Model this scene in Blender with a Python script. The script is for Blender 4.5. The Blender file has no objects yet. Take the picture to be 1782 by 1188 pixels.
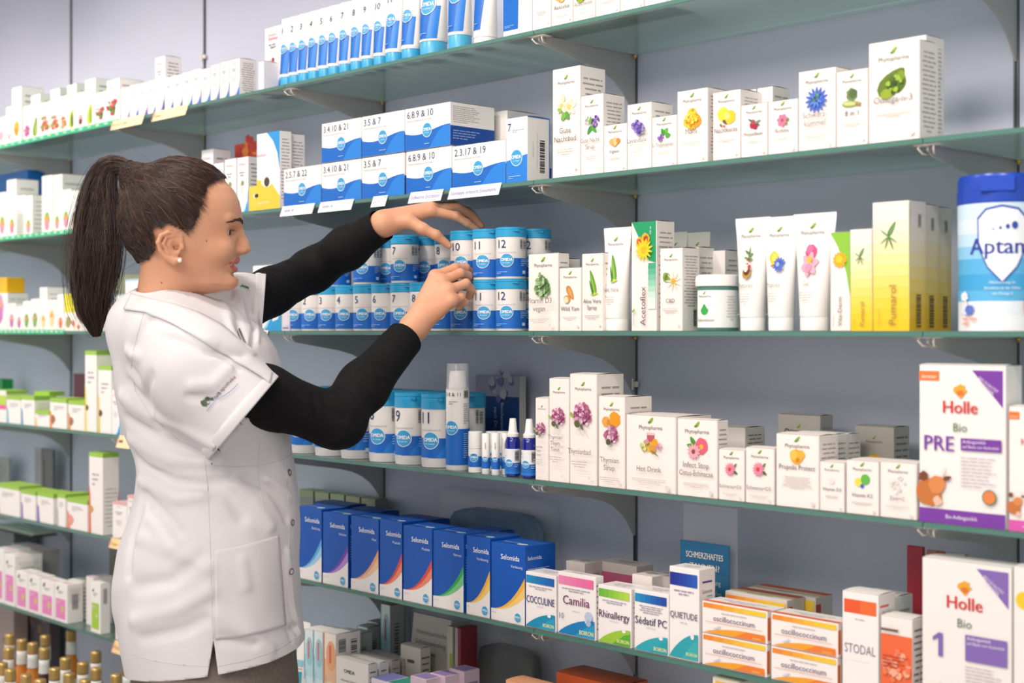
import bpy, bmesh, math, random
import numpy as np
from mathutils import Vector, Matrix, noise
from mathutils.bvhtree import BVHTree
random.seed(7); rng = np.random.default_rng(7)
SC = bpy.context.scene; COL = SC.collection
# ------------------------------------------------------------------ camera
FPX = 2475.0; CX = 891.0; HY = 576.0; ZC = 1.42; CY = -2.24
CA = 0.7221; SA = 0.6918            # camera heading: 46.2 deg left of the wall normal
cam_d = bpy.data.cameras.new('camera'); cam = bpy.data.objects.new('camera', cam_d); COL.objects.link(cam)
cam.location = (0, CY, ZC)
cam.rotation_euler = (math.pi/2, 0, math.atan2(CA, SA))
cam_d.sensor_width = 36; cam_d.lens = 36*FPX/1782; cam_d.shift_y = (HY-594)/1782
cam_d.dof.use_dof = True; cam_d.dof.focus_distance = 2.80; cam_d.dof.aperture_fstop = 3.2
cam_d.clip_start = 0.05
SC.camera = cam
# ------------------------------------------------------------------ light
SC.view_settings.view_transform = 'Standard'; SC.view_settings.look = 'None'
SC.view_settings.gamma = 1; SC.view_settings.use_curve_mapping = False
SC.view_settings.exposure = -0.04
W = bpy.data.worlds.new('room_glow'); SC.world = W; W.use_nodes = True
W.node_tree.nodes['Background'].inputs[0].default_value = (1.0, .965, .94, 1)
W.node_tree.nodes['Background'].inputs[1].default_value = 0.80
def area(name, loc, target, sx, sy, watt, col):
    l = bpy.data.lights.new(name, 'AREA'); l.shape = 'RECTANGLE'; l.size = sx; l.size_y = sy
    l.energy = watt; l.color = col
    o = bpy.data.objects.new(name, l); COL.objects.link(o); o.location = loc
    o.rotation_euler = (Vector(target)-Vector(loc)).to_track_quat('-Z', 'Y').to_euler()
    return o
def spot(name, loc, target, watt, col, ang=70, rad=.05):
    l = bpy.data.lights.new(name, 'SPOT'); l.energy = watt; l.color = col; l.spot_size = math.radians(ang)
    l.spot_blend = .9; l.shadow_soft_size = rad
    o = bpy.data.objects.new(name, l); COL.objects.link(o); o.location = loc
    o.rotation_euler = (Vector(target)-Vector(loc)).to_track_quat('-Z', 'Y').to_euler()
    return o
WARM = (1, .89, .80)
SPOTS = [(-4.9, -1.25), (-4.0, -1.25), (-3.1, -1.25), (-2.2, -1.25), (-1.3, -1.25), (-.4, -1.25)]
for i, (x, y) in enumerate(SPOTS):
    spot('ceiling_spot_lamp', (x, y, 2.72), (x, -.15, 1.35), 38 if x > -3.5 else 68, WARM, 95, .06)
area('ceiling_panel_lamp', (-1.2, -2.7, 2.72), (-2.0, -.4, 1.2), 1.6, .6, 34, WARM)
# ------------------------------------------------------------------ projection from measured photo positions
def cam2world(X, Y, Z):
    return Vector((X*SA - Z*CA, CY + X*CA + Z*SA, ZC + Y))
def P(px, py, Z):
    return cam2world((px-CX)/FPX*Z, (HY-py)/FPX*Z, Z)
def depth_of(px, y):                      # depth of the point seen at column px on the vertical plane y
    k = (px-CX)/FPX
    return (y-CY)/(k*CA+SA)
def wx(px, y):
    Z = depth_of(px, y); return (px-CX)/FPX*Z*SA - Z*CA
def wz(px, py, y):
    return ZC + (HY-py)/FPX*depth_of(px, y)
def cyl_x(px, r, y):                      # centre of an upright cylinder whose left silhouette is at px
    a = math.atan((px-CX)/FPX); lo, hi = -9.0, 1.0
    for _ in range(50):
        m = (lo+hi)/2; X = m*SA+(y-CY)*CA; Z = -m*CA+(y-CY)*SA
        if math.atan2(X, Z)-math.asin(min(.9, r/math.hypot(X, Z))) < a: lo = m
        else: hi = m
    return m
# ------------------------------------------------------------------ materials
MATS = {}
def srgb(h):
    h = h.lstrip('#'); c = [int(h[i:i+2], 16)/255 for i in (0, 2, 4)]
    return tuple((x/12.92 if x <= .04045 else ((x+.055)/1.055)**2.4) for x in c)+(1,)
def mat(hexc, rough=.5, spec=.5, metal=0, noise_amt=0, scale=40, name=None, bump=0):
    key = (hexc, rough, spec, metal, noise_amt, scale, bump)
    if key in MATS: return MATS[key]
    m = bpy.data.materials.new(name or 'paint_'+hexc.strip('#')); m.use_nodes = True
    nt = m.node_tree; b = nt.nodes['Principled BSDF']
    b.inputs['Base Color'].default_value = srgb(hexc); b.inputs['Roughness'].default_value = rough
    b.inputs['Specular IOR Level'].default_value = spec; b.inputs['Metallic'].default_value = metal
    if noise_amt or bump:
        n = nt.nodes.new('ShaderNodeTexNoise'); n.inputs['Scale'].default_value = scale; n.inputs['Detail'].default_value = 3
        tc = nt.nodes.new('ShaderNodeTexCoord'); nt.links.new(tc.outputs['Object'], n.inputs['Vector'])
        if noise_amt:
            mx = nt.nodes.new('ShaderNodeMix'); mx.data_type = 'RGBA'
            c = srgb(hexc); mx.inputs['A'].default_value = c
            mx.inputs['B'].default_value = tuple(x*(1-noise_amt) for x in c[:3])+(1,)
            nt.links.new(n.outputs['Fac'], mx.inputs['Factor']); nt.links.new(mx.outputs['Result'], b.inputs['Base Color'])
        if bump:
            bp = nt.nodes.new('ShaderNodeBump'); bp.inputs['Strength'].default_value = bump; bp.inputs['Distance'].default_value = .002
            nt.links.new(n.outputs['Fac'], bp.inputs['Height']); nt.links.new(bp.outputs['Normal'], b.inputs['Normal'])
    MATS[key] = m; return m
def glassy(name, hexc, alpha, rough=.05, spec=.5):
    m = bpy.data.materials.new(name); m.use_nodes = True; b = m.node_tree.nodes['Principled BSDF']
    b.inputs['Base Color'].default_value = srgb(hexc); b.inputs['Roughness'].default_value = rough
    b.inputs['Alpha'].default_value = alpha; b.inputs['Specular IOR Level'].default_value = spec
    return m
# ------------------------------------------------------------------ object helpers
def tag(o, label=None, cat=None, group=None, kind=None):
    if label: o['label'] = label
    if cat: o['category'] = cat
    if group: o['group'] = group
    if kind: o['kind'] = kind
    return o
def link(name, me, parent=None):
    o = bpy.data.objects.new(name, me); COL.objects.link(o)
    if parent is not None: o.parent = parent
    return o
class MB:
    def __init__(s): s.v = []; s.f = []; s.m = []; s.mats = []
    def mi(s, m):
        if m not in s.mats: s.mats.append(m)
        return s.mats.index(m)
    def add(s, vs, fs, m):
        k = len(s.v); s.v += [tuple(v) for v in vs]; i = s.mi(m)
        for f in fs: s.f.append([k+j for j in f]); s.m.append(i)
    def box(s, x0, y0, z0, x1, y1, z1, m, c=0.0):
        bm = bmesh.new(); bmesh.ops.create_cube(bm, size=1)
        for v in bm.verts:
            v.co = ((x0+x1)/2+v.co.x*(x1-x0), (y0+y1)/2+v.co.y*(y1-y0), (z0+z1)/2+v.co.z*(z1-z0))
        if c: bmesh.ops.bevel(bm, geom=list(bm.edges), offset=c, segments=1, affect='EDGES')
        s.bm(bm, m)
    def bm(s, bm, m):
        bm.verts.index_update()
        s.add([v.co[:] for v in bm.verts], [[v.index for v in f.verts] for f in bm.faces], m); bm.free()
    def lathe(s, prof, cx, cy, m, n=28, ms=None):
        # prof: list of (r, z); ms optional material per band
        k = len(s.v)
        for r, z in prof:
            for i in range(n):
                a = 2*math.pi*i/n; s.v.append((cx+r*math.cos(a), cy+r*math.sin(a), z))
        for j in range(len(prof)-1):
            q = s.mi(ms[j] if ms else m)
            for i in range(n):
                i2 = (i+1) % n; s.f.append([k+j*n+i, k+j*n+i2, k+(j+1)*n+i2, k+(j+1)*n+i]); s.m.append(q)
        q = s.mi(ms[0] if ms else m); s.f.append([k+i for i in range(n)][::-1]); s.m.append(q)
        q = s.mi(ms[-1] if ms else m); s.f.append([k+(len(prof)-1)*n+i for i in range(n)]); s.m.append(q)
    def tube(s, pts, r, m, n=6, r2=None):
        pts = [Vector(p) for p in pts]; k = len(s.v); N = len(pts)
        for j, p in enumerate(pts):
            t = (pts[min(j+1, N-1)]-pts[max(j-1, 0)]).normalized()
            a = t.orthogonal() if j == 0 else (a - t*a.dot(t))
            a.normalize(); b = t.cross(a)
            rr = r[j] if isinstance(r, (list, tuple)) else r
            for i in range(n):
                an = 2*math.pi*i/n; q = p+a*(rr*math.cos(an))+b*(rr*math.sin(an)); s.v.append(q[:])
        mi = s.mi(m)
        for j in range(N-1):
            for i in range(n):
                s.f.append([k+j*n+i, k+j*n+(i+1) % n, k+(j+1)*n+(i+1) % n, k+(j+1)*n+i]); s.m.append(mi)
        s.f.append([k+i for i in range(n)][::-1]); s.m.append(mi); s.f.append([k+(N-1)*n+i for i in range(n)]); s.m.append(mi)
    def mesh(s, name, smooth=False):
        me = bpy.data.meshes.new(name); me.from_pydata(s.v, [], s.f)
        for m in s.mats: me.materials.append(m)
        me.polygons.foreach_set('material_index', s.m)
        if smooth: me.polygons.foreach_set('use_smooth', [True]*len(s.f))
        me.update(); return me
    def build(s, name, parent=None, smooth=False):
        return link(name, s.mesh(name, smooth), parent)
def shade_auto(o, deg=35):
    me = o.data; me.polygons.foreach_set('use_smooth', [True]*len(me.polygons))
    bm = bmesh.new(); bm.from_mesh(me); lim = math.radians(deg)
    for e in bm.edges:
        e.smooth = not (len(e.link_faces) == 2 and e.calc_face_angle(0) > lim)
    bm.to_mesh(me); bm.free()
# ------------------------------------------------------------------ flat printing (lettering and pictures) laid on real surfaces
TXT = {}
def text_geo(s):
    if s in TXT: return TXT[s]
    c = bpy.data.curves.new('t', 'FONT'); c.body = s; c.size = 1; c.resolution_u = 2; c.align_x = 'LEFT'
    o = bpy.data.objects.new('t', c); COL.objects.link(o)
    dg = bpy.context.evaluated_depsgraph_get(); me = bpy.data.meshes.new_from_object(o.evaluated_get(dg))
    vs = [v.co.to_2d()[:] for v in me.vertices]; fs = [list(p.vertices) for p in me.polygons]
    bpy.data.objects.remove(o); bpy.data.curves.remove(c); bpy.data.meshes.remove(me)
    if vs:
        x0 = min(v[0] for v in vs); x1 = max(v[0] for v in vs); vs = [(v[0]-x0, v[1]) for v in vs]; w = x1-x0
    else: w = 0
    TXT[s] = (vs, fs, w); return TXT[s]
class Art:                                # picture in metres: u right, v up
    def __init__(s): s.items = []; s.n = 0
    def poly(s, pts, col):
        s.n += 1; s.items.append((list(pts), [list(range(len(pts)))], col, s.n)); return s
    def R(s, x0, y0, x1, y1, col): return s.poly([(x0, y0), (x1, y0), (x1, y1), (x0, y1)], col)
    def E(s, cx, cy, rx, ry, col, n=24):
        return s.poly([(cx+rx*math.cos(2*math.pi*i/n), cy+ry*math.sin(2*math.pi*i/n)) for i in range(n)], col)
    def T(s, txt, x, y, size, col, al='C', rot=0, wmax=None, sx=1, bold=0):
        vs, fs, w = text_geo(txt)
        if not vs: return s
        if wmax and w*size*sx > wmax: sx = wmax/(w*size)
        ox = {'L': 0, 'C': -w*size*sx/2, 'R': -w*size*sx}[al]; c, sn = math.cos(rot), math.sin(rot)
        s.n += 1
        for kb, b in enumerate([0] if not bold else [-bold*.7, bold*.7]):
            q = []; s.n += kb
            for a, d in vs:
                a = a*size*sx+ox+b; d *= size; q.append((x+a*c-d*sn, y+a*sn+d*c))
            s.items.append((q, fs, col, s.n))
        return s
    def lines(s, cx, y, w, n, lh, col, h=.35, al='C', seed=0):
        r = random.Random(seed+int(w*1e4)); s.n += 1
        for i in range(n):
            ww = w*r.uniform(.7, 1) if i < n-1 else w*r.uniform(.3, .6); x = cx-ww/2 if al == 'C' else cx
            x1 = x+ww
            while x < x1:
                k = min(r.uniform(1.2, 3.5)*lh, x1-x)
                s.items.append(([(x, y), (x+k, y), (x+k, y+lh*h), (x, y+lh*h)], [[0, 1, 2, 3]], col, s.n)); x += k+lh*.35
            y -= lh
        return s
    def bar(s, x, y, w, h, col='#2b2b30', vert=False, seed=1):     # bar code
        r = random.Random(seed); t = 0; L = h if vert else w; s.n += 1
        while t < L:
            k = r.uniform(.012, .05)*L
            q = (x, y+t, x+w, min(y+t+k, y+h)) if vert else (x+t, y, min(x+t+k, x+w), y+h)
            s.items.append(([(q[0], q[1]), (q[2], q[1]), (q[2], q[3]), (q[0], q[3])], [[0, 1, 2, 3]], col, s.n)); t += k+r.uniform(.012, .04)*L
        return s
    # botanical pictures
    def blob(s, cx, cy, r, col, seed=0, k=.3, n=14, asp=1):
        rr = random.Random(seed); return s.poly([(cx+asp*r*(1+rr.uniform(-k, k))*math.cos(2*math.pi*i/n), cy+r*(1+rr.uniform(-k, k))*math.sin(2*math.pi*i/n)) for i in range(n)], col)
    def leaf(s, cx, cy, l, w, ang, col):
        c, sn = math.cos(ang), math.sin(ang); q = []
        for i in range(12):
            t = 2*math.pi*i/12; a = l/2*math.cos(t)+l/2; b = w/2*math.sin(t)*(1-.35*math.cos(t)); q.append((cx+a*c-b*sn, cy+a*sn+b*c))
        return s.poly(q, col)
    def petals(s, cx, cy, r, n, w, col, col2, rc=.28):
        for i in range(n): s.leaf(cx, cy, r, w, 2*math.pi*i/n+.3, col)
        return s.E(cx, cy, r*rc, r*rc, col2, 12)
    def cluster(s, cx, cy, r, n, cols, br, seed=3, asp=1):
        rr = random.Random(seed)
        for i in range(n):
            a = rr.uniform(0, 6.28); d = r*math.sqrt(rr.random()); s.blob(cx+asp*d*math.cos(a), cy+d*math.sin(a), br*rr.uniform(.6, 1.2), cols[i % len(cols)], i, .3, 7)
        return s
    def onto(s, mb, fn, grid=0, eps=.00016, rough=.45):
        for vs, fs, col, ly in s.items:
            m = mat(col, rough)
            if grid:
                bm = bmesh.new(); bv = [bm.verts.new((a, b, 0)) for a, b in vs]
                for f in fs:
                    try: bm.faces.new([bv[i] for i in f])
                    except ValueError: pass
                for ax in (0, 1):
                    g = grid if ax == 0 else grid*3
                    lo = min(v[ax] for v in vs); hi = max(v[ax] for v in vs); t = (math.floor(lo/g)+1)*g
                    while t < hi-1e-6:
                        co = (t, 0, 0) if ax == 0 else (0, t, 0); no = (1, 0, 0) if ax == 0 else (0, 1, 0)
                        bmesh.ops.bisect_plane(bm, geom=list(bm.verts)+list(bm.edges)+list(bm.faces), plane_co=co, plane_no=no, dist=1e-6); t += g
                bm.verts.index_update()
                mb.add([fn(v.co.x, v.co.y, eps*(ly+1)) for v in bm.verts], [[v.index for v in f.verts] for f in bm.faces], m); bm.free()
            else:
                mb.add([fn(a, b, eps*(ly+1)) for a, b in vs], fs, m)
# ------------------------------------------------------------------ room
def struct(name, mb): return tag(mb.build(name), kind='structure')
wall_m = mat('#d2d5e8', .75, .3, noise_amt=.05, scale=6, name='wall_paint')
def slab(name, x0, y0, z0, x1, y1, z1, m):
    b = MB(); b.box(x0, y0, z0, x1, y1, z1, m); return struct(name, b)
slab('wall_back', -9, 0, 0, 1.6, .1, 2.8, wall_m)
slab('floor', -9, -4.2, -.1, 1.6, .1, 0, mat('#d2cdc6', .35, .5, noise_amt=.15, scale=5))
slab('ceiling', -9, -1.9, 2.8, 1.6, .1, 2.9, mat('#e8e6e4', .8))
D = .8385; RAILS = [-1.1254-D*i for i in range(-1, 7)]          # rail x positions
rail_m = mat('#6d7076', .35, .5, .6)
for i, x in enumerate(RAILS):
    b = MB(); w = .0045
    b.box(x-w, -.004, .1, x+w, .0, 2.8, rail_m); b.box(x-w*.3, -.0044, .1, x+w*.3, -.0038, 2.8, mat('#33353a', .6))
    struct('trim_%d' % (i+1), b)
slab('baseboard_back', -9, -.012, 0, 1.6, 0, .1, mat('#77787c', .5))
LEV = [2.004, 1.713, 1.42, 1.131, .842, .560]
LV = ['top shelf', 'second shelf', 'third shelf', 'fourth shelf', 'fifth shelf', 'sixth shelf']
SD = .30; TH = .0085
def shelf_glass():
    m = bpy.data.materials.new('satin_green_glass'); m.use_nodes = True; nt = m.node_tree; nt.nodes.clear()
    out = nt.nodes.new('ShaderNodeOutputMaterial')
    tr = nt.nodes.new('ShaderNodeBsdfTranslucent'); tr.inputs[0].default_value = srgb('#e4f8f4')
    df = nt.nodes.new('ShaderNodeBsdfDiffuse'); df.inputs[0].default_value = srgb('#c8e6e2')
    tp = nt.nodes.new('ShaderNodeBsdfTransparent'); tp.inputs[0].default_value = srgb('#dcf2ea')
    gl = nt.nodes.new('ShaderNodeBsdfGlossy'); gl.inputs['Roughness'].default_value = .12
    fr = nt.nodes.new('ShaderNodeFresnel'); fr.inputs[0].default_value = 1.45
    m1 = nt.nodes.new('ShaderNodeMixShader'); m1.inputs[0].default_value = .12
    m2 = nt.nodes.new('ShaderNodeMixShader'); m2.inputs[0].default_value = .35
    m3 = nt.nodes.new('ShaderNodeMixShader')
    L = nt.links.new
    L(tr.outputs[0], m1.inputs[1]); L(df.outputs[0], m1.inputs[2]); L(m1.outputs[0], m2.inputs[1]); L(tp.outputs[0], m2.inputs[2])
    L(fr.outputs[0], m3.inputs[0]); L(m2.outputs[0], m3.inputs[1]); L(gl.outputs[0], m3.inputs[2]); L(m3.outputs[0], out.inputs[0])
    return m
GLASS = shelf_glass(); EDGE = mat('#4e7d73', .2, .6, name='glass_edge_green')
BAYS = ['far left end', 'behind the ponytail', 'left of the woman', 'behind her head', 'behind her hands', 'right of her hands', 'far right end']
xs = RAILS[::-1]
bayname = ['at the far left end', 'left bay beyond the ponytail', 'bay behind the ponytail', 'bay behind her head and chest', 'bay by her hands', 'bay right of her hands', 'bay at the right edge']
for li, z in enumerate(LEV):
    for bi in range(len(xs)-1):
        x0, x1 = xs[bi]+.001, xs[bi+1]-.001
        b = MB(); b.box(x0, -SD, z-TH, x1, -.002, z, GLASS, .0008)
        # polished edges
        e = .0003
        b.add([(x0, -SD-e, z-TH+.0008), (x1, -SD-e, z-TH+.0008), (x1, -SD-e, z-.0008), (x0, -SD-e, z-.0008)], [[0, 1, 2, 3]], EDGE)
        b.add([(x1+e, -SD, z-TH+.0008), (x1+e, -.002, z-TH+.0008), (x1+e, -.002, z-.0008), (x1+e, -SD, z-.0008)], [[0, 1, 2, 3]], EDGE)
        tag(b.build('glass_shelf'), 'green glass panel of the %s, %s' % (LV[li], bayname[bi]), 'shelf', 'glass shelf panels')
# brackets
brk = mat('#b2afae', .45, .4, .0, name='bracket_grey'); brass = mat('#d9b36a', .3, .6, .7); clear = mat('#e6ded2', .2, .6)
prof = [(.286, .002), (.286, .010), (.27, .018), (.235, .024), (.19, .031), (.14, .039), (.10, .049), (.07, .062), (.045, .080), (.028, .098), (.014, .118), (.006, .128), (0, .128)]
def bracket_meshes():
    b = MB(); t = .0016
    n = len(prof); top = [(d, .002) for d, _ in prof]
    vs = []
    for sx in (-t, t):
        vs += [(sx, -d, -h) for d, h in prof] + [(sx, -d, -.002) for d, h in prof]
    fs = []
    for i in range(n-1):
        fs.append([i, i+1, n+i+1, n+i]); fs.append([2*n+i+1, 2*n+i, 3*n+i, 3*n+i+1])
        fs.append([i+1, i, 2*n+i, 2*n+i+1])
    b.add(vs, fs, brk)
    b.box(-.008, -.286, -.0022, .008, -.004, -.0004, brk)
    plate = b.mesh('plate')
    s = MB(); s.lathe([(.0, 0), (.004, 0), (.0045, -.004), (.002, -.008), (0, -.009)], 0, 0, brass, 10); scr = s.mesh('screw', True)
    h = MB()
    for o in (-.012, .012):
        h.tube([(o, -.286, -.001), (o*1.1, -.292, -.006), (o*.8, -.284, -.014), (o*.5, -.268, -.014)], .0016, clear, 6)
    h.box(-.02, -.294, -.0022, .02, -.268, -.0006, clear)
    return plate, scr, h.mesh('glass_clip', True)
plate, scr, clip = bracket_meshes()
railname = {0: 'rail at the right edge', 1: 'rail right of her hands', 2: 'rail behind her hands', 3: 'rail behind her head', 4: 'rail behind the ponytail', 5: 'leftmost rail', 6: 'rail'}
for li, z in enumerate(LEV):
    for ri, x in enumerate(RAILS[:-1]):
        if ri == 0: continue
        if ri == 6 and li not in (0, 1): continue
        e = bpy.data.objects.new('shelf_bracket', None); COL.objects.link(e); e.location = (x, 0, z-TH)
        rn = ['', 'rail at the right edge', 'rail right of her hands', 'rail between her head and hands', 'rail beside her head', 'leftmost rail in view', 'rail at the far left end'][ri]
        tag(e, 'grey curved steel bracket under the %s on the %s' % (LV[li], rn), 'bracket', 'shelf brackets')
        link('plate', plate, e); link('glass_clip', clip, e)
        for q in ((-.006, -.27), (.006, -.014)):
            s = link('screw', scr, e); s.location = (q[0]+.004, q[1], -.002)
# clear studs in the rail slots
for x, z, w in ((RAILS[4], wz(357, 100, 0), 'wall rail above the top shelf'), (RAILS[2], wz(1106, 668, 0), 'wall rail above the tall white herb cartons')):
    b = MB(); b.box(x-.013, -.012, z-.006, x+.013, -.003, z+.006, clear, .002); b.box(x-.004, -.016, z-.012, x+.004, -.011, z+.012, clear, .001)
    tag(b.build('shelf_support_clip'), 'small clear plastic clip on the '+w, 'clip')
# ------------------------------------------------------------------ goods
YF = -.293
DK = '#1c3c6e'; OB = '#0866c4'; OB2 = '#1f7fdb'; LB = '#3a9fd6'; WH = '#f1efec'; GR = '#9a948f'; PH = '#8a8480'; TX = '#6b5f5d'
LAB = []
def where(desc, lev):
    if desc[0] == '@': s = desc[1:]
    else: s = desc+' on the '+LV[lev]
    if len(s.split()) > 16: s = s.replace(', first right of', ' right of')
    if len(s.split()) > 16 and desc[0] != '@': s = desc
    LAB.append(s); return s
def carton(x0, x1, z0, h, yf, dep, body, front, side, top, label, group=None, rot=0, name='carton', cat='box', flap=True, lean=0, rough=.42):
    w = x1-x0; b = MB(); b.box(0, 0, 0, w, dep, h, mat(body, rough, .4), min(.0007, h*.05))
    if front: front.onto(b, lambda u, v, e: (u, -e, v), rough=rough)
    if side: side.onto(b, lambda u, v, e: (w+e, u, v), rough=rough)
    if top: top.onto(b, lambda u, v, e: (u, v, h+e), rough=rough)
    if flap and h > .05:                                           # slightly sprung tuck-in lid
        n = 7; m = mat(body, rough, .4); vs = []; fs = []
        for i in range(n):
            t = i/(n-1); zz = h+.0004+.0016*math.sin(math.pi*t)
            vs += [(.001, dep*t, zz), (w-.001, dep*t, zz)]
        for i in range(n-1): fs.append([2*i, 2*i+1, 2*i+3, 2*i+2])
        fl = MB(); fl.add(vs, fs, m)
        if top: flap = False
    o = b.build(name); o.location = (x0, yf, z0); o.rotation_euler = (lean, 0, rot)
    if flap and h > .05: fl.build('lid', o)
    return tag(o, label, cat, group)
def C(xl, xr, yt, lev, desc, body='#efedea', front=None, side=None, top=None, dep=.06, yf=YF, z0=None, rot=0, group=None, h=None, **k):
    x0, x1 = wx(xl, yf), wx(xr, yf)-.0006
    z0 = LEV[lev]+.0003 if z0 is None else z0
    if h is None: h = wz(xl, yt, yf)-z0
    w = x1-x0
    f = front(w, h) if front else None; s = side(dep, h) if side else None; t = top(w, dep) if top else None
    return carton(x0, x1, z0, h, yf, dep, body, f, s, t, where(desc, lev), group, rot, **k)
# ---- print designs
def leaf_logo(a, cx, cy, s, txt=True):
    a.leaf(cx-s*.06, cy+s*.06, s*.24, s*.11, .8, '#8cae3c'); a.leaf(cx-s*.12, cy+s*.06, s*.16, s*.07, .2, '#5d8f2f')
    if txt: a.T('Phytopharma', cx, cy-s*.16, s*.19, '#7d756f', wmax=s*1.05)
def fine(W, H, n=14, seed=1, top=.95, bot=.05, col='#a5a09c'):
    a = Art(); lh = H*(top-bot)/n; return a.lines(W/2, H*top-lh, W*.8, n, lh, col, .3, seed=seed)
def side_fine(n=16, seed=1, bar=False, col='#a5a09c'):
    def f(W, H):
        a = fine(W, H, n, seed, .93, .30 if bar else .08, col)
        if bar: a.bar(W*.62, H*.06, W*.22, H*.2, vert=True, seed=seed)
        return a
    return f
def phyto(title, pic, tsz=.15, extra=3, py=.60, ty=.40, ps=.3, tcol='#6f6663'):
    def f(W, H):
        a = Art(); a.R(W*.006, 0, W*.012, H, '#d8d4d0'); a.R(W*.985, 0, W*.992, H, '#d5d1cd')
        leaf_logo(a, W/2, H*.885, min(W*.60, H*.40))
        S = min(W*ps*1.25, H*.17); draw(a, pic, W/2, H*py, S)
        y = H*ty; sz = min(W*tsz*1.4, H*.1)
        for t in title: a.T(t, W/2, y, sz, tcol, wmax=W*.84); y -= sz*1.05
        a.lines(W/2, y, W*.72, extra, max(H*.022, .0016), '#b5aeaa', .3, seed=len(title[0]) if title else 1)
        a.T('•  •', W/2, H*.045, W*.05, '#b5aeaa'); a.E(W*.87, H*.07, W*.045, W*.045, '#ddd8d4', 12); return a
    return f
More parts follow.
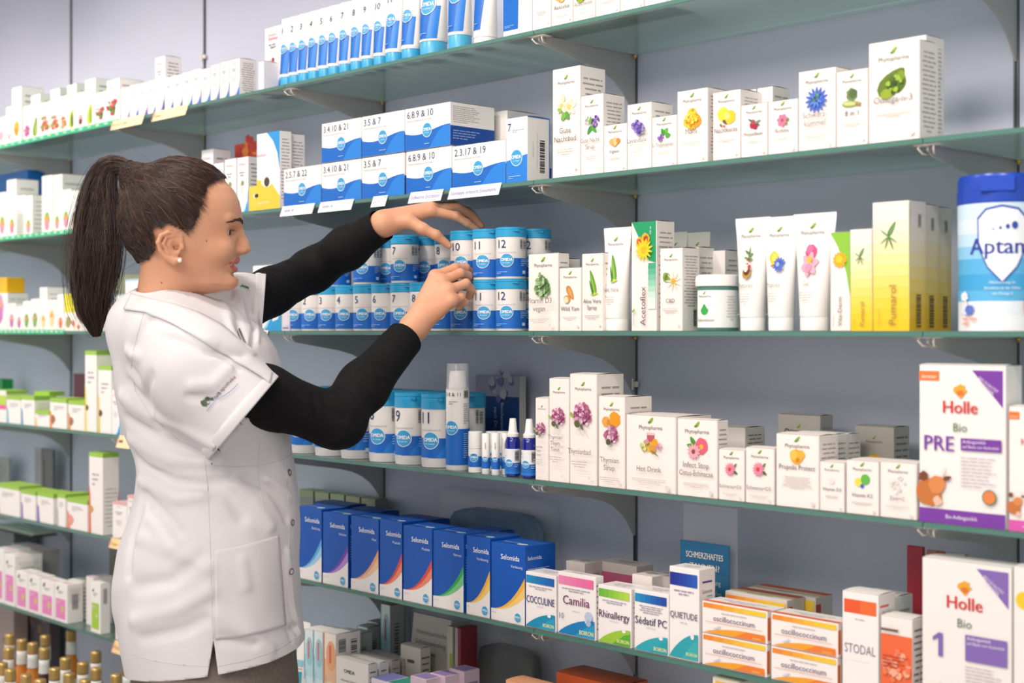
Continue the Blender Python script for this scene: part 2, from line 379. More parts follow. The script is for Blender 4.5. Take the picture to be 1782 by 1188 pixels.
PICS = {
 'jasmine': [('p', .3, .1, .7, 6, .35, '#f2e8c8', '#d9c27a'), ('p', -.35, .25, .6, 5, .3, '#f0e6c4', '#cfc07a'), ('l', -.1, .5, .6, .18, 1.8, '#e5dca8'), ('l', 0, -.2, .6, .4, -1.0, '#5c9a36'), ('l', 0, -.25, .6, .4, -2.2, '#74ad45'), ('l', -.3, -.1, .45, .28, 2.8, '#8cba5a')],
 'salvia': [('l', 0, -.1, .8, .4, -2.2, '#3f8f3f'), ('l', 0, -.1, .8, .38, -.8, '#4f9c45'), ('c', .45, .25, .4, 16, ['#6a4a9c', '#4f3b8a', '#9a7cc4'], .15), ('c', -.4, .35, .3, 9, ['#e8e2dc', '#cfc6d6', '#9aa888'], .13), ('l', 0, 0, .7, .3, 1.4, '#5fa04a')],
 'ginger': [('b', 0, 0, .55, '#d99a4c'), ('b', -.5, .1, .4, '#e2aa62'), ('b', .5, .15, .38, '#c9873c'), ('b', 0, .35, .3, '#efc083'), ('b', .1, -.15, .3, '#eac58c')],
 'lavender': [('c', -.35, .3, .4, 18, ['#7a68b8', '#9a88d0', '#5d4c9c'], .17), ('c', .2, -.1, .5, 22, ['#7a68b8', '#9a88d0', '#5d4c9c'], .17), ('l', .5, -.5, .6, .1, .1, '#9aa884')],
 'tryptophan': [('l', 0, .1, .9, .6, .9, '#5fae3c'), ('l', 0, 0, .9, .55, 2.0, '#3f9436'), ('l', .2, -.1, .8, .6, .1, '#4fa03a'), ('c', -.45, -.3, .35, 14, ['#7a4aa8', '#9a68c4'], .16)],
 'crystals': [('b', 0, -.25, .75, '#f2b11e'), ('b', -.4, -.3, .5, '#f8c63a'), ('b', .4, -.3, .5, '#e89c14'), ('b', 0, .3, .45, '#f9c52a'), ('c', 0, 0, .6, 18, ['#ffd95c', '#e5950f', '#fbd043'], .15)],
 'primrose': [('b', -.3, .25, .65, '#f4d63a'), ('b', .4, -.05, .6, '#e9c52a'), ('b', .1, .1, .3, '#f9e678'), ('c', -.3, -.6, .3, 8, ['#b5562c', '#5c5a3a'], .12)],
 'cranberry': [('b', -.2, -.15, .38, '#b3274a'), ('b', .15, -.3, .34, '#a31f40'), ('b', -.1, .2, .28, '#c23a58'), ('l', .2, .1, .8, .25, .3, '#7f8f7c'), ('l', -.1, .2, .8, .24, 2.6, '#5c6f52'), ('l', .3, 0, .6, .2, -.4, '#4c5f48')],
 'rosehip': [('p', 0, 0, .75, 7, .6, '#e3789a', '#a5506c'), ('l', .5, -.1, .5, .25, .6, '#5c8a3c'), ('l', .4, -.3, .4, .2, -.7, '#5c8a3c')],
 'cornflower': [('p', 0, 0, 1.0, 15, .26, '#3e66c8', '#dfe6ea'), ('p', 0, 0, .62, 9, .2, '#5a86dc', '#4c7f54'), ('c', 0, .1, .35, 9, ['#2c3c90', '#5fa04a'], .09)],
 'cucumber': [('b', 0, .35, .5, '#6f8548'), ('b', .1, .4, .36, '#4f6838'), ('l', -.9, -.35, 1.8, .5, -.05, '#8fa050'), ('l', -.8, -.3, 1.5, .3, -.1, '#c4cf86'), ('l', .3, -.4, .6, .2, -.4, '#a5784c')],
 'alga': [('l', -1, -.6, 2.3, 1.2, .72, '#5f7a1e'), ('b', .2, .1, .62, '#4c6a18'), ('l', -.9, -.6, 1.2, .6, .2, '#8fa824'), ('b', .5, .5, .3, '#7a9420'), ('c', .1, 0, .5, 12, ['#33500f', '#9ab83a'], .15)],
 'moss': [('c', 0, -.25, .72, 40, ['#8fb07a', '#6f9a62', '#a9c494', '#5c8752'], .2), ('c', 0, .25, .4, 20, ['#8fb07a', '#a9c494', '#6f9a62'], .17), ('c', 0, .7, .14, 6, ['#8fb07a'], .12)],
 'yam': [('l', -.4, .8, 1.5, .65, -1.0, '#c9853a'), ('l', -.25, .6, 1.1, .4, -1.0, '#dda055'), ('b', -.4, -.45, .42, '#cf9350'), ('b', -.5, -.5, .32, '#ecd9b4')],
 'aloe': [('l', .45, -1.2, 2.6, .55, 1.85, '#5f9a2c'), ('l', .42, -1.1, 2.1, .26, 1.87, '#86b83c'), ('l', -.2, -1.15, 1.0, .3, .12, '#b5cf52'), ('l', .15, -1.2, 1.6, .2, 1.9, '#3f7a1e')],
 'calendula': [('b', -.45, .7, .4, '#ecb52c'), ('b', -.45, .72, .25, '#d8452c'), ('b', .25, .95, .46, '#ecae24'), ('b', .3, .95, .26, '#a8442c'), ('p', .1, 0, 1.0, 13, .26, '#f4cf22', '#e8b41c')],
 'cbd': [('b', -.5, .35, .42, '#86a048'), ('l', -.6, .1, .6, .3, 1.2, '#5c7a2c'), ('p', .3, 0, .85, 9, .13, '#e9dfc0', '#d9a83a')],
 'thyme': [('c', 0, .1, .8, 46, ['#d8a0bc', '#b86a94', '#eac8d6', '#9a4a78'], .19), ('c', 0, .4, .4, 14, ['#a8447c', '#e2b4cc'], .14), ('b', -.25, -.55, .28, '#5a6038'), ('l', -.6, -.1, .5, .3, 2.3, '#9ab04c'), ('l', .1, -.6, .5, .2, -.9, '#5c6a3a')],
 'thymeginger': [('b', -.55, .7, .4, '#e2a44c'), ('b', -.2, .6, .3, '#d08c34'), ('b', .35, .95, .55, '#f0991e'), ('c', .05, -.25, .62, 34, ['#d8a0bc', '#b86a94', '#eac8d6', '#9a4a78'], .17), ('b', -.1, -.8, .24, '#4f5634')],
 'hotdrink': [('R', -.35, .05, .38, .75, '#b8606a'), ('R', -.38, .75, .41, .95, '#e5c4c2'), ('b', .45, .15, .33, '#f0a02a'), ('b', -.1, -.15, .42, '#e8b848'), ('b', .25, -.3, .36, '#d99a3a'), ('c', -.55, -.1, .35, 14, ['#c4cf86', '#9ab04c', '#ead88c'], .15), ('c', .95, -.1, .25, 9, ['#c88aa8', '#e2b4c4'], .12), ('l', .2, -.4, .9, .12, -.5, '#6f7a4a'), ('b', -.2, .25, .2, '#d890a8')],
 'infect': [('l', -.2, .3, .75, .4, 2.2, '#4f8f34'), ('l', -.2, .1, .8, .4, 2.9, '#5c9a3c'), ('b', .45, .25, .62, '#e0607c', .1), ('b', .45, .2, .2, '#f0b43a'), ('p', -.25, -.2, .65, 12, .25, '#eba8b8', '#8a4a3c')],
 'echin': [('l', .3, -.2, .7, .35, -.5, '#3f7a3a'), ('l', .3, .2, .7, .28, .8, '#4f8a44'), ('p', -.1, 0, .8, 14, .26, '#ea8aa4', '#c04a34')],
 'honey': [('b', 0, 0, .6, '#f0a72c'), ('b', -.3, .1, .42, '#f8c250'), ('b', .35, .15, .4, '#f4b23a'), ('b', .05, -.25, .2, '#d88414')],
 'pale': [('b', 0, 0, .38, '#f3dede')],
 'vitk': [('b', -.45, -.1, .5, '#e9dd4a', .04), ('b', .4, .25, .58, '#62b84c', .04), ('b', 0, -.5, .24, '#3a62c8', .05)],
 'sketch': [('c', 0, 0, .9, 16, ['#e9e2df', '#f5f1ef', '#e2dad8'], .2)],
 'phytoven': [('l', 0, .2, 1.1, .14, 1.5, '#5a7a4c'), ('l', 0, .5, .5, .22, .5, '#5a8a4c'), ('l', 0, .7, .5, .22, 2.6, '#5a8a4c'), ('l', 0, .2, .5, .22, .2, '#5a8a4c'), ('l', 0, .3, .5, .2, 2.9, '#6a9a5c'), ('c', 0, .05, .25, 5, ['#c23a3a'], .1), ('b', 0, -.75, .5, '#b98a3c'), ('b', .05, -.65, .34, '#5c2c14'), ('b', -.05, -.45, .26, '#efe6d4'), ('b', .35, -.35, .18, '#b03044')],
 'propolis': [('b', -.4, .3, .5, '#eecb2c'), ('b', -.3, .35, .3, '#f6df60'), ('l', -.7, -.3, .6, .14, .1, '#c8683a'), ('p', .35, -.2, .62, 13, .22, '#3f62c4', '#9ab4e4')],
 'orchid': [('b', 0, .5, .5, '#e2487c'), ('b', -.1, .7, .3, '#ec6a96'), ('p', 0, -.3, .85, 6, .55, '#eda9c0', '#f5dfe4'), ('b', .02, 0, .24, '#f0b82a'), ('b', 0, -.5, .3, '#e78fae')],
 'calbig': [('p', 0, 0, .9, 12, .5, '#f0b020', '#e8960f'), ('b', 0, .05, .45, '#f8c830')],
 'agave': [('l', -.05, .1, 1.15, .34, 1.05, '#4f7a44'), ('l', .05, .2, .9, .16, 1.1, '#7aa060'), ('l', 0, .1, .9, .12, -1.9, '#5f8a4c'), ('l', 0, .1, 1.0, .12, -1.2, '#4f8040'), ('l', 0, .1, .8, .1, -2.5, '#7aa468'), ('l', 0, .1, .8, .1, -.6, '#6a9858'), ('l', 0, .1, .8, .1, 2.5, '#6a9858')],
}
def draw(a, pic, cx, cy, S):
    for t in PICS.get(pic, []):
        k = t[0]; X = cx+t[1]*S; Y = cy+t[2]*S
        if k == 'p': a.petals(X, Y, t[3]*S, t[4], t[5]*S, t[6], t[7])
        elif k == 'l': a.leaf(X, Y, t[3]*S, t[4]*S, t[5], t[6])
        elif k == 'b': a.blob(X, Y, t[3]*S, t[4], int(abs(t[1]*97+t[2]*31)*10), t[5] if len(t) > 5 else .13)
        elif k == 'c': a.cluster(X, Y, t[3]*S, t[4], t[5], t[6]*S)
        elif k == 'R': a.R(X, Y, cx+t[3]*S, cy+t[4]*S, t[5])
def omlogo(a, cx, cy, r):
    a.E(cx, cy, r, r, '#f0f4f7'); a.E(cx, cy, r*.92, r*.92, LB); a.T('OMIDA', cx, cy-r*.12, r*.62, '#ffffff', wmax=r*1.62, bold=r*.025)
    a.T('Dr. Schüssler', cx, cy-r*.45, r*.2, '#ffffff', wmax=r*1.2); return a
def omcarton(num):
    def f(W, H):
        a = Art(); pts = [(0, 0), (W, 0), (W, H*.50)]
        pts += [(W*(1-t), H*(.40+.10*math.sin(math.pi/2*(.45-t)/.45))) if t < .45 else (W*(1-t), H*(.40-.055*math.sin(math.pi*(1-t)/.55))) for t in [i/24 for i in range(1, 25)]]
        a.poly(pts, OB); a.poly([(W*.55, 0), (W, 0), (W, H*.50), (W*.86, H*.47), (W*.74, H*.36), (W*.62, H*.15)], OB2)
        a.T(num, W*.05, H*.76, H*.235, '#2f4f72', al='L', wmax=W*.66)
        a.T('Natrium phosphoricum Nr. 8 plus', W*.05, H*.67, H*.065, '#a8b0bc', al='L', wmax=W*.6)
        omlogo(a, W*.5, H*.43, H*.175); a.lines(W*.5, H*.1, W*.3, 1, H*.03, '#b8d0f0', .5); return a
    return f
def omside(W, H):
    a = Art(); a.R(0, 0, W, H*.46, '#12489c'); a.lines(W*.06, H*.9, W*.6, 9, H*.045, '#b0a9a6', .35, al='L'); a.lines(W*.06, H*.34, W*.7, 4, H*.06, '#9ab4e0', .3, al='L'); return a
# ---- round jar of tablets: body with printed band and a ribbed blue lid
def jar(cx, cy, z0, r, h, num, desc, lev, group=None, face=.60, big=False, name='tablet_jar', logo_u=0, dim='#ece8e5'):
    zl = h*(.82 if not big else .80)
    b = MB(); b.lathe([(r*.86, 0), (r*.93, .0008), (r*.94, h*.035), (r*.955, h*.045), (r*.955, zl)], 0, 0, mat(dim, .35, .5), 36)
    a = Art(); Wd = r*1.85; y0 = h*(.05 if not big else .13)
    a.R(-Wd*.86, y0, Wd*.86, h*.40, OB); a.poly([(r*.1, y0), (Wd*.86, y0), (Wd*.86, h*.40), (r*.9, h*.39), (r*.4, h*.25)], OB2 if big else '#1268c8')
    nx = -r*.86
    a.T(num, nx, h*.60, h*.225, DK, al='L', wmax=r*.8); a.T('ferrum phosphoricum D6', nx, h*.50, h*.035, '#9aa0ac', al='L', wmax=r*1.2)
    omlogo(a, -r*.24, h*.36 if not big else h*.37, h*.135 if not big else h*.12)
    a.bar(r*.60, h*.58, r*.16, h*.19, vert=True, seed=3); a.bar(r*.84, h*.58, r*.24, h*.17, vert=True, seed=5, col='#55555c')
    a.lines(r*.65, h*.36, r*.6, 4, h*.035, '#a9c6ee', .35, al='L'); a.R(r*.75, h*.10, r*1.0, h*.16, '#d8e6f5'); a.lines(-r*.9, h*.13, r*.8, 2, h*.03, '#a9c6ee', .3, al='L')
    R_ = r*.957
    a.onto(b, lambda u, v, e: ((R_+e*1.6)*math.sin(u/R_), -(R_+e*1.6)*math.cos(u/R_), v), grid=.006)
    o = b.build(name); o.location = (cx, cy, z0); o.rotation_euler = (0, 0, face); shade_auto(o)
    tag(o, where(desc, lev), 'jar', group)
    l = MB(); hl = h-zl
    l.lathe([(r*.965, zl-.001), (r*1.0, zl), (r*1.0, zl+hl*.62), (r*.975, zl+hl*.66), (r*.975, zl+hl*.72), (r*1.0, zl+hl*.76), (r*.995, h-.0012), (r*.95, h), (r*.9, h-.0006)], 0, 0, mat('#2a9fd2', .32, .5), 40)
    l.box(r*.35-.006, -r*1.04, zl+hl*.5, r*.35+.006, -r*.9, zl+hl*.72, mat('#2796c8', .3), .001)
    q = l.build('lid', o); shade_auto(q); return o
# ---- crimped tube standing on its cap
def tube(cx, yc, z0, w, h, r, art, desc, lev, body='#f0eeeb', cap=None, caph=.022, ring=True, group=None, rot=0, name='cream_tube'):
    b = MB(); n = 28; zs = [caph*.9, caph+.004]+[caph+.004+(h-caph-.012)*t for t in [(q_+1)/22 for q_ in range(21)]]+[h-.007, h]
    def ab(z):
        t = max(0, min(1, (z-caph)/(h-caph-.006))); return r+(w/2-r)*t, r*(1-t**1.3)+.0009
    k = len(b.v)
    for z in zs:
        a_, b_ = ab(z)
        for i in range(n):
            an = 2*math.pi*i/n; b.v.append((a_*math.cos(an), b_*math.sin(an), z))
    m = b.mi(mat(body, .38, .5))
    for j in range(len(zs)-1):
        for i in range(n): b.f.append([k+j*n+i, k+j*n+(i+1) % n, k+(j+1)*n+(i+1) % n, k+(j+1)*n+i]); b.m.append(m)
    b.f.append([k+i for i in range(n)][::-1]); b.m.append(m); b.f.append([k+(len(zs)-1)*n+i for i in range(n)]); b.m.append(m)
    def fn(u, v, e):
        a_, b_ = ab(v); u = u*a_/(w/2)*1.0; s = max(-.995, min(.995, u/a_)); return (u, -(b_+.0002+e*1.5)*math.sqrt(1-s*s)-e, v)
    A = art(w, h); A.onto(b, fn, grid=.006)
    o = b.build(name); o.location = (cx, yc, z0); o.rotation_euler = (0, 0, rot); shade_auto(o, 50); tag(o, where(desc, lev), 'tube', group)
    c = MB(); rc = r*.99
    c.lathe([(rc*.95, 0), (rc, .001), (rc*1.0, caph*.9), (rc*.93, caph)], 0, 0, mat(cap or body, .35), 30)
    if ring: c.lathe([(rc*1.03, caph*.86), (rc*1.05, caph*.9), (rc*1.04, caph*1.18), (rc*1.0, caph*1.2)], 0, 0, mat('#eceae8', .35), 30)
    q = c.build('cap', o); shade_auto(q); return o
def omtube(num):
    def f(w, h):
        a = Art(); q = w*.47
        lo = h*.17
        a.poly([(-w*.40, lo), (w*.40, lo), (w*.43, h*.52), (-w*.43, h*.52)], OB); a.poly([(w*.05, lo), (w*.40, lo), (w*.43, h*.52), (w*.2, h*.52)], OB2)
        a.T(num, -w*.36, h*.77, h*.13, '#3a4f6c', al='L', wmax=w*.62); a.T('Calcium fluoratum', -w*.36, h*.725, h*.025, '#a0a8b4', al='L', wmax=w*.55); a.T('Crème', -w*.36, h*.69, h*.025, '#a0a8b4', al='L')
        omlogo(a, 0, h*.535, min(w*.31, h*.11)); a.lines(-w*.3, h*.22, w*.4, 2, h*.018, '#9ac0ee', .35, al='L'); return a
    return f
def phtube(title, pic, fx=0):
    def f(w, h):
        a = Art(); leaf_logo(a, 0, h*.86, w*.58); draw(a, pic, w*.02, h*.60, min(w*.30, h*.14)); y = h*.38
        for t in title: a.T(t, 0, y, h*.06, '#8a8280', wmax=w*.66); y -= h*.06
        a.lines(0, y, w*.5, 4, h*.022, '#b9b3b0', .3); a.R(-w*.33, h*.145, w*.33, h*.148, '#d5d0cc'); return a
    return f

# ================================================================== TOP SHELF (level 0)
VEG = [('#f2e3e0', '#d8a0b0', 'b'), ('#e0a83a', '#d08a2a', 'b'), ('#b8489c', '#8a9a3a', 'p'), ('#6f9a3c', '#9aa84c', 'l'), ('#d8432c', '#5fae3c', 'c'), ('#e05a2a', '#a8b83a', 'c'), ('#b8c83a', '#3f6a2c', 'l'), ('#e4a0a8', '#3f3a34', 'b'), ('#bcc83a', '#8aa82c', 'l'), ('#c8323c', '#4f8a34', 'c')]
def veg(i, low=True):
    c1, c2, k = VEG[i % len(VEG)]
    def f(W, H):
        a = Art(); a.T('A', W*.32, H*.8, W*.2, '#3f9a6c', bold=W*.01); a.R(W*.3, H*.77, W*.62, H*.79, '#58b07c')
        S = W*.42; cy = max(W*.6, H*.26)
        if k == 'b': a.blob(W*.5, cy, S*.9, c1, i, .12, asp=.8); a.blob(W*.5, cy-S*.3, S*.5, c2, i, .2)
        elif k == 'p': a.petals(W*.5, cy, S, 7, S*.6, c1, c2)
        elif k == 'l': a.leaf(W*.35, cy-S*1.1, S*2.4, S*1.1, 1.3, c1); a.leaf(W*.6, cy-S, S*1.8, S*.6, 1.7, c2)
        else: a.cluster(W*.5, cy, S*.95, 22, [c1, c1, c2], S*.24, i)
        a.R(0, 0, W, H*.035, '#3fae6a'); return a
    return f
def vegtop(W, Dp): return Art().R(0, 0, W, Dp, '#7cc08a')
vd = ['pale radish', 'yellow squash', 'magenta coneflower', 'green pod', 'red chilli pepper', 'orange pepper and leaf', 'yellow-green gourd', 'pink turnip', 'yellow pear', 'red berry']
L0 = [(-6, 11, 206, 0), (11, 22, 187, 0), (21, 37, 154, 1), (41, 54, 186, 2), (54, 70, 167, 3), (70, 87, 180, 4), (88, 104, 157, 4), (105, 117, 168, 5), (117, 133, 149, 6), (134, 147, 162, 7), (148, 166, 140, 8), (168, 185, 162, 9), (186, 208, 141, 9)]
for i, (a, b, t, v) in enumerate(L0):
    size = 'tall' if t in (154, 157, 149, 140, 141) else ('short' if i not in (0,) else 'cut-off')
    C(a, b, t, 0, '@%s white carton with a %s picture, %s from the left, top shelf' % (size, vd[v], ['first', 'second', 'third', 'fourth', 'fifth', 'sixth', 'seventh', 'eighth', 'ninth', 'tenth', 'eleventh', 'twelfth', 'thirteenth'][i]), '#f3f3ee', veg(v), side_fine(8, i), vegtop, dep=.075, group='vegetable picture cartons')
def swoosh(c, tint='#f3b8c0', tc='#d89aa4'):
    def f(W, H):
        a = Art(); a.poly([(W, 0), (W, H*.42), (W*.93, H*.2), (W*.75, H*.06), (W*.55, 0)], c); a.poly([(W*.93, H*.2), (W*.75, H*.06), (W*.5, 0), (W*.3, 0), (W*.62, H*.06), (W*.86, H*.2)], tint)
        a.T('Similasan', W*.45, H*.86, H*.06, tc, wmax=W*.7); a.lines(W*.45, H*.72, W*.6, 2, H*.05, '#8c94a0', .4); a.lines(W*.45, H*.5, W*.5, 4, H*.04, '#c5c5ca', .3); return a
    return f
L1 = [(211, 226, 154, '#8a7ac0'), (227, 241, 149, '#4a5ac8'), (242, 257, 146, '#5a50c0'), (258, 271, 141, '#3a64c8'), (270, 287, 101, '#2c4f9c'), (287, 302, 136, '#2a52b0'), (302, 318, 132, '#2a62c0'), (318, 335, 127, '#1a74cc'), (335, 350, 122, '#1a74cc'), (351, 366, 121, '#1a78d0'), (367, 382, 114, '#1a78d0'), (383, 399, 109, '#1a78d0'), (400, 417, 105, '#1480d8')]
for i, (a, b, t, c) in enumerate(L1):
    d = 'tall white carton standing above its neighbours behind the yellow price tag' if i == 4 else 'slim white carton with blue corner, %s from left in the stepped row' % ['first', 'second', 'third', 'fourth', 'fifth', 'sixth', 'seventh', 'eighth', 'ninth', 'tenth', 'eleventh', 'twelfth', 'last'][i]
    C(a, b, t, 0, '@'+d+(', top shelf' if i != 4 else ''), '#f6f2f2', swoosh(c, ['#d8b0e0', '#b0d0f0', '#f0c0a0', '#e0e8a0'][i % 4]), side_fine(14, i, col='#8f8a8c'), dep=.05, group='stepped white cartons')
C(450, 459, 108, 0, 'blurred narrow white carton left of the large red-lettered carton', '#f0edf4', None, dep=.05)
def redcard(W, H):
    a = swoosh('#2468cc', '#7ab4ea')(W, H); a.T('Similasan', W*.5, H*.80, H*.07, '#d8405c', wmax=W*.7); a.T('Tropfen', W*.5, H*.68, H*.05, '#55606c', wmax=W*.6); a.blob(W*.5, H*.5, W*.07, '#a03a4c'); return a
C(461, 491, 50, 0, 'large white carton with red lettering and blue curved corner beside the numbered tubes', '#f3eff0', redcard, None, None, dep=.04, yf=-.25)
# numbered tubes
LT = [(492, '1', 34), (507, '2', 28), (523, '3', 22), (540, '4', 18), (558, '5', 14), (575, '6', 8), (594, '7', 2), (614, '8', 0), (633, '9', -8), (654, '10', -12), (676, '11', -17), (704, '3 & 8', -23)]
for i, (xl, n, yt) in enumerate(LT):
    nx_ = LT[i+1][0] if i < 11 else 735
    w = .0385 if i < 10 else .048; yc = YF+.017; x0 = wx(xl, yc)
    h = wz(500, 34, yc)-LEV[0]
    tube(x0+w/2, yc, LEV[0]+.0003, w, .163 if i < 10 else .172, .0165 if i < 10 else .0215, omtube(n), 'white and blue cream tube numbered %s on its blue cap' % n if n != '3 & 8' else 'wider white and blue cream tube with two numbers on a blue cap', 0, cap='#3aa7d8', caph=.024, group='numbered cream tubes', rot=.15, ring=True)
for (xl, w, r, h, d) in [(739, .072, .031, .20, 'large white and blue tube on a wide turquoise cap, left of two'), (788, .058, .026, .21, 'white and blue tube on a shrink-wrapped turquoise cap, right of the largest tube')]:
    yc = YF+r; x0 = wx(xl, yc); tube(x0+w/2-.006, yc, LEV[0]+.0003, w, h, r*.95, omtube(''), d, 0, cap='#45add6', caph=.034, rot=.2)
def slant(W, H):
    a = Art(); a.poly([(-W*.36, H*.14), (W*.10, H*.14), (W*.22, H*.62), (-W*.36, H*.62)], OB); omlogo(a, -W*.08, H*.55, W*.26); a.lines(-W*.3, H*.2, W*.3, 2, H*.02, '#9ac0ee', .35, al='L'); return a
yc = YF+.022; tube(wx(829, yc)+.028, yc, LEV[0]+.0003, .058, .19, .024, slant, 'white tube with a slanted blue panel and white cap', 0, cap='#efedeb', caph=.014, rot=.15)
def bluepanel(W, H):
    a = Art(); a.poly([(0, H*.08), (W*.52, H*.08), (W*.56, H), (0, H)], OB); a.lines(W*.05, H*.14, W*.35, 2, H*.02, '#9ac0ee', .35, al='L'); return a
C(876, 926, -60, 0, 'white carton with a broad blue panel beside the herb cartons', '#efecea', bluepanel, dep=.04)
def plainph(t, pic=None):
    return phyto([t] if t else [], pic, py=.62, ty=.42)
for a, b, t, pic, d in [(927, 959, '', None, 'narrow plain white carton at the start of the herb cartons'), (960, 997, 'Aesculus', 'ginger', 'white carton with a brown chestnut picture'), (998, 1036, 'Artischocke', 'alga', 'white carton right of the chestnut carton'), (1037, 1079, '', None, 'white carton, fourth of the cut-off herb cartons'), (1080, 1121, '', None, 'white carton, fifth of the cut-off herb cartons'), (1122, 1168, '', None, 'white carton, last of the cut-off herb cartons')]:
    C(a, b, -60, 0, d, '#f0e9e4', phyto([t] if t else [], pic, py=.45, ty=.26), side_fine(12), dep=.07)

# ================================================================== SECOND SHELF (level 1)
def tulip(c='#e88aa4', g='#7fae4c'):
    def f(W, H):
        a = Art(); a.T('A', W*.35, H*.84, W*.22, '#5aaa88'); a.R(W*.28, H*.8, W*.7, H*.815, '#8ac4a4'); cy = max(H*.22, W*.6)
        a.blob(W*.5, cy+W*.1, W*.34, g, 2, .1, asp=.8); a.blob(W*.5, cy-W*.12, W*.28, c, 3, .1, asp=.8); a.blob(W*.5, cy+W*.15, W*.13, '#e89a3a', 2)
        a.R(0, 0, W, H*.03, '#44b070'); return a
    return f
C(-20, 48, 308, 1, 'big plain blue carton standing at the back on the left', '#1c72c4', None, dep=.06, yf=-.14)
L2 = [(-10, 11, 337, .06, 0), (12, 28, 314, .075, 0), (-4, 12, 368, .03, -.02), (29, 43, 341, .05, -.01), (43, 56, 341, .05, -.01), (14, 28, 368, .03, -.025), (73, 91, 307, .05, 0), (93, 108, 305, .08, 0), (93, 106, 359, .03, -.03), (107, 123, 331, .05, -.02), (124, 136, 333, .05, -.02), (137, 150, 333, .05, -.02), (151, 163, 335, .05, -.02)]
pos2 = ['first, at the frame edge', 'second, tall', 'first of the low front boxes', 'third', 'fourth', 'second of the low front boxes', 'tallest, with pink tulip', 'tall, right of the tallest', 'third of the low front boxes', 'just left of the ponytail', 'touching the ponytail outline', 'half behind the ponytail', 'behind the ponytail']
for i, (a, b, t, dp, dy) in enumerate(L2):
    yf = YF+.035+dy if dy > -.02 else YF
    C(a, b, t, 1, '@white carton with a flower picture on the second shelf, %s' % pos2[i], '#f2f3ee', tulip(['#e88aa4', '#ea7a90', '#c890c8'][i % 3 if i > 8 else i % 2]), side_fine(8, i, col='#b9c4b9'), None, dep=dp, yf=yf, group='tulip picture cartons')
eye = lambda W, H: swoosh('#2c9ae0', '#a8d4f0')(W, H).blob(W*.5, H*.55, W*.12, '#8a9a4c')
for i, (a, b, t, dp, yf, d) in enumerate([(351, 371, 262, .055, YF+.09, 'white carton with a pale blue lid at the back right of her forehead'), (391, 411, 278, .05, YF+.03, 'white carton with a small eye picture right of her forehead'), (413, 432, 275, .05, YF+.03, 'white eye-picture carton left of the yellow tag'), (372, 389, 285, .05, YF+.05, 'white carton close to her hairline')]):
    C(a, b, t, 1, d, '#f0eef2', eye, side_fine(12, i, col='#8f8a8c'), dep=dp, yf=yf)
C(408, 452, 246, 1, 'red and orange carton lying on the white ones behind her forehead', '#d9482e', lambda W, H: Art().cluster(W*.5, H*.5, W*.35, 12, ['#e88a3a', '#c8322a'], W*.12), dep=.06, yf=-.12, h=.06, z0=LEV[1]+.15)
def eyebox(W, H):
    a = Art(); a.poly([(W*.45, H), (W, H), (W, H*.50), (W*.9, H*.72), (W*.72, H*.88)], '#2c96dc'); a.poly([(0, 0), (W, 0), (W, H*.16), (W*.6, H*.36), (0, H*.40)], '#f2c83a')
    a.E(W*.45, H*.36, W*.24, W*.13, '#f5efe4'); a.E(W*.45, H*.36, W*.12, W*.12, '#4c3c24'); a.T('Augentropfen', W*.3, H*.08, W*.1, '#fff6dc', wmax=W*.5); a.T('Similasan', W*.2, H*.7, W*.12, '#c8a0a4', wmax=W*.7, rot=0); return a
C(447, 487, 234, 1, 'large white carton with blue corner, yellow base and an eye picture', '#f2f0f2', eyebox, side_fine(20, 2, col='#9d98a4'), dep=.034, yf=YF)
C(487, 507, 236, 1, 'grey-white carton directly behind the yellow eye carton', '#e9e6ec', None, side_fine(20, 5, col='#8d8a98'), dep=.04, yf=YF+.04)
def eyecard(W, H):
    a = Art(); a.R(0, 0, W, H, '#f2ca44'); a.E(W*.65, H*.6, W*.24, W*.14, '#f5efe4'); a.E(W*.65, H*.6, W*.12, W*.12, '#4c3c24'); return a
C(434, 452, 325, 1, 'low yellow carton with an eye picture by her face', '#f2ca44', eyecard, dep=.03, yf=YF)
# blue-white cartons in two layers
zt = None
LO = [(494, 559, 303, '2.5.7 & 22', 'leftmost'), (560, 629, 295, '3.4.10 & 21', 'second'), (630, 704, 284, '3.5 & 7', 'middle'), (707, 786, 272, '6.8.9 & 10', 'fourth'), (787, 880, 262, '2.3.17 & 19', 'right-hand')]
for i, (a, b, t, n, d) in enumerate(LO):
    C(a, b, t, 1, '@blue wave carton, %s of the lower layer, number row %s' % (d, n.replace(' &', '')), WH, omcarton(n), omside, None, dep=.13, h=.0905 if i < 4 else .088, group='blue wave cartons')
zt = LEV[1]+.0003+.0907
for i, (a, b, t, n, d) in enumerate([(560, 629, 231, '3.4.10 & 21', 'left'), (630, 704, 219, '3.5 & 7', 'middle'), (705, 784, 207, '6.8.9 & 10', 'right')]):
    C(a, b, t, 1, '@blue wave carton, %s of the upper layer, number row %s' % (d, n.replace(' &', '')), WH, omcarton(n), omside, None, dep=.125, z0=zt+.0022, h=.0895, group='blue wave cartons')
C(815, 883, 203, 1, '@blue and white carton standing half hidden behind the upper wave cartons', '#e6e2e0', omcarton(''), omside, None, dep=.10, yf=-.15, z0=LEV[1]+.0003, h=.178)
def om7(W, H):
    a = Art(); a.poly([(0, 0), (W, 0), (W, H*.42), (0, H*.34)], OB2); a.T('7', W*.08, H*.80, H*.17, DK, al='L'); a.lines(W*.3, H*.8, W*.6, 2, H*.03, '#a8b0bc', .4, al='L'); omlogo(a, W*.5, H*.38, W*.28); a.lines(W*.15, H*.09, W*.6, 2, H*.025, '#b8d4f4', .4, al='L'); return a
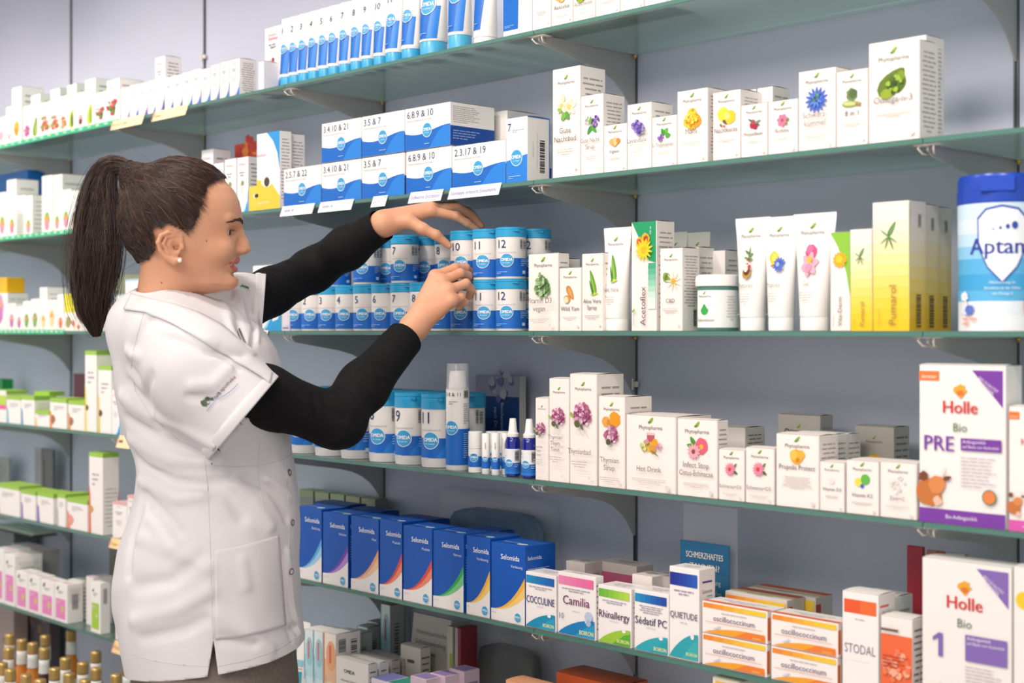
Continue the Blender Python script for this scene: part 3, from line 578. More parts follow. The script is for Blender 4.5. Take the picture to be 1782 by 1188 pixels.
def om7s(W, H):
    a = Art(); a.poly([(W*.97, 0), (W, 0), (W, H), (W*.97, H)], OB); a.poly([(0, H*.985), (W, H*.985), (W, H), (0, H)], OB); a.bar(W*.55, H*.15, W*.22, H*.5, vert=True, seed=4); a.lines(W*.25, H*.6, W*.05, 9, H*.03, '#a5a09c', .3); a.poly([(W*.42, H*.2), (W*.44, H*.2), (W*.44, H*.75), (W*.42, H*.75)], '#d5cfca'); return a
C(881, 918, 207, 1, 'narrow white and blue carton numbered 7 with a bar code side', WH, om7, om7s, None, dep=.062)
R1 = [(962, 1010, 122, ['Gute', 'Nachtbad'], 'jasmine', .07, 'tallest white carton with pale blossom and leaves'), (1011, 1050, 168, ['Gute Nacht', 'Sirup'], 'salvia', .06, 'white carton with violet sage flower'), (1051, 1091, 219, ['Ingwer'], 'ginger', .04, 'short white carton with ginger root'), (1092, 1134, 183, ['Lavandula'], 'lavender', .06, 'white carton with lavender picture'), (1135, 1178, 205, ['L-Tryptophan'], 'tryptophan', .05, 'white carton with green leaves and purple bloom'), (1179, 1232, 160, ['MSM'], 'crystals', .065, 'white carton with heaped yellow crystals'), (1241, 1289, 162, ['Nachtkerze'], 'primrose', .06, 'white carton with yellow evening primrose'), (1290, 1336, 184, ['Preiselbeer'], 'cranberry', .05, 'white carton with dark red berries'), (1337, 1389, 178, ['Rotklee'], 'rosehip', .05, 'white carton with a pink clover head'), (1390, 1455, 126, ['Schwarz-', 'kümmel'], 'cornflower', .06, 'white carton with a large blue flower'), (1456, 1511, 126, ['8 in 1'], 'cucumber', .06, 'white carton with cucumber picture'), (1512, 1601, 83, ['Omega-n-3'], 'alga', .055, 'widest white carton with dark green alga')]
for i, (a, b, t, ti, pic, dp, d) in enumerate(R1):
    C(a, b, t, 1, d, '#f1ebe7', phyto(ti, pic, ps=.32, py=.62 if a < 1500 else .58), side_fine(18 if t < 170 else 12, i), None, dep=dp, group='herb cartons on the second shelf')
C(1512, 1612, 90, 1, '@second wide white carton directly behind the alga carton, second shelf', '#eee8e5', None, side_fine(22, 9), None, dep=.055, yf=YF+.058, h=.17)
C(1270, 1316, 170, 1, '@white carton behind the yellow evening primrose carton, second shelf', '#ece6e3', None, side_fine(12, 9), None, dep=.05, yf=YF+.07, h=.128)
C(1318, 1345, 170, 1, '@white carton behind the pink clover carton, second shelf', '#ece6e3', None, side_fine(12, 8), None, dep=.05, yf=YF+.06, h=.126)

# ================================================================== THIRD SHELF (level 2)
C(-20, 12, 484, 2, '@yellow carton with orange end on top of white cartons, left edge, third shelf', '#e8b416', lambda W, H: Art().R(0, 0, W*.3, H, '#d88418').lines(W*.4, H*.8, W*.5, 3, H*.2, '#c0901a', .3, al='L'), dep=.06, yf=-.245, z0=LEV[2]+.123, h=.05)
L3 = [(-14, 13, 512, 'l', 'first, under the yellow carton'), (14, 27, 528, 'p', 'second'), (28, 39, 533, 'p', 'third'), (40, 53, 524, 'g', 'fourth'), (54, 68, 520, 'g', 'fifth'), (69, 82, 500, 'y', 'tall one'), (82, 99, 522, 'y', 'with a pale cone'), (100, 111, 512, 'o', 'with an orange fruit')]
for i, (a, b, t, k, d) in enumerate(L3):
    f = {'p': tulip('#b868b0', '#c898c8'), 'g': tulip('#7aa85a', '#6a9a4a'), 'y': tulip('#e0d49a', '#d9d0a4'), 'o': tulip('#e8662c', '#e87a3a'), 'l': tulip('#c878b8', '#c8a0c8')}[k]
    C(a, b, t, 2, '@blurred white herb carton on the left third shelf, %s' % d, '#f2f2f0', f, side_fine(8, i, col='#c5c8c5'), None, dep=.07 if i in (0, 5) else .05, yf=YF if i else -.25, group='blurred herb cartons', h=.122 if i == 0 else None)
def yellowtop(W, H): return Art().R(0, H*.5, W, H, '#eadf26').blob(W*.2, H*.25, W*.12, '#9a9a5a').cluster(W*.6, H*.25, W*.2, 8, ['#d8583a', '#e8a03a'], W*.06)
C(112, 150, 511, 2, 'white carton with a bright yellow upper half under the ponytail tip', '#f3efea', yellowtop, dep=.05)
C(151, 196, 538, 2, 'low white carton behind the ponytail end', '#f2efef', None, dep=.06)
C(200, 246, 440, 2, 'large pale olive carton behind her nape', '#c4c6a4', lambda W, H: Art().R(0, 0, W, H*.25, '#dcdcc8'), dep=.05, yf=-.12, h=.17)
C(200, 217, 513, 2, 'narrow white carton beside her collar', '#f0eef0', lambda W, H: Art().R(0, 0, W, H*.2, '#f0d8b0').R(0, H*.96, W, H, '#a8cfe4'), dep=.05)
C(218, 251, 486, 2, 'white carton with light blue lid edge behind her neck', '#f2f0f4', lambda W, H: Art().R(0, H*.96, W, H, '#a8cfe4').lines(W*.2, H*.75, W*.6, 3, H*.05, '#e0b8bc', .4, al='L'), side_fine(12, 4), dep=.05)
C(440, 474, 463, 2, 'white carton with a pale blue lid beyond her chin', '#efedf2', swoosh('#2c9ae0', '#9ad0f0'), dep=.018)
C(474, 490, 535, 2, 'turquoise and white carton left of the numbered jars', '#e8e8ee', lambda W, H: Art().poly([(0, 0), (W, 0), (W, H*.9), (W*.6, H*.5), (0, H*.4)], '#1f9ad0'), dep=.05)
C(491, 504, 528, 2, 'lilac-grey carton beside the first jar', '#dcd6e4', lambda W, H: Art().R(W*.1, H*.08, W*.9, H*.14, '#8a8494'), dep=.05)
# jars
JR = .0315; JY = YF+JR; JH = .1035; zj = LEV[2]+.0003
LJ = [(511, '1'), (532, '2'), (560, '3'), (591, '4'), (625, '5'), (661, '6'), (684, '7'), (719, '8'), (750, '9'), (783, '10'), (822, '11'), (862, '12')]
x12 = cyl_x(862, JR, JY); 
JX = [cyl_x(px, JR if n == '12' else .031, JY) for px, n in LJ]
for k in range(11, 0, -1):
    if JX[k]-JX[k-1] < .0662: JX[k-1] = JX[k]-.0662
for k, (px, n) in enumerate(LJ):
    jar(JX[k], JY, zj, JR, JH, n, 'white and blue tablet jar numbered %s, front row, bottom layer' % n, 2, 'numbered tablet jars', face=.78+.04*math.sin(k*2.1))
U = [(4, '5', 0), (6, '7', 0), (9, '10', 0), (10, '11', 0), (11, '12', 0)]
for k, n, dy in U:
    jar(JX[k]+(.002 if k == 6 else 0), JY+dy, zj+JH+.0003, JR, JH, n, 'white and blue tablet jar numbered %s, front row, upper layer' % n, 2, 'numbered tablet jars', face=.78+.05*math.sin(k*1.7))
JY2 = JY+.067
for k in range(12):
    jar(JX[k]+.003, JY2, zj, JR, JH, LJ[k][1], '@white and blue tablet jar in the second row behind jar %s, bottom layer, third shelf' % LJ[k][1], 2, 'numbered tablet jars', face=.75)
for k in (0, 1, 4, 6, 7, 11):
    jar(JX[k]+.004, JY2, zj+JH+.0003, JR, JH, LJ[k][1], '@white and blue tablet jar in the second row behind jar %s, upper layer, third shelf' % LJ[k][1], 2, 'numbered tablet jars', face=.75)
# herb goods to the right
C(920, 972, 443, 2, 'white carton with green moss tuft, first right of the jars', '#f2ebe6', phyto(['Vitamin D3', 'vegan'], 'moss', ps=.36, ty=.36), side_fine(14, 2), dep=.03)
C(944, 985, 443, 2, '@white carton behind the moss carton, third shelf', '#efe9e5', None, side_fine(14, 3), dep=.04, yf=YF+.036, h=.140)
C(974, 1012, 467, 2, 'short white carton with cut brown yam root', '#f2ebe6', phyto(['Wild Yam'], 'yam', ps=.34, ty=.32, py=.58), side_fine(12, 2), dep=.04)
C(1013, 1050, 442, 2, 'slim white carton with a small green aloe leaf', '#f0e8e3', phyto(['Aloe Vera', 'Spray'], 'aloe', ps=.28, ty=.36, py=.62), side_fine(12, 2), dep=.05)
def tb(xl, xr, yt, title, pic, desc, body='#f2efec', r=None, off=0):
    w = None; r = r or .0215; yc = YF+r+off; x0, x1 = wx(xl, yc), wx(xr, yc); w = x1-x0
    tube((x0+x1)/2, yc, LEV[2]+.0003, w, wz((xl+xr)/2, yt, yc)-LEV[2], min(r, w*.42), phtube(title, pic), desc, 2, body=body, caph=.026, ring=False, group='white cream tubes')
tb(1051, 1099, 396, ['Aloe Vera'], 'aloe', 'white tube with a green aloe leaf beside the green-topped carton')
def aceto(W, H):
    a = Art(); 
    a.poly([(W*.02, H), (W*.98, H), (W*.98, H*.62), (W*.70, H*.64)], '#1c9a66')
    for i in range(8):
        t0, t1 = .62-.42*i/8, .62-.42*(i+1)/8; g = ['#46a884', '#5eb392', '#78bfa2', '#92cbb2', '#aad6c2', '#c4e2d3', '#d9ebe2', '#ece9e3'][i]
        a.poly([(W*.98, H*t0), (W*.98, H*t1), (W*(.66+.03*i/8), H*t1), (W*.68, H*t0)], g)
    draw(a, 'calendula', W*.5, H*.74, W*.36)
    a.T('Acetoflex', W*.62, H*.05, W*.30, '#6a4050', al='L', rot=math.pi/2, wmax=H*.50); a.T('Phytopharma', W*.16, H*.05, W*.07, '#7d756f', al='L', rot=math.pi/2); a.leaf(W*.1, H*.17, W*.15, W*.07, .8, '#8cae3c'); a.T('125 ml', W*.86, H*.88, W*.09, '#e8f4ee', al='L', rot=math.pi/2); return a
C(1099, 1143, 387, 2, 'tall carton with green top and yellow daisy, upright lettering', '#f2ebe5', aceto, side_fine(20, 3), dep=.05)
C(1149, 1188, 433, 2, 'white carton with a pale star flower and green leaf', '#f2ebe6', phyto(['CBD'], 'cbd', ps=.34, ty=.34), side_fine(18, 4, True), dep=.048)
for i, q in enumerate([(1190, 1216, .058), (1213, 1243, .115), (1235, 1262, .165)]):
    C(q[0], q[1], 437, 2, '@white carton behind the star flower carton, %s row back, third shelf' % ['first', 'second', 'third'][i], '#e6e1de', None, side_fine(14, i), dep=.045, yf=YF+q[2], h=.150-.004*i)
C(1236, 1262, 437, 2, '@white carton at the back left of the white-lidded jar, third shelf', '#e4dfdc', None, side_fine(14, 7), dep=.045, yf=YF+.10, h=.145)
tbk = [(1160, 1196, .19, 'left'), (1196, 1236, .19, 'right')]
for a, b, off, d in tbk:
    yc = YF+off; x0, x1 = wx(a, yc), wx(b, yc)
    tube((x0+x1)/2, yc, LEV[2]+.0003, x1-x0, wz(b, 403, yc)-LEV[2], .018, phtube([], ''), 'grey-white tube at the back, %s of two behind the cartons' % d, 2, body='#cfcfca', caph=.02, ring=False)
# balm jar with white lid
def balm():
    r = .038; yc = YF+r+.004; cx = cyl_x(1211, r, yc); h = wz(1240, 478, yc-r*.5)-LEV[2]; b = MB()
    b.lathe([(r*.93, 0), (r*.96, .0015), (r*.97, .004), (r*.97, h*.8)], 0, 0, mat('#4f7f78', .2, .6), 40)
    a = Art(); a.R(-r*1.3, h*.06, r*1.5, h*.72, '#eef0ee'); leaf_logo(a, -r*.75, h*.64, r*.7); S = r*.22
    a.poly([(-r*.75+S*math.sin(t)*(1 if math.cos(t) < .2 else .75-.7*math.cos(t)*.6), h*.38-S*1.15*math.cos(t)*(-1)) for t in [2*math.pi*i/20 for i in range(20)]], '#38a84c')
    a.T('Teebaumbalsam', -r*.75, h*.17, r*.2, '#9a9490', wmax=r*1.0); a.lines(r*.6, h*.6, r*.6, 9, h*.05, '#c5c2c0', .3)
    a.onto(b, lambda u, v, e: ((r*.972+e)*math.sin(u/r), -(r*.972+e)*math.cos(u/r), v), grid=.006)
    o = b.build('balm_jar'); o.location = (cx, yc, LEV[2]+.0003); o.rotation_euler = (0, 0, .75); shade_auto(o); tag(o, 'wide glass balm jar with white lid and a green drop on the third shelf', 'jar')
    l = MB(); l.lathe([(r, h*.79), (r*1.03, h*.8), (r*1.04, h*.9), (r*1.0, h*.975), (r*.9, h)], 0, 0, mat('#f2f0ee', .3), 40); q = l.build('lid', o); shade_auto(q)
balm()
tb(1280, 1341, 379, ['Phytoven'], 'phytoven', 'white tube with a chestnut and leafy twig, left of three large tubes', off=.012)
tb(1329, 1391, 377, ['Propolis'], 'propolis', 'white tube with blue and yellow flowers, middle of three large tubes', off=.006)
tb(1381, 1456, 371, ['Gel'], 'orchid', 'white tube with pink orchid, right of three large tubes', r=.024)
def vita(W, H):
    a = Art(); a.poly([(0, H), (W, H), (W, H*.35), (W*.8, H*.6), (W*.4, H*.85)], '#8cc43c'); draw(a, 'calbig', W*.5, H*.72, W*.4); a.T('Vita-Derm', W*.62, H*.05, W*.30, '#7d6468', al='L', rot=math.pi/2, wmax=H*.5); a.T('Phytopharma', W*.22, H*.05, W*.1, '#a39b97', al='L', rot=math.pi/2); return a
C(1445, 1480, 405, 2, 'slim carton with orange flower and lime green corner', '#f2ece6', vita, dep=.04)
def puma(W, H):
    a = Art(); cols = ['#f3c71c', '#f4cb2a', '#f4d040', '#f4d558', '#f4da70', '#f4df88', '#f4e49e', '#f3e7b2', '#f2e9c4', '#f1ebd2', '#f1ece0']
    for i, c in enumerate(cols): a.R(0, H*.085*i if i else 0, W, H*.085*(i+1) if i < 10 else H, c)
    draw(a, 'agave', W*.45, H*.72, W*.36); a.T('Pumarol', W*.66, H*.05, W*.3, '#a08a44', al='L', rot=math.pi/2, wmax=H*.42); a.T('Phytopharma', W*.2, H*.05, W*.07, '#b8a050', al='L', rot=math.pi/2); return a
def pumas(W, H):
    a = Art(); cols = ['#e0b41c', '#e0ba34', '#dfc050', '#dec66c', '#ddcb88', '#dccfa0', '#dbd1b4', '#dad3c4', '#dad5cc', '#dad6d0']
    for i, c in enumerate(cols): a.R(0, H*.1*i, W, H*.1*(i+1), c)
    a.bar(W*.4, H*.03, W*.3, H*.25, vert=True, seed=2); a.bar(W*.5, H*.8, W*.2, H*.1, '#77727a', vert=True, seed=3); return a
C(1481, 1519, 400, 2, 'small yellow and white gradient carton with agave plant', '#f1ebd8', puma, pumas, dep=.04)
C(1520, 1583, 353, 2, 'tall yellow and white gradient carton with agave plant', '#f1ebd8', puma, pumas, dep=.045)
C(1545, 1606, 355, 2, '@second tall yellow gradient carton, directly behind the front one, third shelf', '#f1ebd8', puma, pumas, dep=.045, yf=YF+.05, h=.1975)
C(1575, 1630, 357, 2, '@third tall yellow gradient carton, hindmost of the stack beside the milk tin, third shelf', '#f1ebd8', puma, pumas, dep=.045, yf=YF+.10, h=.1965)
def tin():
    r = .062; yc = YF+r; cx = cyl_x(1667, r, yc); h = wz(1740, 300, yc-r)-LEV[2]; b = MB()
    b.lathe([(r*.97, 0), (r*.985, .001), (r*.985, h*.82)], 0, 0, mat('#eef3f8', .3, .5), 48)
    a = Art(); cols = ['#f2f4f8', '#e6eef8', '#5ab4e4', '#3fa4dc', '#58b0e2', '#8ccaf0', '#bfe0f6', '#d8ecfa', '#cfe6f8']
    ys = [.0, .1, .19, .26, .36, .46, .54, .62, .72, .82]
    for i, c in enumerate(cols): a.R(-r*1.5, h*ys[i], r*1.5, h*ys[i+1], c)
    c0 = .0*r
    sh = [(-.62, .74), (-.4, .80), (0, .82), (.4, .80), (.62, .74), (.6, .55), (.36, .42), (0, .32), (-.36, .42), (-.6, .55)]
    a.poly([(c0+x*r*.95, h*(y-.02)) for x, y in sh], '#3f58b0'); a.poly([(c0+x*r*.88, h*(.56+(y-.56)*.94-.02)) for x, y in sh], '#eef5fc')
    a.T('Aptamil', c0+r*.05, h*.49, r*.54, '#2a3a9c', wmax=r*2.3, bold=r*.012)
    for i, s in enumerate((.02, .03, .045, .07)): a.E(c0+r*(-.2+.16*i), h*(.645+.008*i), r*s, r*s*1.3, '#2a4aa8', 12)
    for i in range(3): a.T(['Milchnahrung im', 'Anschluss an das Stillen', 'mit Omega-3'][i], c0, h*(.30-.035*i), r*.085, '#f4fafd', wmax=r*1.0)
    a.blob(-r*.95, h*.22, r*.12, '#eef2f8', 3); a.blob(-r*.93, h*.15, r*.15, '#e2e8f4', 4); a.blob(-r*.8, h*.13, r*.13, '#5a78c8', 5)
    a.E(r*.8, h*.16, r*.32, r*.34, '#f08a4c'); a.T('1', r*.8, h*.11, r*.4, '#fdf3ea', bold=r*.02); a.lines(-r*1.0, h*.07, r*.5, 2, h*.03, '#f0a890', .5, al='L')
    a.onto(b, lambda u, v, e: ((r*.987+e)*math.sin(u/r), -(r*.987+e)*math.cos(u/r), v), grid=.008)
    o = b.build('milk_powder_tin'); o.location = (cx, yc, LEV[2]+.0003); o.rotation_euler = (0, 0, .50); shade_auto(o); tag(o, 'large light blue milk powder tin with a dark blue lid at the right edge', 'tin')
    l = MB(); l.lathe([(r*1.0, h*.81), (r*1.03, h*.82), (r*1.03, h*.90), (r*1.01, h*.905), (r*1.01, h*.975), (r*.97, h)], 0, 0, mat('#1c44b4', .3, .5), 48)
    l.box(-r*.5, -r*1.06, h*.88, r*.3, -r*.9, h*.985, mat('#1f4cc0', .3), .002); q = l.build('lid', o); shade_auto(q)
tin()
# ================================================================== FOURTH SHELF (level 3)
def gtop(W, Dp): return Art().R(0, 0, W, Dp, '#a4cc4c')
def greenband(c='#f0c060', c2=None):
    def f(W, H):
        a = Art(); a.R(0, H-.012 if H > .03 else H*.8, W, H, '#9cc848'); a.poly([(0, 0), (W*.16, 0), (W*.1, H*.5), (0, H*.6)], c); a.lines(W*.25, H*.72, W*.6, 3, H*.06, '#b4aeb8', .4, al='L', seed=int(H*999))
        if c2: a.blob(W*.2, H*.3, W*.12, c2)
        return a
    return f
def gside(W, H): return fine(W, H, 8, 3, .8, .1, '#c8c4c0').R(0, H-.012, W, H, '#8fba44')
C(-14, 11, 678, 3, 'white carton with lime and pink stripes cut by the left edge', '#f3f1ee', lambda W, H: Art().R(0, H*.75, W, H, '#f0efe8').R(0, H*.5, W, H*.85, '#b8d84c').R(0, H*.42, W, H*.55, '#ec5aa0'), gside, gtop, dep=.07)
L4 = [(12, 36, 688, '#7ac0d8', 'second from the left edge'), (37, 60, 688, '#5a9ac8', 'third from the left edge'), (61, 86, 713, '#f0c890', 'low one in the lime-topped row'), (87, 116, 692, '#e8a04c', 'left of two with orange corners'), (119, 147, 696, '#e0a040', 'right of two with orange corners')]
for i, (a, b, t, c, d) in enumerate(L4):
    C(a, b, t, 3, '@white carton with lime green lid, %s, fourth shelf left' % d, '#f4f2ef', greenband(c, '#a86a4c' if i > 2 else None), gside, gtop, dep=.07 if i != 2 else .05, group='lime-lidded cartons')
C(148, 168, 610, 3, 'tall white carton with lime lid and yellow corner beside the tunic', '#f4f1ee', greenband('#ecd84c', '#7a5a3c'), gside, gtop, dep=.07)
C(171, 194, 636, 3, 'second tallest white carton with lime lid, touching the tunic outline', '#f4f1ee', greenband('#e8d040', '#5a3a2c'), gside, gtop, dep=.05)
C(195, 209, 678, 3, 'white carton with a blue corner half behind the tunic', '#f4f2f2', swoosh('#2c96dc', '#b8dcf0'), dep=.05)
C(60, 86, 683, 3, '@white carton with lime lid standing behind the low one, fourth shelf left', '#efeeea', greenband(), gside, gtop, dep=.05, yf=YF+.07, h=.10)
C(128, 165, 598, 3, 'dark red booklet leaning against the wall beside the tall cartons', '#7c3446', None, dep=.006, yf=-.05, h=.15, name='booklet', cat='booklet', flap=False)
C(-8, 4, 632, 3, 'green bottle-shaped carton at the back of the left edge', '#1c9a50', None, dep=.04, yf=-.09, h=.12)
C(512, 545, 742, 3, 'small white carton behind the first big jars', '#e9e6e4', None, dep=.05, yf=-.1, h=.08)
# big jars with blue lids
BR = .038; BY = YF+BR+.004; BH = wz(705, 683, BY-BR*.6)-LEV[3]
LB4 = [(503, '3'), (547, '5'), (592, '7'), (641, '8'), (686, '9'), (732, '11')]
for px, n in LB4:
    jar(cyl_x(px, BR, BY), BY, LEV[3]+.0003, BR, BH, n, 'large blue-lidded tablet jar numbered %s, front row' % n if px > 640 else 'large blue-lidded tablet jar %s under her forearm, front row' % {'3': 'leftmost', '5': 'second from left', '7': 'third from left'}[n], 3, 'large blue-lidded jars', face=.62, big=True)
for px, n in LB4[:6]:
    jar(cyl_x(px, BR, BY)+.006, BY+.081, LEV[3]+.0003, BR, BH, n, '@large blue-lidded tablet jar in the row behind large jar %s, fourth shelf' % n, 3, 'large blue-lidded jars', face=.62, big=True)
def airless():
    r = .0245; yc = YF+r; cx = cyl_x(776, r, yc); H = wz(800, 633, yc-r*.7)-LEV[3]; hb = H*.76; b = MB()
    b.lathe([(r*.95, 0), (r, .002), (r, hb*.98), (r*.97, hb)], 0, 0, mat('#efecea', .3), 36)
    a = Art(); a.R(-r*1.5, H*.05, r*1.6, H*.39, OB); a.T('3 8 & 11', -r*.35, H*.695, H*.05, '#2c3c50', wmax=r*1.5); a.lines(-r*.7, H*.64, r*.9, 2, H*.02, '#a0a8b4', .4, al='L'); omlogo(a, -r*.45, H*.40, r*.62)
    a.bar(r*.62, H*.68, r*.5, H*.07, vert=False, seed=3); a.lines(r*.6, H*.62, r*.6, 10, H*.02, '#a8a29e', .35, al='L'); a.lines(r*.6, H*.34, r*.5, 12, H*.02, '#9cc0ee', .35, al='L')
    a.onto(b, lambda u, v, e: ((r+.0002+e)*math.sin(u/r), -(r+.0002+e)*math.cos(u/r), v), grid=.006)
    o = b.build('pump_bottle'); o.location = (cx, yc, LEV[3]+.0003); o.rotation_euler = (0, 0, .72); shade_auto(o); tag(o, 'tall white and blue pump bottle under a clear cap on the fourth shelf', 'bottle')
    p = MB(); p.lathe([(r*.7, hb), (r*.8, hb+.003), (r*.76, hb+H*.06), (r*.72, hb+H*.13), (r*.66, hb+H*.17)], 0, 0, mat('#f3f1ef', .3), 24); q = p.build('pump_head', o); shade_auto(q)
    c = MB(); c.lathe([(r*1.02, hb-.002), (r*1.02, hb+.002), (r*.97, hb+.006), (r*.93, H-.002), (r*.88, H)], 0, 0, glassy('clear_cap', '#f4f6fa', .28, .08), 30); q = c.build('clear_cap', o); shade_auto(q)
airless()
def stick(xl, r, yt, desc, txt, dz=0, off=0, capfrac=.5, n='lip_balm_stick', cat='stick'):
    yc = YF+r+off; cx = cyl_x(xl, r, yc); H = wz(xl+8, yt, yc)-LEV[3]; b = MB()
    b.lathe([(r*.95, 0), (r, .0008), (r, H*capfrac)], 0, 0, mat('#f0eeec', .35), 24)
    a = Art(); a.R(-r*1.5, H*.14, r*1.5, H*.40, OB); omlogo(a, -r*.1, H*.37, r*.62)
    a.T(txt, -r*.55, H*.43, H*.045, '#3a4a60', al='L', wmax=r*1.4)
    a.onto(b, lambda u, v, e: ((r+.0002+e)*math.sin(u/r), -(r+.0002+e)*math.cos(u/r), v), grid=.004)
    o = b.build(n); o.location = (cx, yc, LEV[3]+.0003); o.rotation_euler = (0, 0, .7); shade_auto(o); tag(o, where(desc, 3), cat)
    c = MB(); c.lathe([(r*1.0, H*capfrac+.0004), (r*1.01, H*capfrac+.001), (r*1.0, H-.001), (r*.93, H)], 0, 0, mat('#f3f1ef', .3), 24)
    a = Art(); a.T('Lipstick', r*.1, H*.62, r*.5, '#444c5c', al='L', rot=math.pi/2, wmax=H*.3)
    if cat == 'stick' and r < .012: a.onto(c, lambda u, v, e: ((r+.0003+e)*math.sin(u/r), -(r+.0003+e)*math.cos(u/r), v), grid=.004)
    q = c.build('cap', o); shade_auto(q)
stick(815, .0145, 750, 'stout white and blue roll-on stick beside the pump bottle', '3 8 & 11', cat='stick', capfrac=.58, n='roll_on_stick')
stick(838.5, .0085, 754, 'slim white and blue lip stick, left of two', '', capfrac=.42)
stick(855.5, .0085, 753, 'slim white and blue lip stick, right of two', '', capfrac=.42)
stick(872.5, .0085, 753, 'slim white lip stick half hidden behind the first blue dropper bottle', '', capfrac=.42, off=.022)
stick(845, .0145, 750, 'stout white stick in the row behind the two lip sticks', '', capfrac=.6, off=.045, n='roll_on_stick')
stick(862, .0145, 750, 'stout white stick behind the right lip stick', '', capfrac=.6, off=.06, n='roll_on_stick')
def dropper(xl, yt, num, desc):
    r = .0155; yc = YF+r; cx = cyl_x(xl, r, yc); H = wz(xl+14, yt, yc)-LEV[3]; zb = H*.70; b = MB()
    b.lathe([(r*.85, 0), (r, .002), (r, zb*.86), (r*.8, zb*.96), (r*.55, zb)], 0, 0, mat('#141f86', .12, .7), 32)
    a = Art(); a.R(-r*1.4, H*.05, r*1.45, H*.48, '#ecebf0'); a.R(-r*1.4, H*.05, r*1.45, H*.24, '#1c6cc4'); a.R(-r*1.4, H*.05, r*1.45, H*.09, OB2)
    omlogo(a, -r*.4, H*.24, r*.5); a.T(num, -r*1.1, H*.40, H*.07, DK, al='L'); a.lines(-r*1.0, H*.36, r*.9, 1, H*.025, '#a0a8c0', .4, al='L'); a.bar(r*.35, H*.28, r*.5, H*.17, vert=True, seed=3); a.lines(r*.3, H*.2, r*.7, 2, H*.03, '#a9c6ee', .4, al='L')
    a.onto(b, lambda u, v, e: ((r+.0002+e)*math.sin(u/r), -(r+.0002+e)*math.cos(u/r), v), grid=.004)
    o = b.build('dropper_bottle'); o.location = (cx, yc, LEV[3]+.0003); o.rotation_euler = (0, 0, .68); shade_auto(o); tag(o, where(desc, 3), 'bottle')
    c = MB(); c.lathe([(r*.78, zb-.002), (r*.80, zb-.001), (r*.80, H*.74), (r*.62, H*.76), (r*.56, H*.80), (r*.42, H*.99), (r*.38, H)], 0, 0, mat('#f4f2f0', .35), 28); q = c.build('cap', o); shade_auto(q)
dropper(879, 728, '', 'small dark blue dropper bottle with white cap, left of two')
dropper(907.5, 729, '2', 'small dark blue dropper bottle numbered 2, right of two')
# books at the back
def bookcover(W, H):
    a = Art(); a.R(0, H*.75, W, H, '#8a8ca4'); a.cluster(W*.6, H*.9, W*.25, 12, ['#5a5c94', '#a4a4b4'], W*.07)
    a.T('Biochemische Mine-', W*.60, H*.68, H*.075, '#9cb4d8', al='L', rot=-math.pi/2); a.T('nach Dr. Schüs', W*.45, H*.62, H*.075, '#9cb4d8', al='L', rot=-math.pi/2); return a
C(828, 904, 652, 3, 'dark blue hardback book with upright title behind the pump bottle', '#173a74', bookcover, lambda W, H: Art().R(0, 0, W, H, '#c8c4bc'), None, dep=.02, yf=-.045, name='book', cat='book', flap=False)
C(698, 762, 652, 3, '@blue and white booklet at the back above her cuff, fourth shelf', '#6f86b8', lambda W, H: Art().R(W*.2, H*.4, W, H*.95, '#a8b0c0').R(W*.15, 0, W*.2, H, '#2c5aa8'), None, None, dep=.01, yf=-.07, h=.15, name='booklet', cat='booklet', flap=False)
C(763, 790, 650, 3, '@grey booklet at the back left of the pump bottle, fourth shelf', '#9a9cac', lambda W, H: Art().R(W*.8, 0, W, H, '#8a9468'), None, None, dep=.01, yf=-.07, h=.15, name='booklet', cat='booklet', flap=False)
R3 = [(932, 955, 692, ['Thymian', 'Thym', 'Timo'], 'thyme', .05, 'smallest white thyme carton beside the dropper bottles', .40), (956, 991, 658, ['Thymian', 'Thym', 'Timo'], 'thyme', .06, 'taller white thyme carton, second from left', .42), (992, 1039, 650, ['Thymianbad'], 'thyme', .075, 'tallest white thyme carton with one-line title', .28), (1042, 1088, 689, ['Thymian', 'Sirup'], 'thymeginger', .075, 'white carton with thyme flower, ginger and honeycomb', .28), (1090, 1177, 721, ['Hot Drink'], 'hotdrink', .10, 'wide white carton with tea glass and ginger picture', .27), (1179, 1249, 728, ['Infect Stop', 'Cistus-Echinacea'], 'infect', .03, 'white carton with two pink blossoms', .38), (1251, 1296, 781, ['Echinacea+D3'], 'echin', .045, 'small white carton with coneflower, left of two', .25), (1298, 1348, 778, ['Echinacea+D3'], 'echin', .045, 'small white carton with coneflower, right of two', .25), (1351, 1426, 754, ['Propolis Protect'], 'honey', .055, 'white carton with honeycomb lump and much small print', .52), (1427, 1470, 803, ['Vitamin D3'], 'pale', .05, 'smallest white carton with a pale pink dot', .42), (1473, 1530, 800, ['Vitamin K2'], 'vitk', .07, 'white carton with yellow, green and blue discs', .33), (1532, 1596, 803, ['Zink+C'], 'sketch', .06, 'white carton with a faint grey sketch beside the milk powder carton', .33)]
for i, (a, b, t, ti, pic, dp, d, ty) in enumerate(R3):
    C(a, b, t, 3, d, '#f5ece7', phyto(ti, pic, ps=.30 if a < 1085 or a > 1250 else .25, ty=ty, py=.62 if pic != 'honey' else .70, extra=3 if pic != 'honey' else 8), side_fine(14, i), None, dep=dp, group='herb cartons on the fourth shelf')
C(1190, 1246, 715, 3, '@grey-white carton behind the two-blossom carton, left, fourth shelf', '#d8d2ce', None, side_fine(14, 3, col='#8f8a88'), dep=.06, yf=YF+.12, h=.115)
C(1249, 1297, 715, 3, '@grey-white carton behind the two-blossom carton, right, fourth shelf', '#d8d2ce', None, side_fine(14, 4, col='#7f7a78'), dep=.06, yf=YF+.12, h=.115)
C(1383, 1452, 757, 3, '@white carton directly behind the honeycomb carton, fourth shelf', '#efe8e4', None, side_fine(12, 3), dep=.04, yf=YF+.058, h=.118)
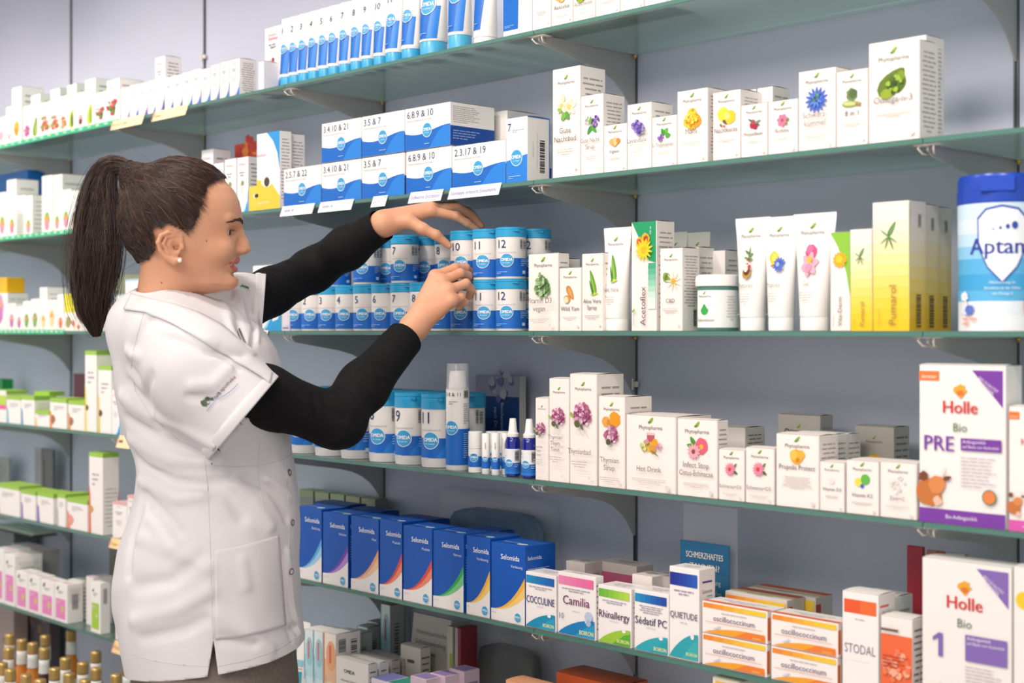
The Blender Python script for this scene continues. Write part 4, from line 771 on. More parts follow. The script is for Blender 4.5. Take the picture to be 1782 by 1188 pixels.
C(1408, 1475, 757, 3, '@third white carton behind the honeycomb carton, fourth shelf', '#efe8e4', None, side_fine(12, 5), dep=.04, yf=YF+.10, h=.116)
def demo(k):
    def f(W, H):
        a = Art(); leaf_logo(a, W*.5, H*.82, W*.4)
        if k: draw(a, 'honey', W*.5, H*.55, W*.22); a.R(W*.32, H*.45, W*.74, H*.58, '#d8d4d0'); a.T('DEMO', W*.53, H*.47, H*.1, '#3a3a3c', wmax=W*.36, rot=.1)
        else: draw(a, 'infect', W*.5, H*.45, W*.25); a.T('DEMO', W*.14, H*.5, H*.12, '#3a3a3c', al='L', rot=1.2)
        return a
    return f
C(1354, 1428, 720, 3, 'grey carton marked as display dummy with pink flower against the wall', '#bdb6b0', demo(0), side_fine(8), dep=.04, yf=-.10)
C(1488, 1556, 740, 3, 'grey carton marked as display dummy with honeycomb against the wall', '#b8b1aa', demo(1), side_fine(10, col='#6f6a68'), dep=.05, yf=-.12)
def holle(kind):
    pc = {'PRE': '#7a3aa4', '1': '#8468b4', 'x': '#d85ab0'}[kind]
    def f(W, H):
        a = Art(); a.poly([(W*.62, H*.97), (W*.97, H*.97), (W*.97, H*.74)], pc)
        for i in range(2): a.T(['BIO-QUALITÄT', 'DEMETER'][i], W*(.80-.02*i), H*(.875-.025*i), W*.045, '#efe6f4', rot=-.62, wmax=W*.26)
        if kind != '1': a.R(0, H*.90, W*.24, H*.96, '#ee7a34'); a.T('demeter', W*.12, H*.915, W*.06, '#fdf2e6', wmax=W*.18); a.R(0, 0, W, H*.09, pc); a.T('Bio-Anfangsmilch', W*.5, H*.035, W*.06, '#f4ecf8', wmax=W*.36)
        a.blob(W*.49, H*.84, W*.07, '#e8a82c', 2, .25, 16); a.E(W*.49, H*.825, W*.045, W*.03, '#e0742c', 12)
        a.T('Holle', W*.49, H*.70, W*.19, '#d4342c', wmax=W*.48, bold=W*.006); a.T('Bio', W*.49, H*.585, W*.13, '#5a7a5c', wmax=W*.22)
        if kind == 'PRE': a.T('PRE', W*.07, H*.46, W*.23, pc, al='L', wmax=W*.38, bold=W*.004)
        elif kind == '1': a.T('1', W*.20, H*.38, W*.36, pc, al='L', bold=W*.012); a.poly([(W*.205, H*.535), (W*.13, H*.50), (W*.13, H*.475), (W*.205, H*.505)], pc)
        a.R(W*.50, H*.47 if kind == 'PRE' else H*.38, W*.96, H*.545, pc); a.T('Anfangsmilch', W*.52, H*.515, W*.05, '#f2eaf6', al='L', wmax=W*.34); a.T('auf Basis von Kuhmilch', W*.52, H*.485, W*.045, '#f2eaf6', al='L', wmax=W*.42)
        a.lines(W*.50, H*.42 if kind == 'PRE' else H*.34, W*.42, 9, H*.022, '#c8b4c4', .3, al='L')
        if kind != '1':
            a.blob(W*.13, H*.19, W*.15, '#c8743a', 3, .12); a.blob(W*.22, H*.24, W*.10, '#d98a4c', 5, .12); a.blob(W*.23, H*.14, W*.05, '#e8c0a4', 6); a.blob(W*.06, H*.29, W*.06, '#7a4424', 7); a.leaf(W*.30, H*.28, W*.1, W*.05, .3, '#7a4424'); a.leaf(W*.28, H*.30, W*.12, W*.03, 1.2, '#efe6dc'); a.E(W*.83, H*.19, W*.08, W*.08, '#4a7a4c'); a.E(W*.83, H*.19, W*.068, W*.068, '#ec8444')
        else: a.blob(W*.2, H*.12, W*.14, '#efe0d8', 3)
        return a
    return f
C(1600, 1751, 634, 3, 'large white milk powder carton with purple corner and brown cow picture', '#f2eeec', holle('PRE'), None, None, dep=.05, rot=0)
C(1756, 1835, 707, 3, 'white milk powder carton with pink base at the right edge', '#f2eeec', holle('x'), None, None, dep=.05)
# ================================================================== FIFTH SHELF (level 4)
L5 = [(-6, 34, 840, '#f0a060', 'first at the left edge'), (37, 62, 851, '#9a84cc', 'second from the left edge'), (65, 93, 855, '#7a6ac4', 'third from the left edge'), (117, 152, 865, '#e88a70', 'coral ring, left of tall carton'), (100, 114, 858, '#c8c0d8', 'narrow, in the middle of the row')]
for i, (a, b, t, c, d) in enumerate(L5):
    C(a, b, t, 4, '@white carton with lime green lid, %s, fifth shelf left' % d, '#f5f1ef', greenband(c, '#e8a090' if i == 3 else None), gside, gtop, dep=.075, group='lime-lidded cartons')
C(155, 179, 786, 4, 'tall white carton with lime lid and orange corner', '#f3eeeb', greenband('#e86a3c', '#d8a04c'), lambda W, H: fine(W, H, 10, 3, .6, .1, '#c8c0bc').R(0, H-.012, W, H, '#8fba44').poly([(W*.85, H*.2), (W, H*.2), (W, H*.6)], '#e0603c'), gtop, dep=.05)
for i, (a, b, t) in enumerate([(196, 221, 872), (222, 236, 861), (237, 262, 830)]):
    C(a, b, t, 4, ['short white carton with a pink lid edge beside the tunic', 'middle white pink-lidded carton beside the tunic', 'tallest white pink-lidded carton half behind the tunic'][i], '#f6f1f0', lambda W, H: swoosh('#4a58c0', '#e0a0c0')(W, H).R(0, H*.95, W, H, '#f0b0b4'), None, lambda W, Dp: Art().R(0, 0, W, Dp, '#f0c0c0'), dep=.05)
C(-14, 16, 765, 4, 'grey booklet leaning at the left edge', '#9a9a9c', lambda W, H: Art().lines(W*.1, H*.8, W*.7, 8, H*.06, '#7a7a80', .4, al='L'), dep=.008, yf=-.06, h=.13, name='booklet', cat='booklet', flap=False)
C(60, 72, 748, 4, 'light grey narrow booklet standing against the wall', '#a4a2a4', lambda W, H: Art().lines(W*.1, H*.9, W*.8, 14, H*.04, '#84828a', .4, al='L').R(0, 0, W, H*.3, '#5c5458'), dep=.008, yf=-.05, h=.18, name='booklet', cat='booklet', flap=False)
C(74, 92, 745, 4, 'dark grey narrow booklet standing against the wall', '#6f6d72', lambda W, H: Art().R(W*.1, 0, W*.25, H*.8, '#4c4648'), dep=.008, yf=-.05, h=.18, name='booklet', cat='booklet', flap=False)
C(510, 519, 900, 4, 'turquoise-edged narrow carton beside the tunic buttons', '#e8eef4', lambda W, H: Art().R(0, H*.2, W, H, '#38a0d8'), dep=.05)
def selo(name, c, c2):
    def f(W, H):
        a = Art(); a.poly([(0, 0), (W, 0), (W, H*.56), (W*.88, H*.40), (W*.68, H*.26), (W*.4, H*.17), (0, H*.145)], '#f0ebe8')
        arc = lambda y0, y1, x0: [(W*t, H*(y0+(y1-y0)*(max(0, (t-x0)/(1-x0)))**2.1)) for t in [x0+(1-x0)*i/10 for i in range(11)]]
        a.poly(arc(.15, .36, .15)+arc(.145, .56, .0)[::-1], c2); a.poly(arc(.147, .50, .05)[0:]+arc(.147, .60, 0)[::-1], c)
        a.T('Selomida', W*.30, H*.80, H*.095, '#f2f4fa', al='L', wmax=W*.66, bold=W*.004); a.T(name, W*.94, H*.71, H*.05, '#dfe6f6', al='R', wmax=W*.5)
        omlogo(a, W*.80, H*.085, H*.062); a.lines(W*.05, H*.10, W*.35, 1, H*.02, '#c0b8bc', .3, al='L'); return a
    return f
def selos(W, H):
    a = Art(); a.T('Selomida', W*.08, H*.82, H*.07, '#e8ecf6', al='L', wmax=W*.55); a.lines(W*.08, H*.70, W*.8, 10, H*.035, '#a8bcea', .3, al='L'); return a
def selot(W, Dp):
    a = Art(); a.T('Selomida', W*.12, Dp*.25, W*.14, '#b8c8ee', al='L', wmax=W*.6); a.E(W*.75, Dp*.2, W*.14, Dp*.1, '#bcd8f2'); return a
L5b = [(519, 560, 880, 'Erkältung', '#5aaee0', '#a0d0ee', 'light blue'), (562, 606, 890, 'Gelenke', '#7a3cb4', '#b08cd4', 'purple'), (611, 659, 897, 'Haut', '#f0a878', '#f4c8a8', 'peach'), (661, 700, 903, 'Muskeln', '#e2483c', '#f08a6c', 'red'), (702, 752, 913, 'Muskeln', '#e2483c', '#f08a6c', 'red'), (754, 807, 922, 'Nerven', '#2ca850', '#74cc88', 'green'), (812, 853, 931, 'Verdauung', '#f0b43c', '#f4cc74', 'yellow'), (855, 914, 942, 'Verdauung', '#f0b43c', '#f4cc74', 'yellow')]
for i, (a, b, t, n, c, c2, cn) in enumerate(L5b):
    w_ = ['', '', '', ', narrower of two', ', wider of two', '', ', left of two', ', right of two beside the travel sickness carton'][i]
    C(a, b, t, 4, 'deep blue carton with a %s curve%s' % (cn, w_), '#0c54b2', selo(n, c, c2), selos, selot, dep=.075 if i < 6 else .085, group='deep blue curve cartons')
for i, (a, b, t, dy) in enumerate([(548, 603, 872, .09), (608, 660, 878, .09), (690, 748, 905, .10), (810, 860, 925, .10)]):
    C(a, b, t, 4, '@dark blue carton in the back row behind the %s, fifth shelf' % ['light blue curve', 'peach curve', 'red curves', 'green and yellow curves'][i], '#134396', None, None, None, dep=.06, yf=YF+dy, h=.165-.004*i, rot=0)
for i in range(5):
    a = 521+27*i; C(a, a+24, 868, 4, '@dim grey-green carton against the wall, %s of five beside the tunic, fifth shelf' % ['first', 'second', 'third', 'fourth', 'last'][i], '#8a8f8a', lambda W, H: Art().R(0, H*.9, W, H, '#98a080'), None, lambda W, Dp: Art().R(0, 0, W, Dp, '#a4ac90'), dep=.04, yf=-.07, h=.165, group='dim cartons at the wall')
def boiron(c, c2, title, tc, wave, w2, kind=''):
    def f(W, H):
        a = Art(); 
        for i in range(6):
            t = i/5; mix = lambda p, q: '#%02x%02x%02x' % tuple(int(int(p[k:k+2], 16)*(1-t)+int(q[k:k+2], 16)*t) for k in (1, 3, 5))
            a.R(W*(.02+.155*i), H*.80, W*(.02+.155*(i+1)), H*.94, mix(c, c2))
        a.lines(W/2, H*.74, W*.8, 2 if kind != 'sed' else 4, H*.035, '#a09ab0', .4)
        fx = .10 if kind != 'q' else .1
        a.T(title, W*.5, H*.45 if kind != 'cam' else H*.50, W*.24, tc, wmax=W*.92, bold=W*.003)
        a.lines(W/2, H*.40, W*.6, 1, H*.03, '#c4b8c4', .3)
        n = 12; a.poly([(W*.02, H*.02), (W*.98, H*.02), (W*.98, H*.30)]+[(W*(.98-.96*i/n), H*(.02+.28*math.cos(math.pi/2*(i/n))**.8)) for i in range(1, n)], wave)
        a.poly([(W*.45, H*.02), (W*.98, H*.02), (W*.98, H*.24), (W*.8, H*.20), (W*.6, H*.10)], w2); a.E(W*.8, H*.27, W*.06, H*.03, '#f4ecf0', 10)
        a.T('BOIRON', W*.78, H*.06, W*.12, '#eef0a0', wmax=W*.36, bold=W*.004)
        if kind == 'cam': a.T('10', W*.06, H*.26, W*.16, '#8a90a8', al='L'); a.blob(W*.84, H*.36, W*.10, '#c0cce0', 2, .06); a.blob(W*.84, H*.26, W*.07, '#a8bcdc', 3, .1)
        return a
    return f
B5 = [(915, 968, 993, ('#1c8cc0', '#1c62b8', 'COCCULINE', '#3a3a78', '#1c90b8', '#2ca0c0'), .05, 'white carton with turquoise strip beside the blue cartons', ''), (971, 1037, 993, ('#ec8ab4', '#e86aa0', 'Camilia', '#7a3468', '#1c80c0', '#2c9cc8'), .022, 'white carton with pink strip and baby picture', 'cam'), (1041, 1099, 1016, ('#6cb83c', '#b8d84c', 'Rhinallergy', '#5c3464', '#9cc83c', '#5cac34'), .05, 'white carton with lime green strip', ''), (1104, 1164, 1024, ('#1c90c8', '#1c48a8', 'Sédatif PC', '#3c3460', '#30a8b8', '#2ca0b0'), .05, 'white carton with blue strip next to the tall one', 'sed'), (1165, 1217, 984, ('#1c2c94', '#2458b8', 'QUIETUDE', '#6a5c78', '#2ca4b0', '#38b0b4'), .045, 'tall narrow white carton with a dark blue strip', 'q')]
for a, b, t, args, dp, d, k in B5:
    C(a, b, t, 4, d, '#f5efee', boiron(*args, kind=k), (lambda W, H: Art().R(W*.2, H*.85, W*.8, H*.87, '#3a3a90').T('Quietude', W*.5, H*.74, W*.2, '#6a5c78', wmax=W*.6).R(W*.5, H*.7, W*.8, H*.71, '#2ca4b0')) if k == 'q' else side_fine(10), lambda W, Dp: Art().lines(W*.5, Dp*.6, W*.6, 3, Dp*.15, '#c0b8bc', .3), dep=dp)
def oscillo(W, H):
    a = Art(); cs = ['#ee8c34', '#f09c34', '#f2ac38', '#f4bc3c', '#f4c83c', '#f4cc3c']
    for i, c in enumerate(cs): a.R(W*(.02+.16*i), H*.80, W*(.02+.16*(i+1)), H*.95, c)
    a.lines(W/2, H*.68, W*.7, 1, H*.06, '#c8b8c0', .5); a.T('oscillococcinum', W*.5, H*.43, H*.25, '#6f5a80', wmax=W*.88); a.R(W*.06, H*.37, W*.93, H*.385, '#f0a888')
    n = 14; top = [(W*(.04+.93*i/n), H*(.04+.22*math.sin(math.pi*.5*min(1, i/n*1.4))**.8)) for i in range(n+1)]
    a.poly([(W*.04, H*.04), (W*.97, H*.04)]+top[::-1], '#f2a42c'); a.poly([(W*.5, H*.04), (W*.97, H*.04), (W*.97, H*.24), (W*.7, H*.26)], '#ee8030'); a.poly([(W*.18, H*.18), (W*.28, H*.30), (W*.31, H*.27), (W*.21, H*.15)], '#cfd2e0'); a.T('BOIRON', W*.85, H*.08, H*.08, '#f6e08c', wmax=W*.2); return a
osz = .0905
for i, (a, b, hz, lay) in enumerate([(1222, 1335, 0, 'lower'), (1222, 1336, 1, 'upper'), (1342, 1458, 0, 'lower'), (1342, 1459, 1, 'upper')]):
    hh = .0405*1.36; C(a, b, 0, 4, '@white and orange striped carton, %s of the %s stack, fifth shelf' % (lay, 'left' if a < 1300 else 'right'), '#f6efec', oscillo, lambda W, H: Art().R(0, H*.1, W*.15, H*.8, '#e8742c'), lambda W, Dp: Art().R(0, 0, W, Dp*.25, '#e8683c').lines(W/2, Dp*.6, W*.7, 2, Dp*.18, '#c8c0c4', .3), dep=.05, z0=LEV[4]+.0003+hz*(hh+.0006), h=hh, flap=False, group='orange striped cartons')
for i, (a, b, dy) in enumerate([(1262, 1370, .07), (1300, 1420, .125)]):
    C(a, b, 0, 4, '@orange striped carton at the back, %s row behind the stacks, fifth shelf' % ['second', 'third'][i], '#d8cfca', oscillo, lambda W, H: Art().R(0, H*.5, W*.3, H*.9, '#c84a2c'), lambda W, Dp: Art().R(0, Dp*.6, W, Dp, '#b8503a').R(0, Dp*.3, W, Dp*.5, '#c8b478').lines(W/2, Dp*.2, W*.7, 1, Dp*.1, '#8f8a8c', .4), dep=.052, yf=YF+dy, z0=LEV[4]+.0003, h=.118, flap=False)
def stodal(W, H):
    a = Art(); a.R(W*.05, H*.80, W*.95, H*.93, '#ea5a2c'); a.R(W*.5, H*.80, W*.95, H*.93, '#ee6c34'); a.lines(W*.5, H*.74, W*.6, 1, H*.025, '#c0b0b8', .4); a.T('STODAL', W*.5, H*.42, W*.32, '#8f8098', wmax=W*.86); a.poly([(W*.05, 0), (W*.95, 0), (W*.95, H*.14), (W*.5, H*.10)], '#ea6a34'); a.R(W*.1, H*.35, W*.8, H*.352, '#d8c8d0'); return a
C(1466, 1529, 1027, 4, 'tall white carton with a red-orange strip and narrow capitals', '#f6f0ee', stodal, lambda W, H: Art().R(W*.1, H*.88, W*.6, H*.9, '#e8543c').T('Stodal', W*.5, H*.8, W*.2, '#8f8098', wmax=W*.6), None, dep=.05)
C(1496, 1560, 1040, 4, '@white carton directly behind the tall red-orange strip carton, fifth shelf', '#e8e2e0', None, side_fine(9), dep=.05, yf=YF+.055, h=.155)
def orangebox(W, H):
    a = Art(); a.R(0, 0, W, H*.80, '#ee6a3c'); a.cluster(W*.5, H*.45, W*.42, 22, ['#f4906c', '#f07c50', '#f8b090'], W*.1); a.R(W*.05, H*.84, W*.6, H*.87, '#7a5a50'); a.lines(W*.1, H*.55, W*.8, 4, H*.04, '#b03c20', .3, al='L'); return a
C(1533, 1588, 1070, 4, 'orange-fronted carton with a white top beside the milk powder carton', '#f2ece8', orangebox, side_fine(12, 2, col='#6f6a6c'), None, dep=.045)
C(1605, 1761, 969, 4, 'white milk powder carton with a large purple numeral 1', '#f2edea', holle('1'), None, None, dep=.05)
C(1764, 1840, 985, 4, 'white carton with a yellow disc at the right edge', '#f2eeea', lambda W, H: Art().E(W*.25, H*.80, W*.2, W*.2, '#f0cc2c'), None, None, dep=.05)
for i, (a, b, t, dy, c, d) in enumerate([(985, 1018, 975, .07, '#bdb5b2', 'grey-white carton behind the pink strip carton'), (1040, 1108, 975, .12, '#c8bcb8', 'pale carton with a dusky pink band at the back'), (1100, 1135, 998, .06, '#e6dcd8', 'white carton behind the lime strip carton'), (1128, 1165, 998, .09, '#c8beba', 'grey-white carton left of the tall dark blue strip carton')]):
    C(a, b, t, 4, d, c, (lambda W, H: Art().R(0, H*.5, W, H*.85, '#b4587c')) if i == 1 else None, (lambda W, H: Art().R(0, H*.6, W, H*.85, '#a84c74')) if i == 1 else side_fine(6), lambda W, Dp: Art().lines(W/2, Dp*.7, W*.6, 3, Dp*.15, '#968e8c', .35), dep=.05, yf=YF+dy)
def teeth(W, H):
    a = Art(); a.R(0, H*.7, W, H, '#1c6a9a'); a.R(0, H*.35, W, H*.7, '#2c7298'); a.T('SCHMERZHAFTES', W*.5, H*.84, H*.085, '#efe6dc', wmax=W*.75, bold=W*.004); a.T('ZAHNEN?', W*.5, H*.73, H*.085, '#efe6dc', bold=W*.004); a.T('Camilia, Beruhigung', W*.5, H*.60, H*.07, '#cfdcea', wmax=W*.66); a.T('Zahnbeschwerden', W*.5, H*.50, H*.065, '#b8d0e0', wmax=W*.7); return a
C(1184, 1270, 938, 4, 'small blue teething sign in a clear stand', '#2c6a90', teeth, None, None, dep=.002, yf=-.17, name='display_card', cat='sign', flap=False)
b = MB(); x0 = wx(1190, -.15); x1 = wx(1284, -.15); h = wz(1284, 885, -.15)-LEV[4]
acry = glassy('clear_acrylic', '#e0e6f0', .16, .05, .8)
b.box(x0, -.152, LEV[4], x1, -.150, LEV[4]+h, acry, .0006); b.box(x0, -.20, LEV[4]+.0004, x1, -.152, LEV[4]+.003, acry, .0006)
tag(b.build('acrylic_stand'), 'clear acrylic display stand behind the tall dark blue strip carton', 'stand')
C(1578, 1606, 925, 4, 'red booklet standing at the back left of the milk powder carton', '#a82c3c', lambda W, H: Art().T('Cefa', W*.35, H*.25, H*.09, '#2c1c20', al='L', wmax=W*.6).lines(W*.35, H*.2, W*.5, 4, H*.03, '#7a1c2c', .4, al='L'), None, None, dep=.008, yf=-.12, h=.22, name='booklet', cat='booklet', flap=False)
C(1612, 1642, 930, 4, 'orange and white booklet behind the numeral 1 carton', '#d8a090', lambda W, H: Art().R(W*.6, 0, W, H, '#d0604c'), None, None, dep=.008, yf=-.08, h=.21, name='booklet', cat='booklet', flap=False)
C(1648, 1684, 930, 4, 'white booklet with a red spine behind the numeral 1 carton', '#c8c0c0', lambda W, H: Art().R(W*.88, 0, W, H, '#b04040').R(W*.15, H*.85, W*.5, H*.86, '#77706f'), None, None, dep=.008, yf=-.08, h=.21, name='booklet', cat='booklet', flap=False)
# clear bag with a folded blue pouch, and one with a dark pouch
def pouch(px0, px1, yt, lev, yb, hh, col, desc, bagdesc, logo):
    x0, x1 = wx(px0, yb), wx(px1, yb); z0 = LEV[lev]+.001; n = 18; b = MB(); m = mat(col, .55, .3, noise_amt=.2, scale=20); vs = []; fs = []
    w = x1-x0
    bm = bmesh.new(); bmesh.ops.create_cube(bm, size=1); bmesh.ops.subdivide_edges(bm, edges=list(bm.edges), cuts=9, use_grid_fill=True)
    for v in bm.verts:
        c = v.co; k = 1-.12*(abs(c.z*2)**4); j = 1-.08*(abs(c.x*2)**4)
        c.x *= w*k; c.y *= .034*j*k; c.z = (c.z+.5)*hh*j
        d = noise.noise(Vector((c.x*25, c.y*25, c.z*25+col.__hash__() % 7)))*.005; c.y += d; c.z += abs(d)*.3
        c.x += (x0+x1)/2; c.y += yb+.03; c.z += z0
    b.bm(bm, m)
    if logo:
        a = Art(); omlogo(a, w*.78, hh*.45, hh*.22); a.onto(b, lambda u, v, e: (x0+u, yb-.001-e, z0+v))
    o = b.build('pouch', smooth=True); tag(o, desc, 'pouch')
    f = MB(); bm = bmesh.new(); bmesh.ops.create_cube(bm, size=1); bmesh.ops.subdivide_edges(bm, edges=list(bm.edges), cuts=11, use_grid_fill=True)
    for v in bm.verts:
        c = v.co; top = c.z+.5; c.x *= w*1.25*(1-.06*top); c.y *= .075*(1-.55*top); c.z = top*hh*1.22
        q = Vector((c.x*18, c.y*18, c.z*18)); d = noise.noise(q)*.012+noise.noise(q*2.3)*.006; d = abs(d); c.y += d if c.y > 0 else -d; c.x += noise.noise(q+Vector((9, 0, 0)))*.008; c.z = max(.0005, c.z+noise.noise(q+Vector((0, 9, 0)))*.01*top)
        c.x += (x0+x1)/2; c.y += yb+.03; c.z += z0-.0005
    f.bm(bm, glassy('clear_film_'+col[1:], '#eef0f4', .13, .18, .9)); q = f.build('plastic_bag', smooth=True); tag(q, bagdesc, 'bag')
pouch(772, 925, 875, 4, -.085, .175, '#1c5c90', 'folded blue pouch inside a clear bag behind the deep blue cartons', 'crumpled clear bag around the blue pouch on the fifth shelf', True)
pouch(822, 918, 1118, 5, -.09, .160, '#1f2a28', 'dark green-black pouch inside a clear bag on the sixth shelf', 'crumpled clear bag around the dark pouch on the sixth shelf', False)
# ================================================================== SIXTH SHELF (level 5)
def pinkpanel(c='#e88ac4'):
    def f(W, H):
        a = Art(); a.R(W*.1, H*.08, W*.85, H*.60, c); a.leaf(W*.2, H*.82, W*.2, W*.12, .8, '#3a4a3c'); a.lines(W*.3, H*.78, W*.5, 2, H*.04, '#8a9a8c', .5, al='L'); a.blob(W*.65, H*.35, W*.12, '#d8c47c' if c[1] == 'e' else '#c8d89c'); a.lines(W*.15, H*.52, W*.55, 2, H*.05, '#f4c8e0', .4, al='L'); return a
    return f
L6 = [(-14, 7, 953, 'cut by the left edge'), (8, 26, 963, 'tall, second from the left'), (28, 48, 992, 'third, lower'), (49, 70, 999, 'fourth, lower'), (71, 94, 1007, 'fifth, lower'), (95, 117, 1012, 'last on the right, bar code side')]
for i, (a, b, t, d) in enumerate(L6):
    C(a, b, t, 5, '@white carton with a pink panel, %s, sixth shelf left' % d, '#f4f1ee', pinkpanel(), lambda W, H: fine(W, H, 10, 2, .9, .5, '#b0aaa8').bar(W*.3, H*.35, W*.4, H*.4, vert=True, seed=2, col='#6a6668'), lambda W, Dp: Art().R(W*.3, Dp*.2, W*.9, Dp*.5, '#f0c8e0'), dep=.05 if i > 1 else .09, group='pink panel cartons')
C(150, 163, 1002, 5, 'white carton behind the lime panel carton', '#ece6e4', None, side_fine(8), lambda W, Dp: Art().R(0, 0, W, Dp, '#e4c8d8'), dep=.06, yf=YF+.04)
C(158, 175, 1012, 5, 'white carton with a lime green panel standing alone', '#f4f1ee', pinkpanel('#a8d03c'), lambda W, H: Art().bar(W*.3, H*.6, W*.4, H*.3, vert=True, seed=2, col='#6a6668'), None, dep=.03)
C(118, 140, 1008, 5, 'white carton behind the last pink panel carton', '#efeae6', None, side_fine(8, 3), None, dep=.05, yf=YF+.055)
C(20, 74, 946, 5, 'large grey-pink carton at the back of the left sixth shelf', '#b0a8aa', None, lambda W, H: fine(W, H, 12, 2, .8, .1, '#8a8486'), lambda W, Dp: Art().R(0, 0, W, Dp, '#c0a8b4'), dep=.06, yf=-.17)
def rack(px0, px1, py, desc, ang):
    y = -.07; x0, x1 = wx(px0, y), wx(px1, y); z = wz((px0+px1)/2, py, y); b = MB(); m1 = mat('#cfd8cc', .4); m2 = mat('#26302c', .5); n = 14; w = x1-x0
    b.box(0, 0, 0, w, .11, .006, m2, .001)
    for i in range(n): b.box(w*(i+.25)/n, .004, .006, w*(i+.75)/n, .106, .012, m1)
    o = b.build('ribbed_brush_tray'); o.location = (x0, y-.03, z-.02); o.rotation_euler = (ang, 0, 0); tag(o, desc, 'tray')
C(-14, 24, 938, 5, 'upright grey carton that carries the ribbed tray on the left', '#6f7276', None, None, None, dep=.08, yf=-.11, h=.17)
z_ = LEV[5]+.171
b = MB(); x0_, x1_ = wx(-12, -.11), wx(58, -.11)
m1 = mat('#cfd8cc', .4); m2 = mat('#26302c', .5); w_ = x1_-x0_
b.box(0, 0, 0, w_, .09, .006, m2, .001)
for i in range(16): b.box(w_*(i+.25)/16, .004, .006, w_*(i+.75)/16, .086, .014, m1)
o = b.build('ribbed_tray'); o.location = (x0_, -.115, z_); tag(o, 'black tray with white ribs lying on the grey carton, left sixth shelf', 'tray')
C(190, 222, 958, 5, 'dim olive booklet leaning at the back beside the tunic', '#77776c', lambda W, H: Art().R(W*.3, H*.8, W*.8, H*.86, '#2c4c3a'), None, None, dep=.008, yf=-.10, h=.20, name='booklet', cat='booklet', flap=False)
C(201, 222, 1050, 5, 'white carton above the lowest yellow price tag', '#f4f0ee', swoosh('#3a58c0', '#f0b090'), None, None, dep=.05)
# sixth shelf, right of the tunic
def skin(c, line='#e06a6c'):
    def f(W, H):
        a = Art(); mid = {'b': ['#cfe8ee', '#b8dde6', '#9cccd8', '#e4eef0'], 'o': ['#f6dcc4', '#f2c49c', '#eeb07c', '#f6eae0']}[c]
        a.R(0, 0, W, H*.35, mid[0]); a.R(0, H*.35, W, H*.65, mid[1]); a.R(0, H*.65, W, H, mid[3]); a.E(W*.6, H*.7, W*.4, H*.2, mid[2]); a.R(W*.45, H*.60, W*.62, H*.84, line); a.R(0, H*.3, W*.06, H, '#3aa0b0' if c == 'b' else '#e08a4c'); a.lines(W*.2, H*.4, W*.1, 8, H*.03, '#8aa0b0', .4); return a
    return f
yc = YF+.02
tube(wx(519, yc)+.024, yc, LEV[5]+.0003, .05, .175, .022, lambda w, h: Art().R(-w*.3, h*.2, w*.3, h*.35, '#2ca0b4').R(-w*.3, h*.38, w*.3, h*.39, '#e06a6c').R(-w*.33, h*.42, w*.33, h*.5, '#8accd8'), 'white tube with turquoise stripes beside the tunic hem', 5, cap='#4cb0c0')
S6 = [(530, 545, 1093, 'b', .06, 'first pale blue skin cream carton right of the tube'), (546, 562, 1096, 'b', .06, 'second pale blue skin cream carton right of the tube'), (564, 585, 1099, 'o', .07, 'peach skin cream carton with bar code side')]
for a, b_, t, k, dp, d in S6:
    C(a, b_, t, 5, d, '#f2eeec', skin(k), lambda W, H: Art().bar(W*.1, H*.75, W*.3, H*.18, vert=True, seed=3).bar(W*.6, H*.5, W*.25, H*.42, vert=True, seed=5, col='#55555c'), None, dep=dp)
def omwhite(W, H):
    a = Art(); a.T('OMIDA', W*.45, H*.74, H*.1, '#3c3c40', bold=W*.004); a.T('HAMAMELIS SUPPOSITORIA', W*.5, H*.58, H*.05, '#6c6664', wmax=W*.74); a.T('Zäpfchen', W*.5, H*.5, H*.04, '#8c8684'); return a
for i in range(4):
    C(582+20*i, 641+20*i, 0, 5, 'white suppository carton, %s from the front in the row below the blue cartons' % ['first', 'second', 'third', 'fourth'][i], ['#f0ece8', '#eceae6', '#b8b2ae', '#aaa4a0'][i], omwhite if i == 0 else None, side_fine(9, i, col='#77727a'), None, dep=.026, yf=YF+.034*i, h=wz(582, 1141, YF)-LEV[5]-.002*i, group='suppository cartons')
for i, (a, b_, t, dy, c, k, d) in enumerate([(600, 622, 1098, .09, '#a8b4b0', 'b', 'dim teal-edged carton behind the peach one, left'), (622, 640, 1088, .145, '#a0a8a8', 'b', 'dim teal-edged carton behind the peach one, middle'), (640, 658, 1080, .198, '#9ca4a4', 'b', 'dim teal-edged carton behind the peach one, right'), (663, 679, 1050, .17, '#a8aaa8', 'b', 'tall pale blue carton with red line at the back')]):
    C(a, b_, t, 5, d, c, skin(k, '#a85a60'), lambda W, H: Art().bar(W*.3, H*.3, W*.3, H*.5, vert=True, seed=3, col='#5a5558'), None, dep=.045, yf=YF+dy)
C(668, 690, 1046, 5, 'grey-white carton with a small blue mark at the far back', '#a8a6a2', lambda W, H: Art().R(W*.1, H*.65, W*.6, H*.75, '#4a90a4'), None, None, dep=.03, yf=-.05)
def homeo(W, H):
    a = Art()
    for i, t in enumerate(['Homöopathische', 'Selbstanwendung', 'in Notfällen']): a.T(t, W*.12, H*(.78-.11*i), H*.075, '#5c5a5c', al='L', wmax=W*.8)
    a.T('Selbsthilfe · Globuli', W*.12, H*.42, H*.04, '#5c5a5c', al='L', wmax=W*.5); a.blob(W*.8, H*.08, W*.06, '#8a6048', 2); return a
C(706, 772, 1046, 5, 'grey-white booklet with three lines of large title, leaning at the back', '#c0bab4', homeo, None, None, dep=.01, yf=-.13, h=.205, name='booklet', cat='booklet', flap=False, lean=-.12)
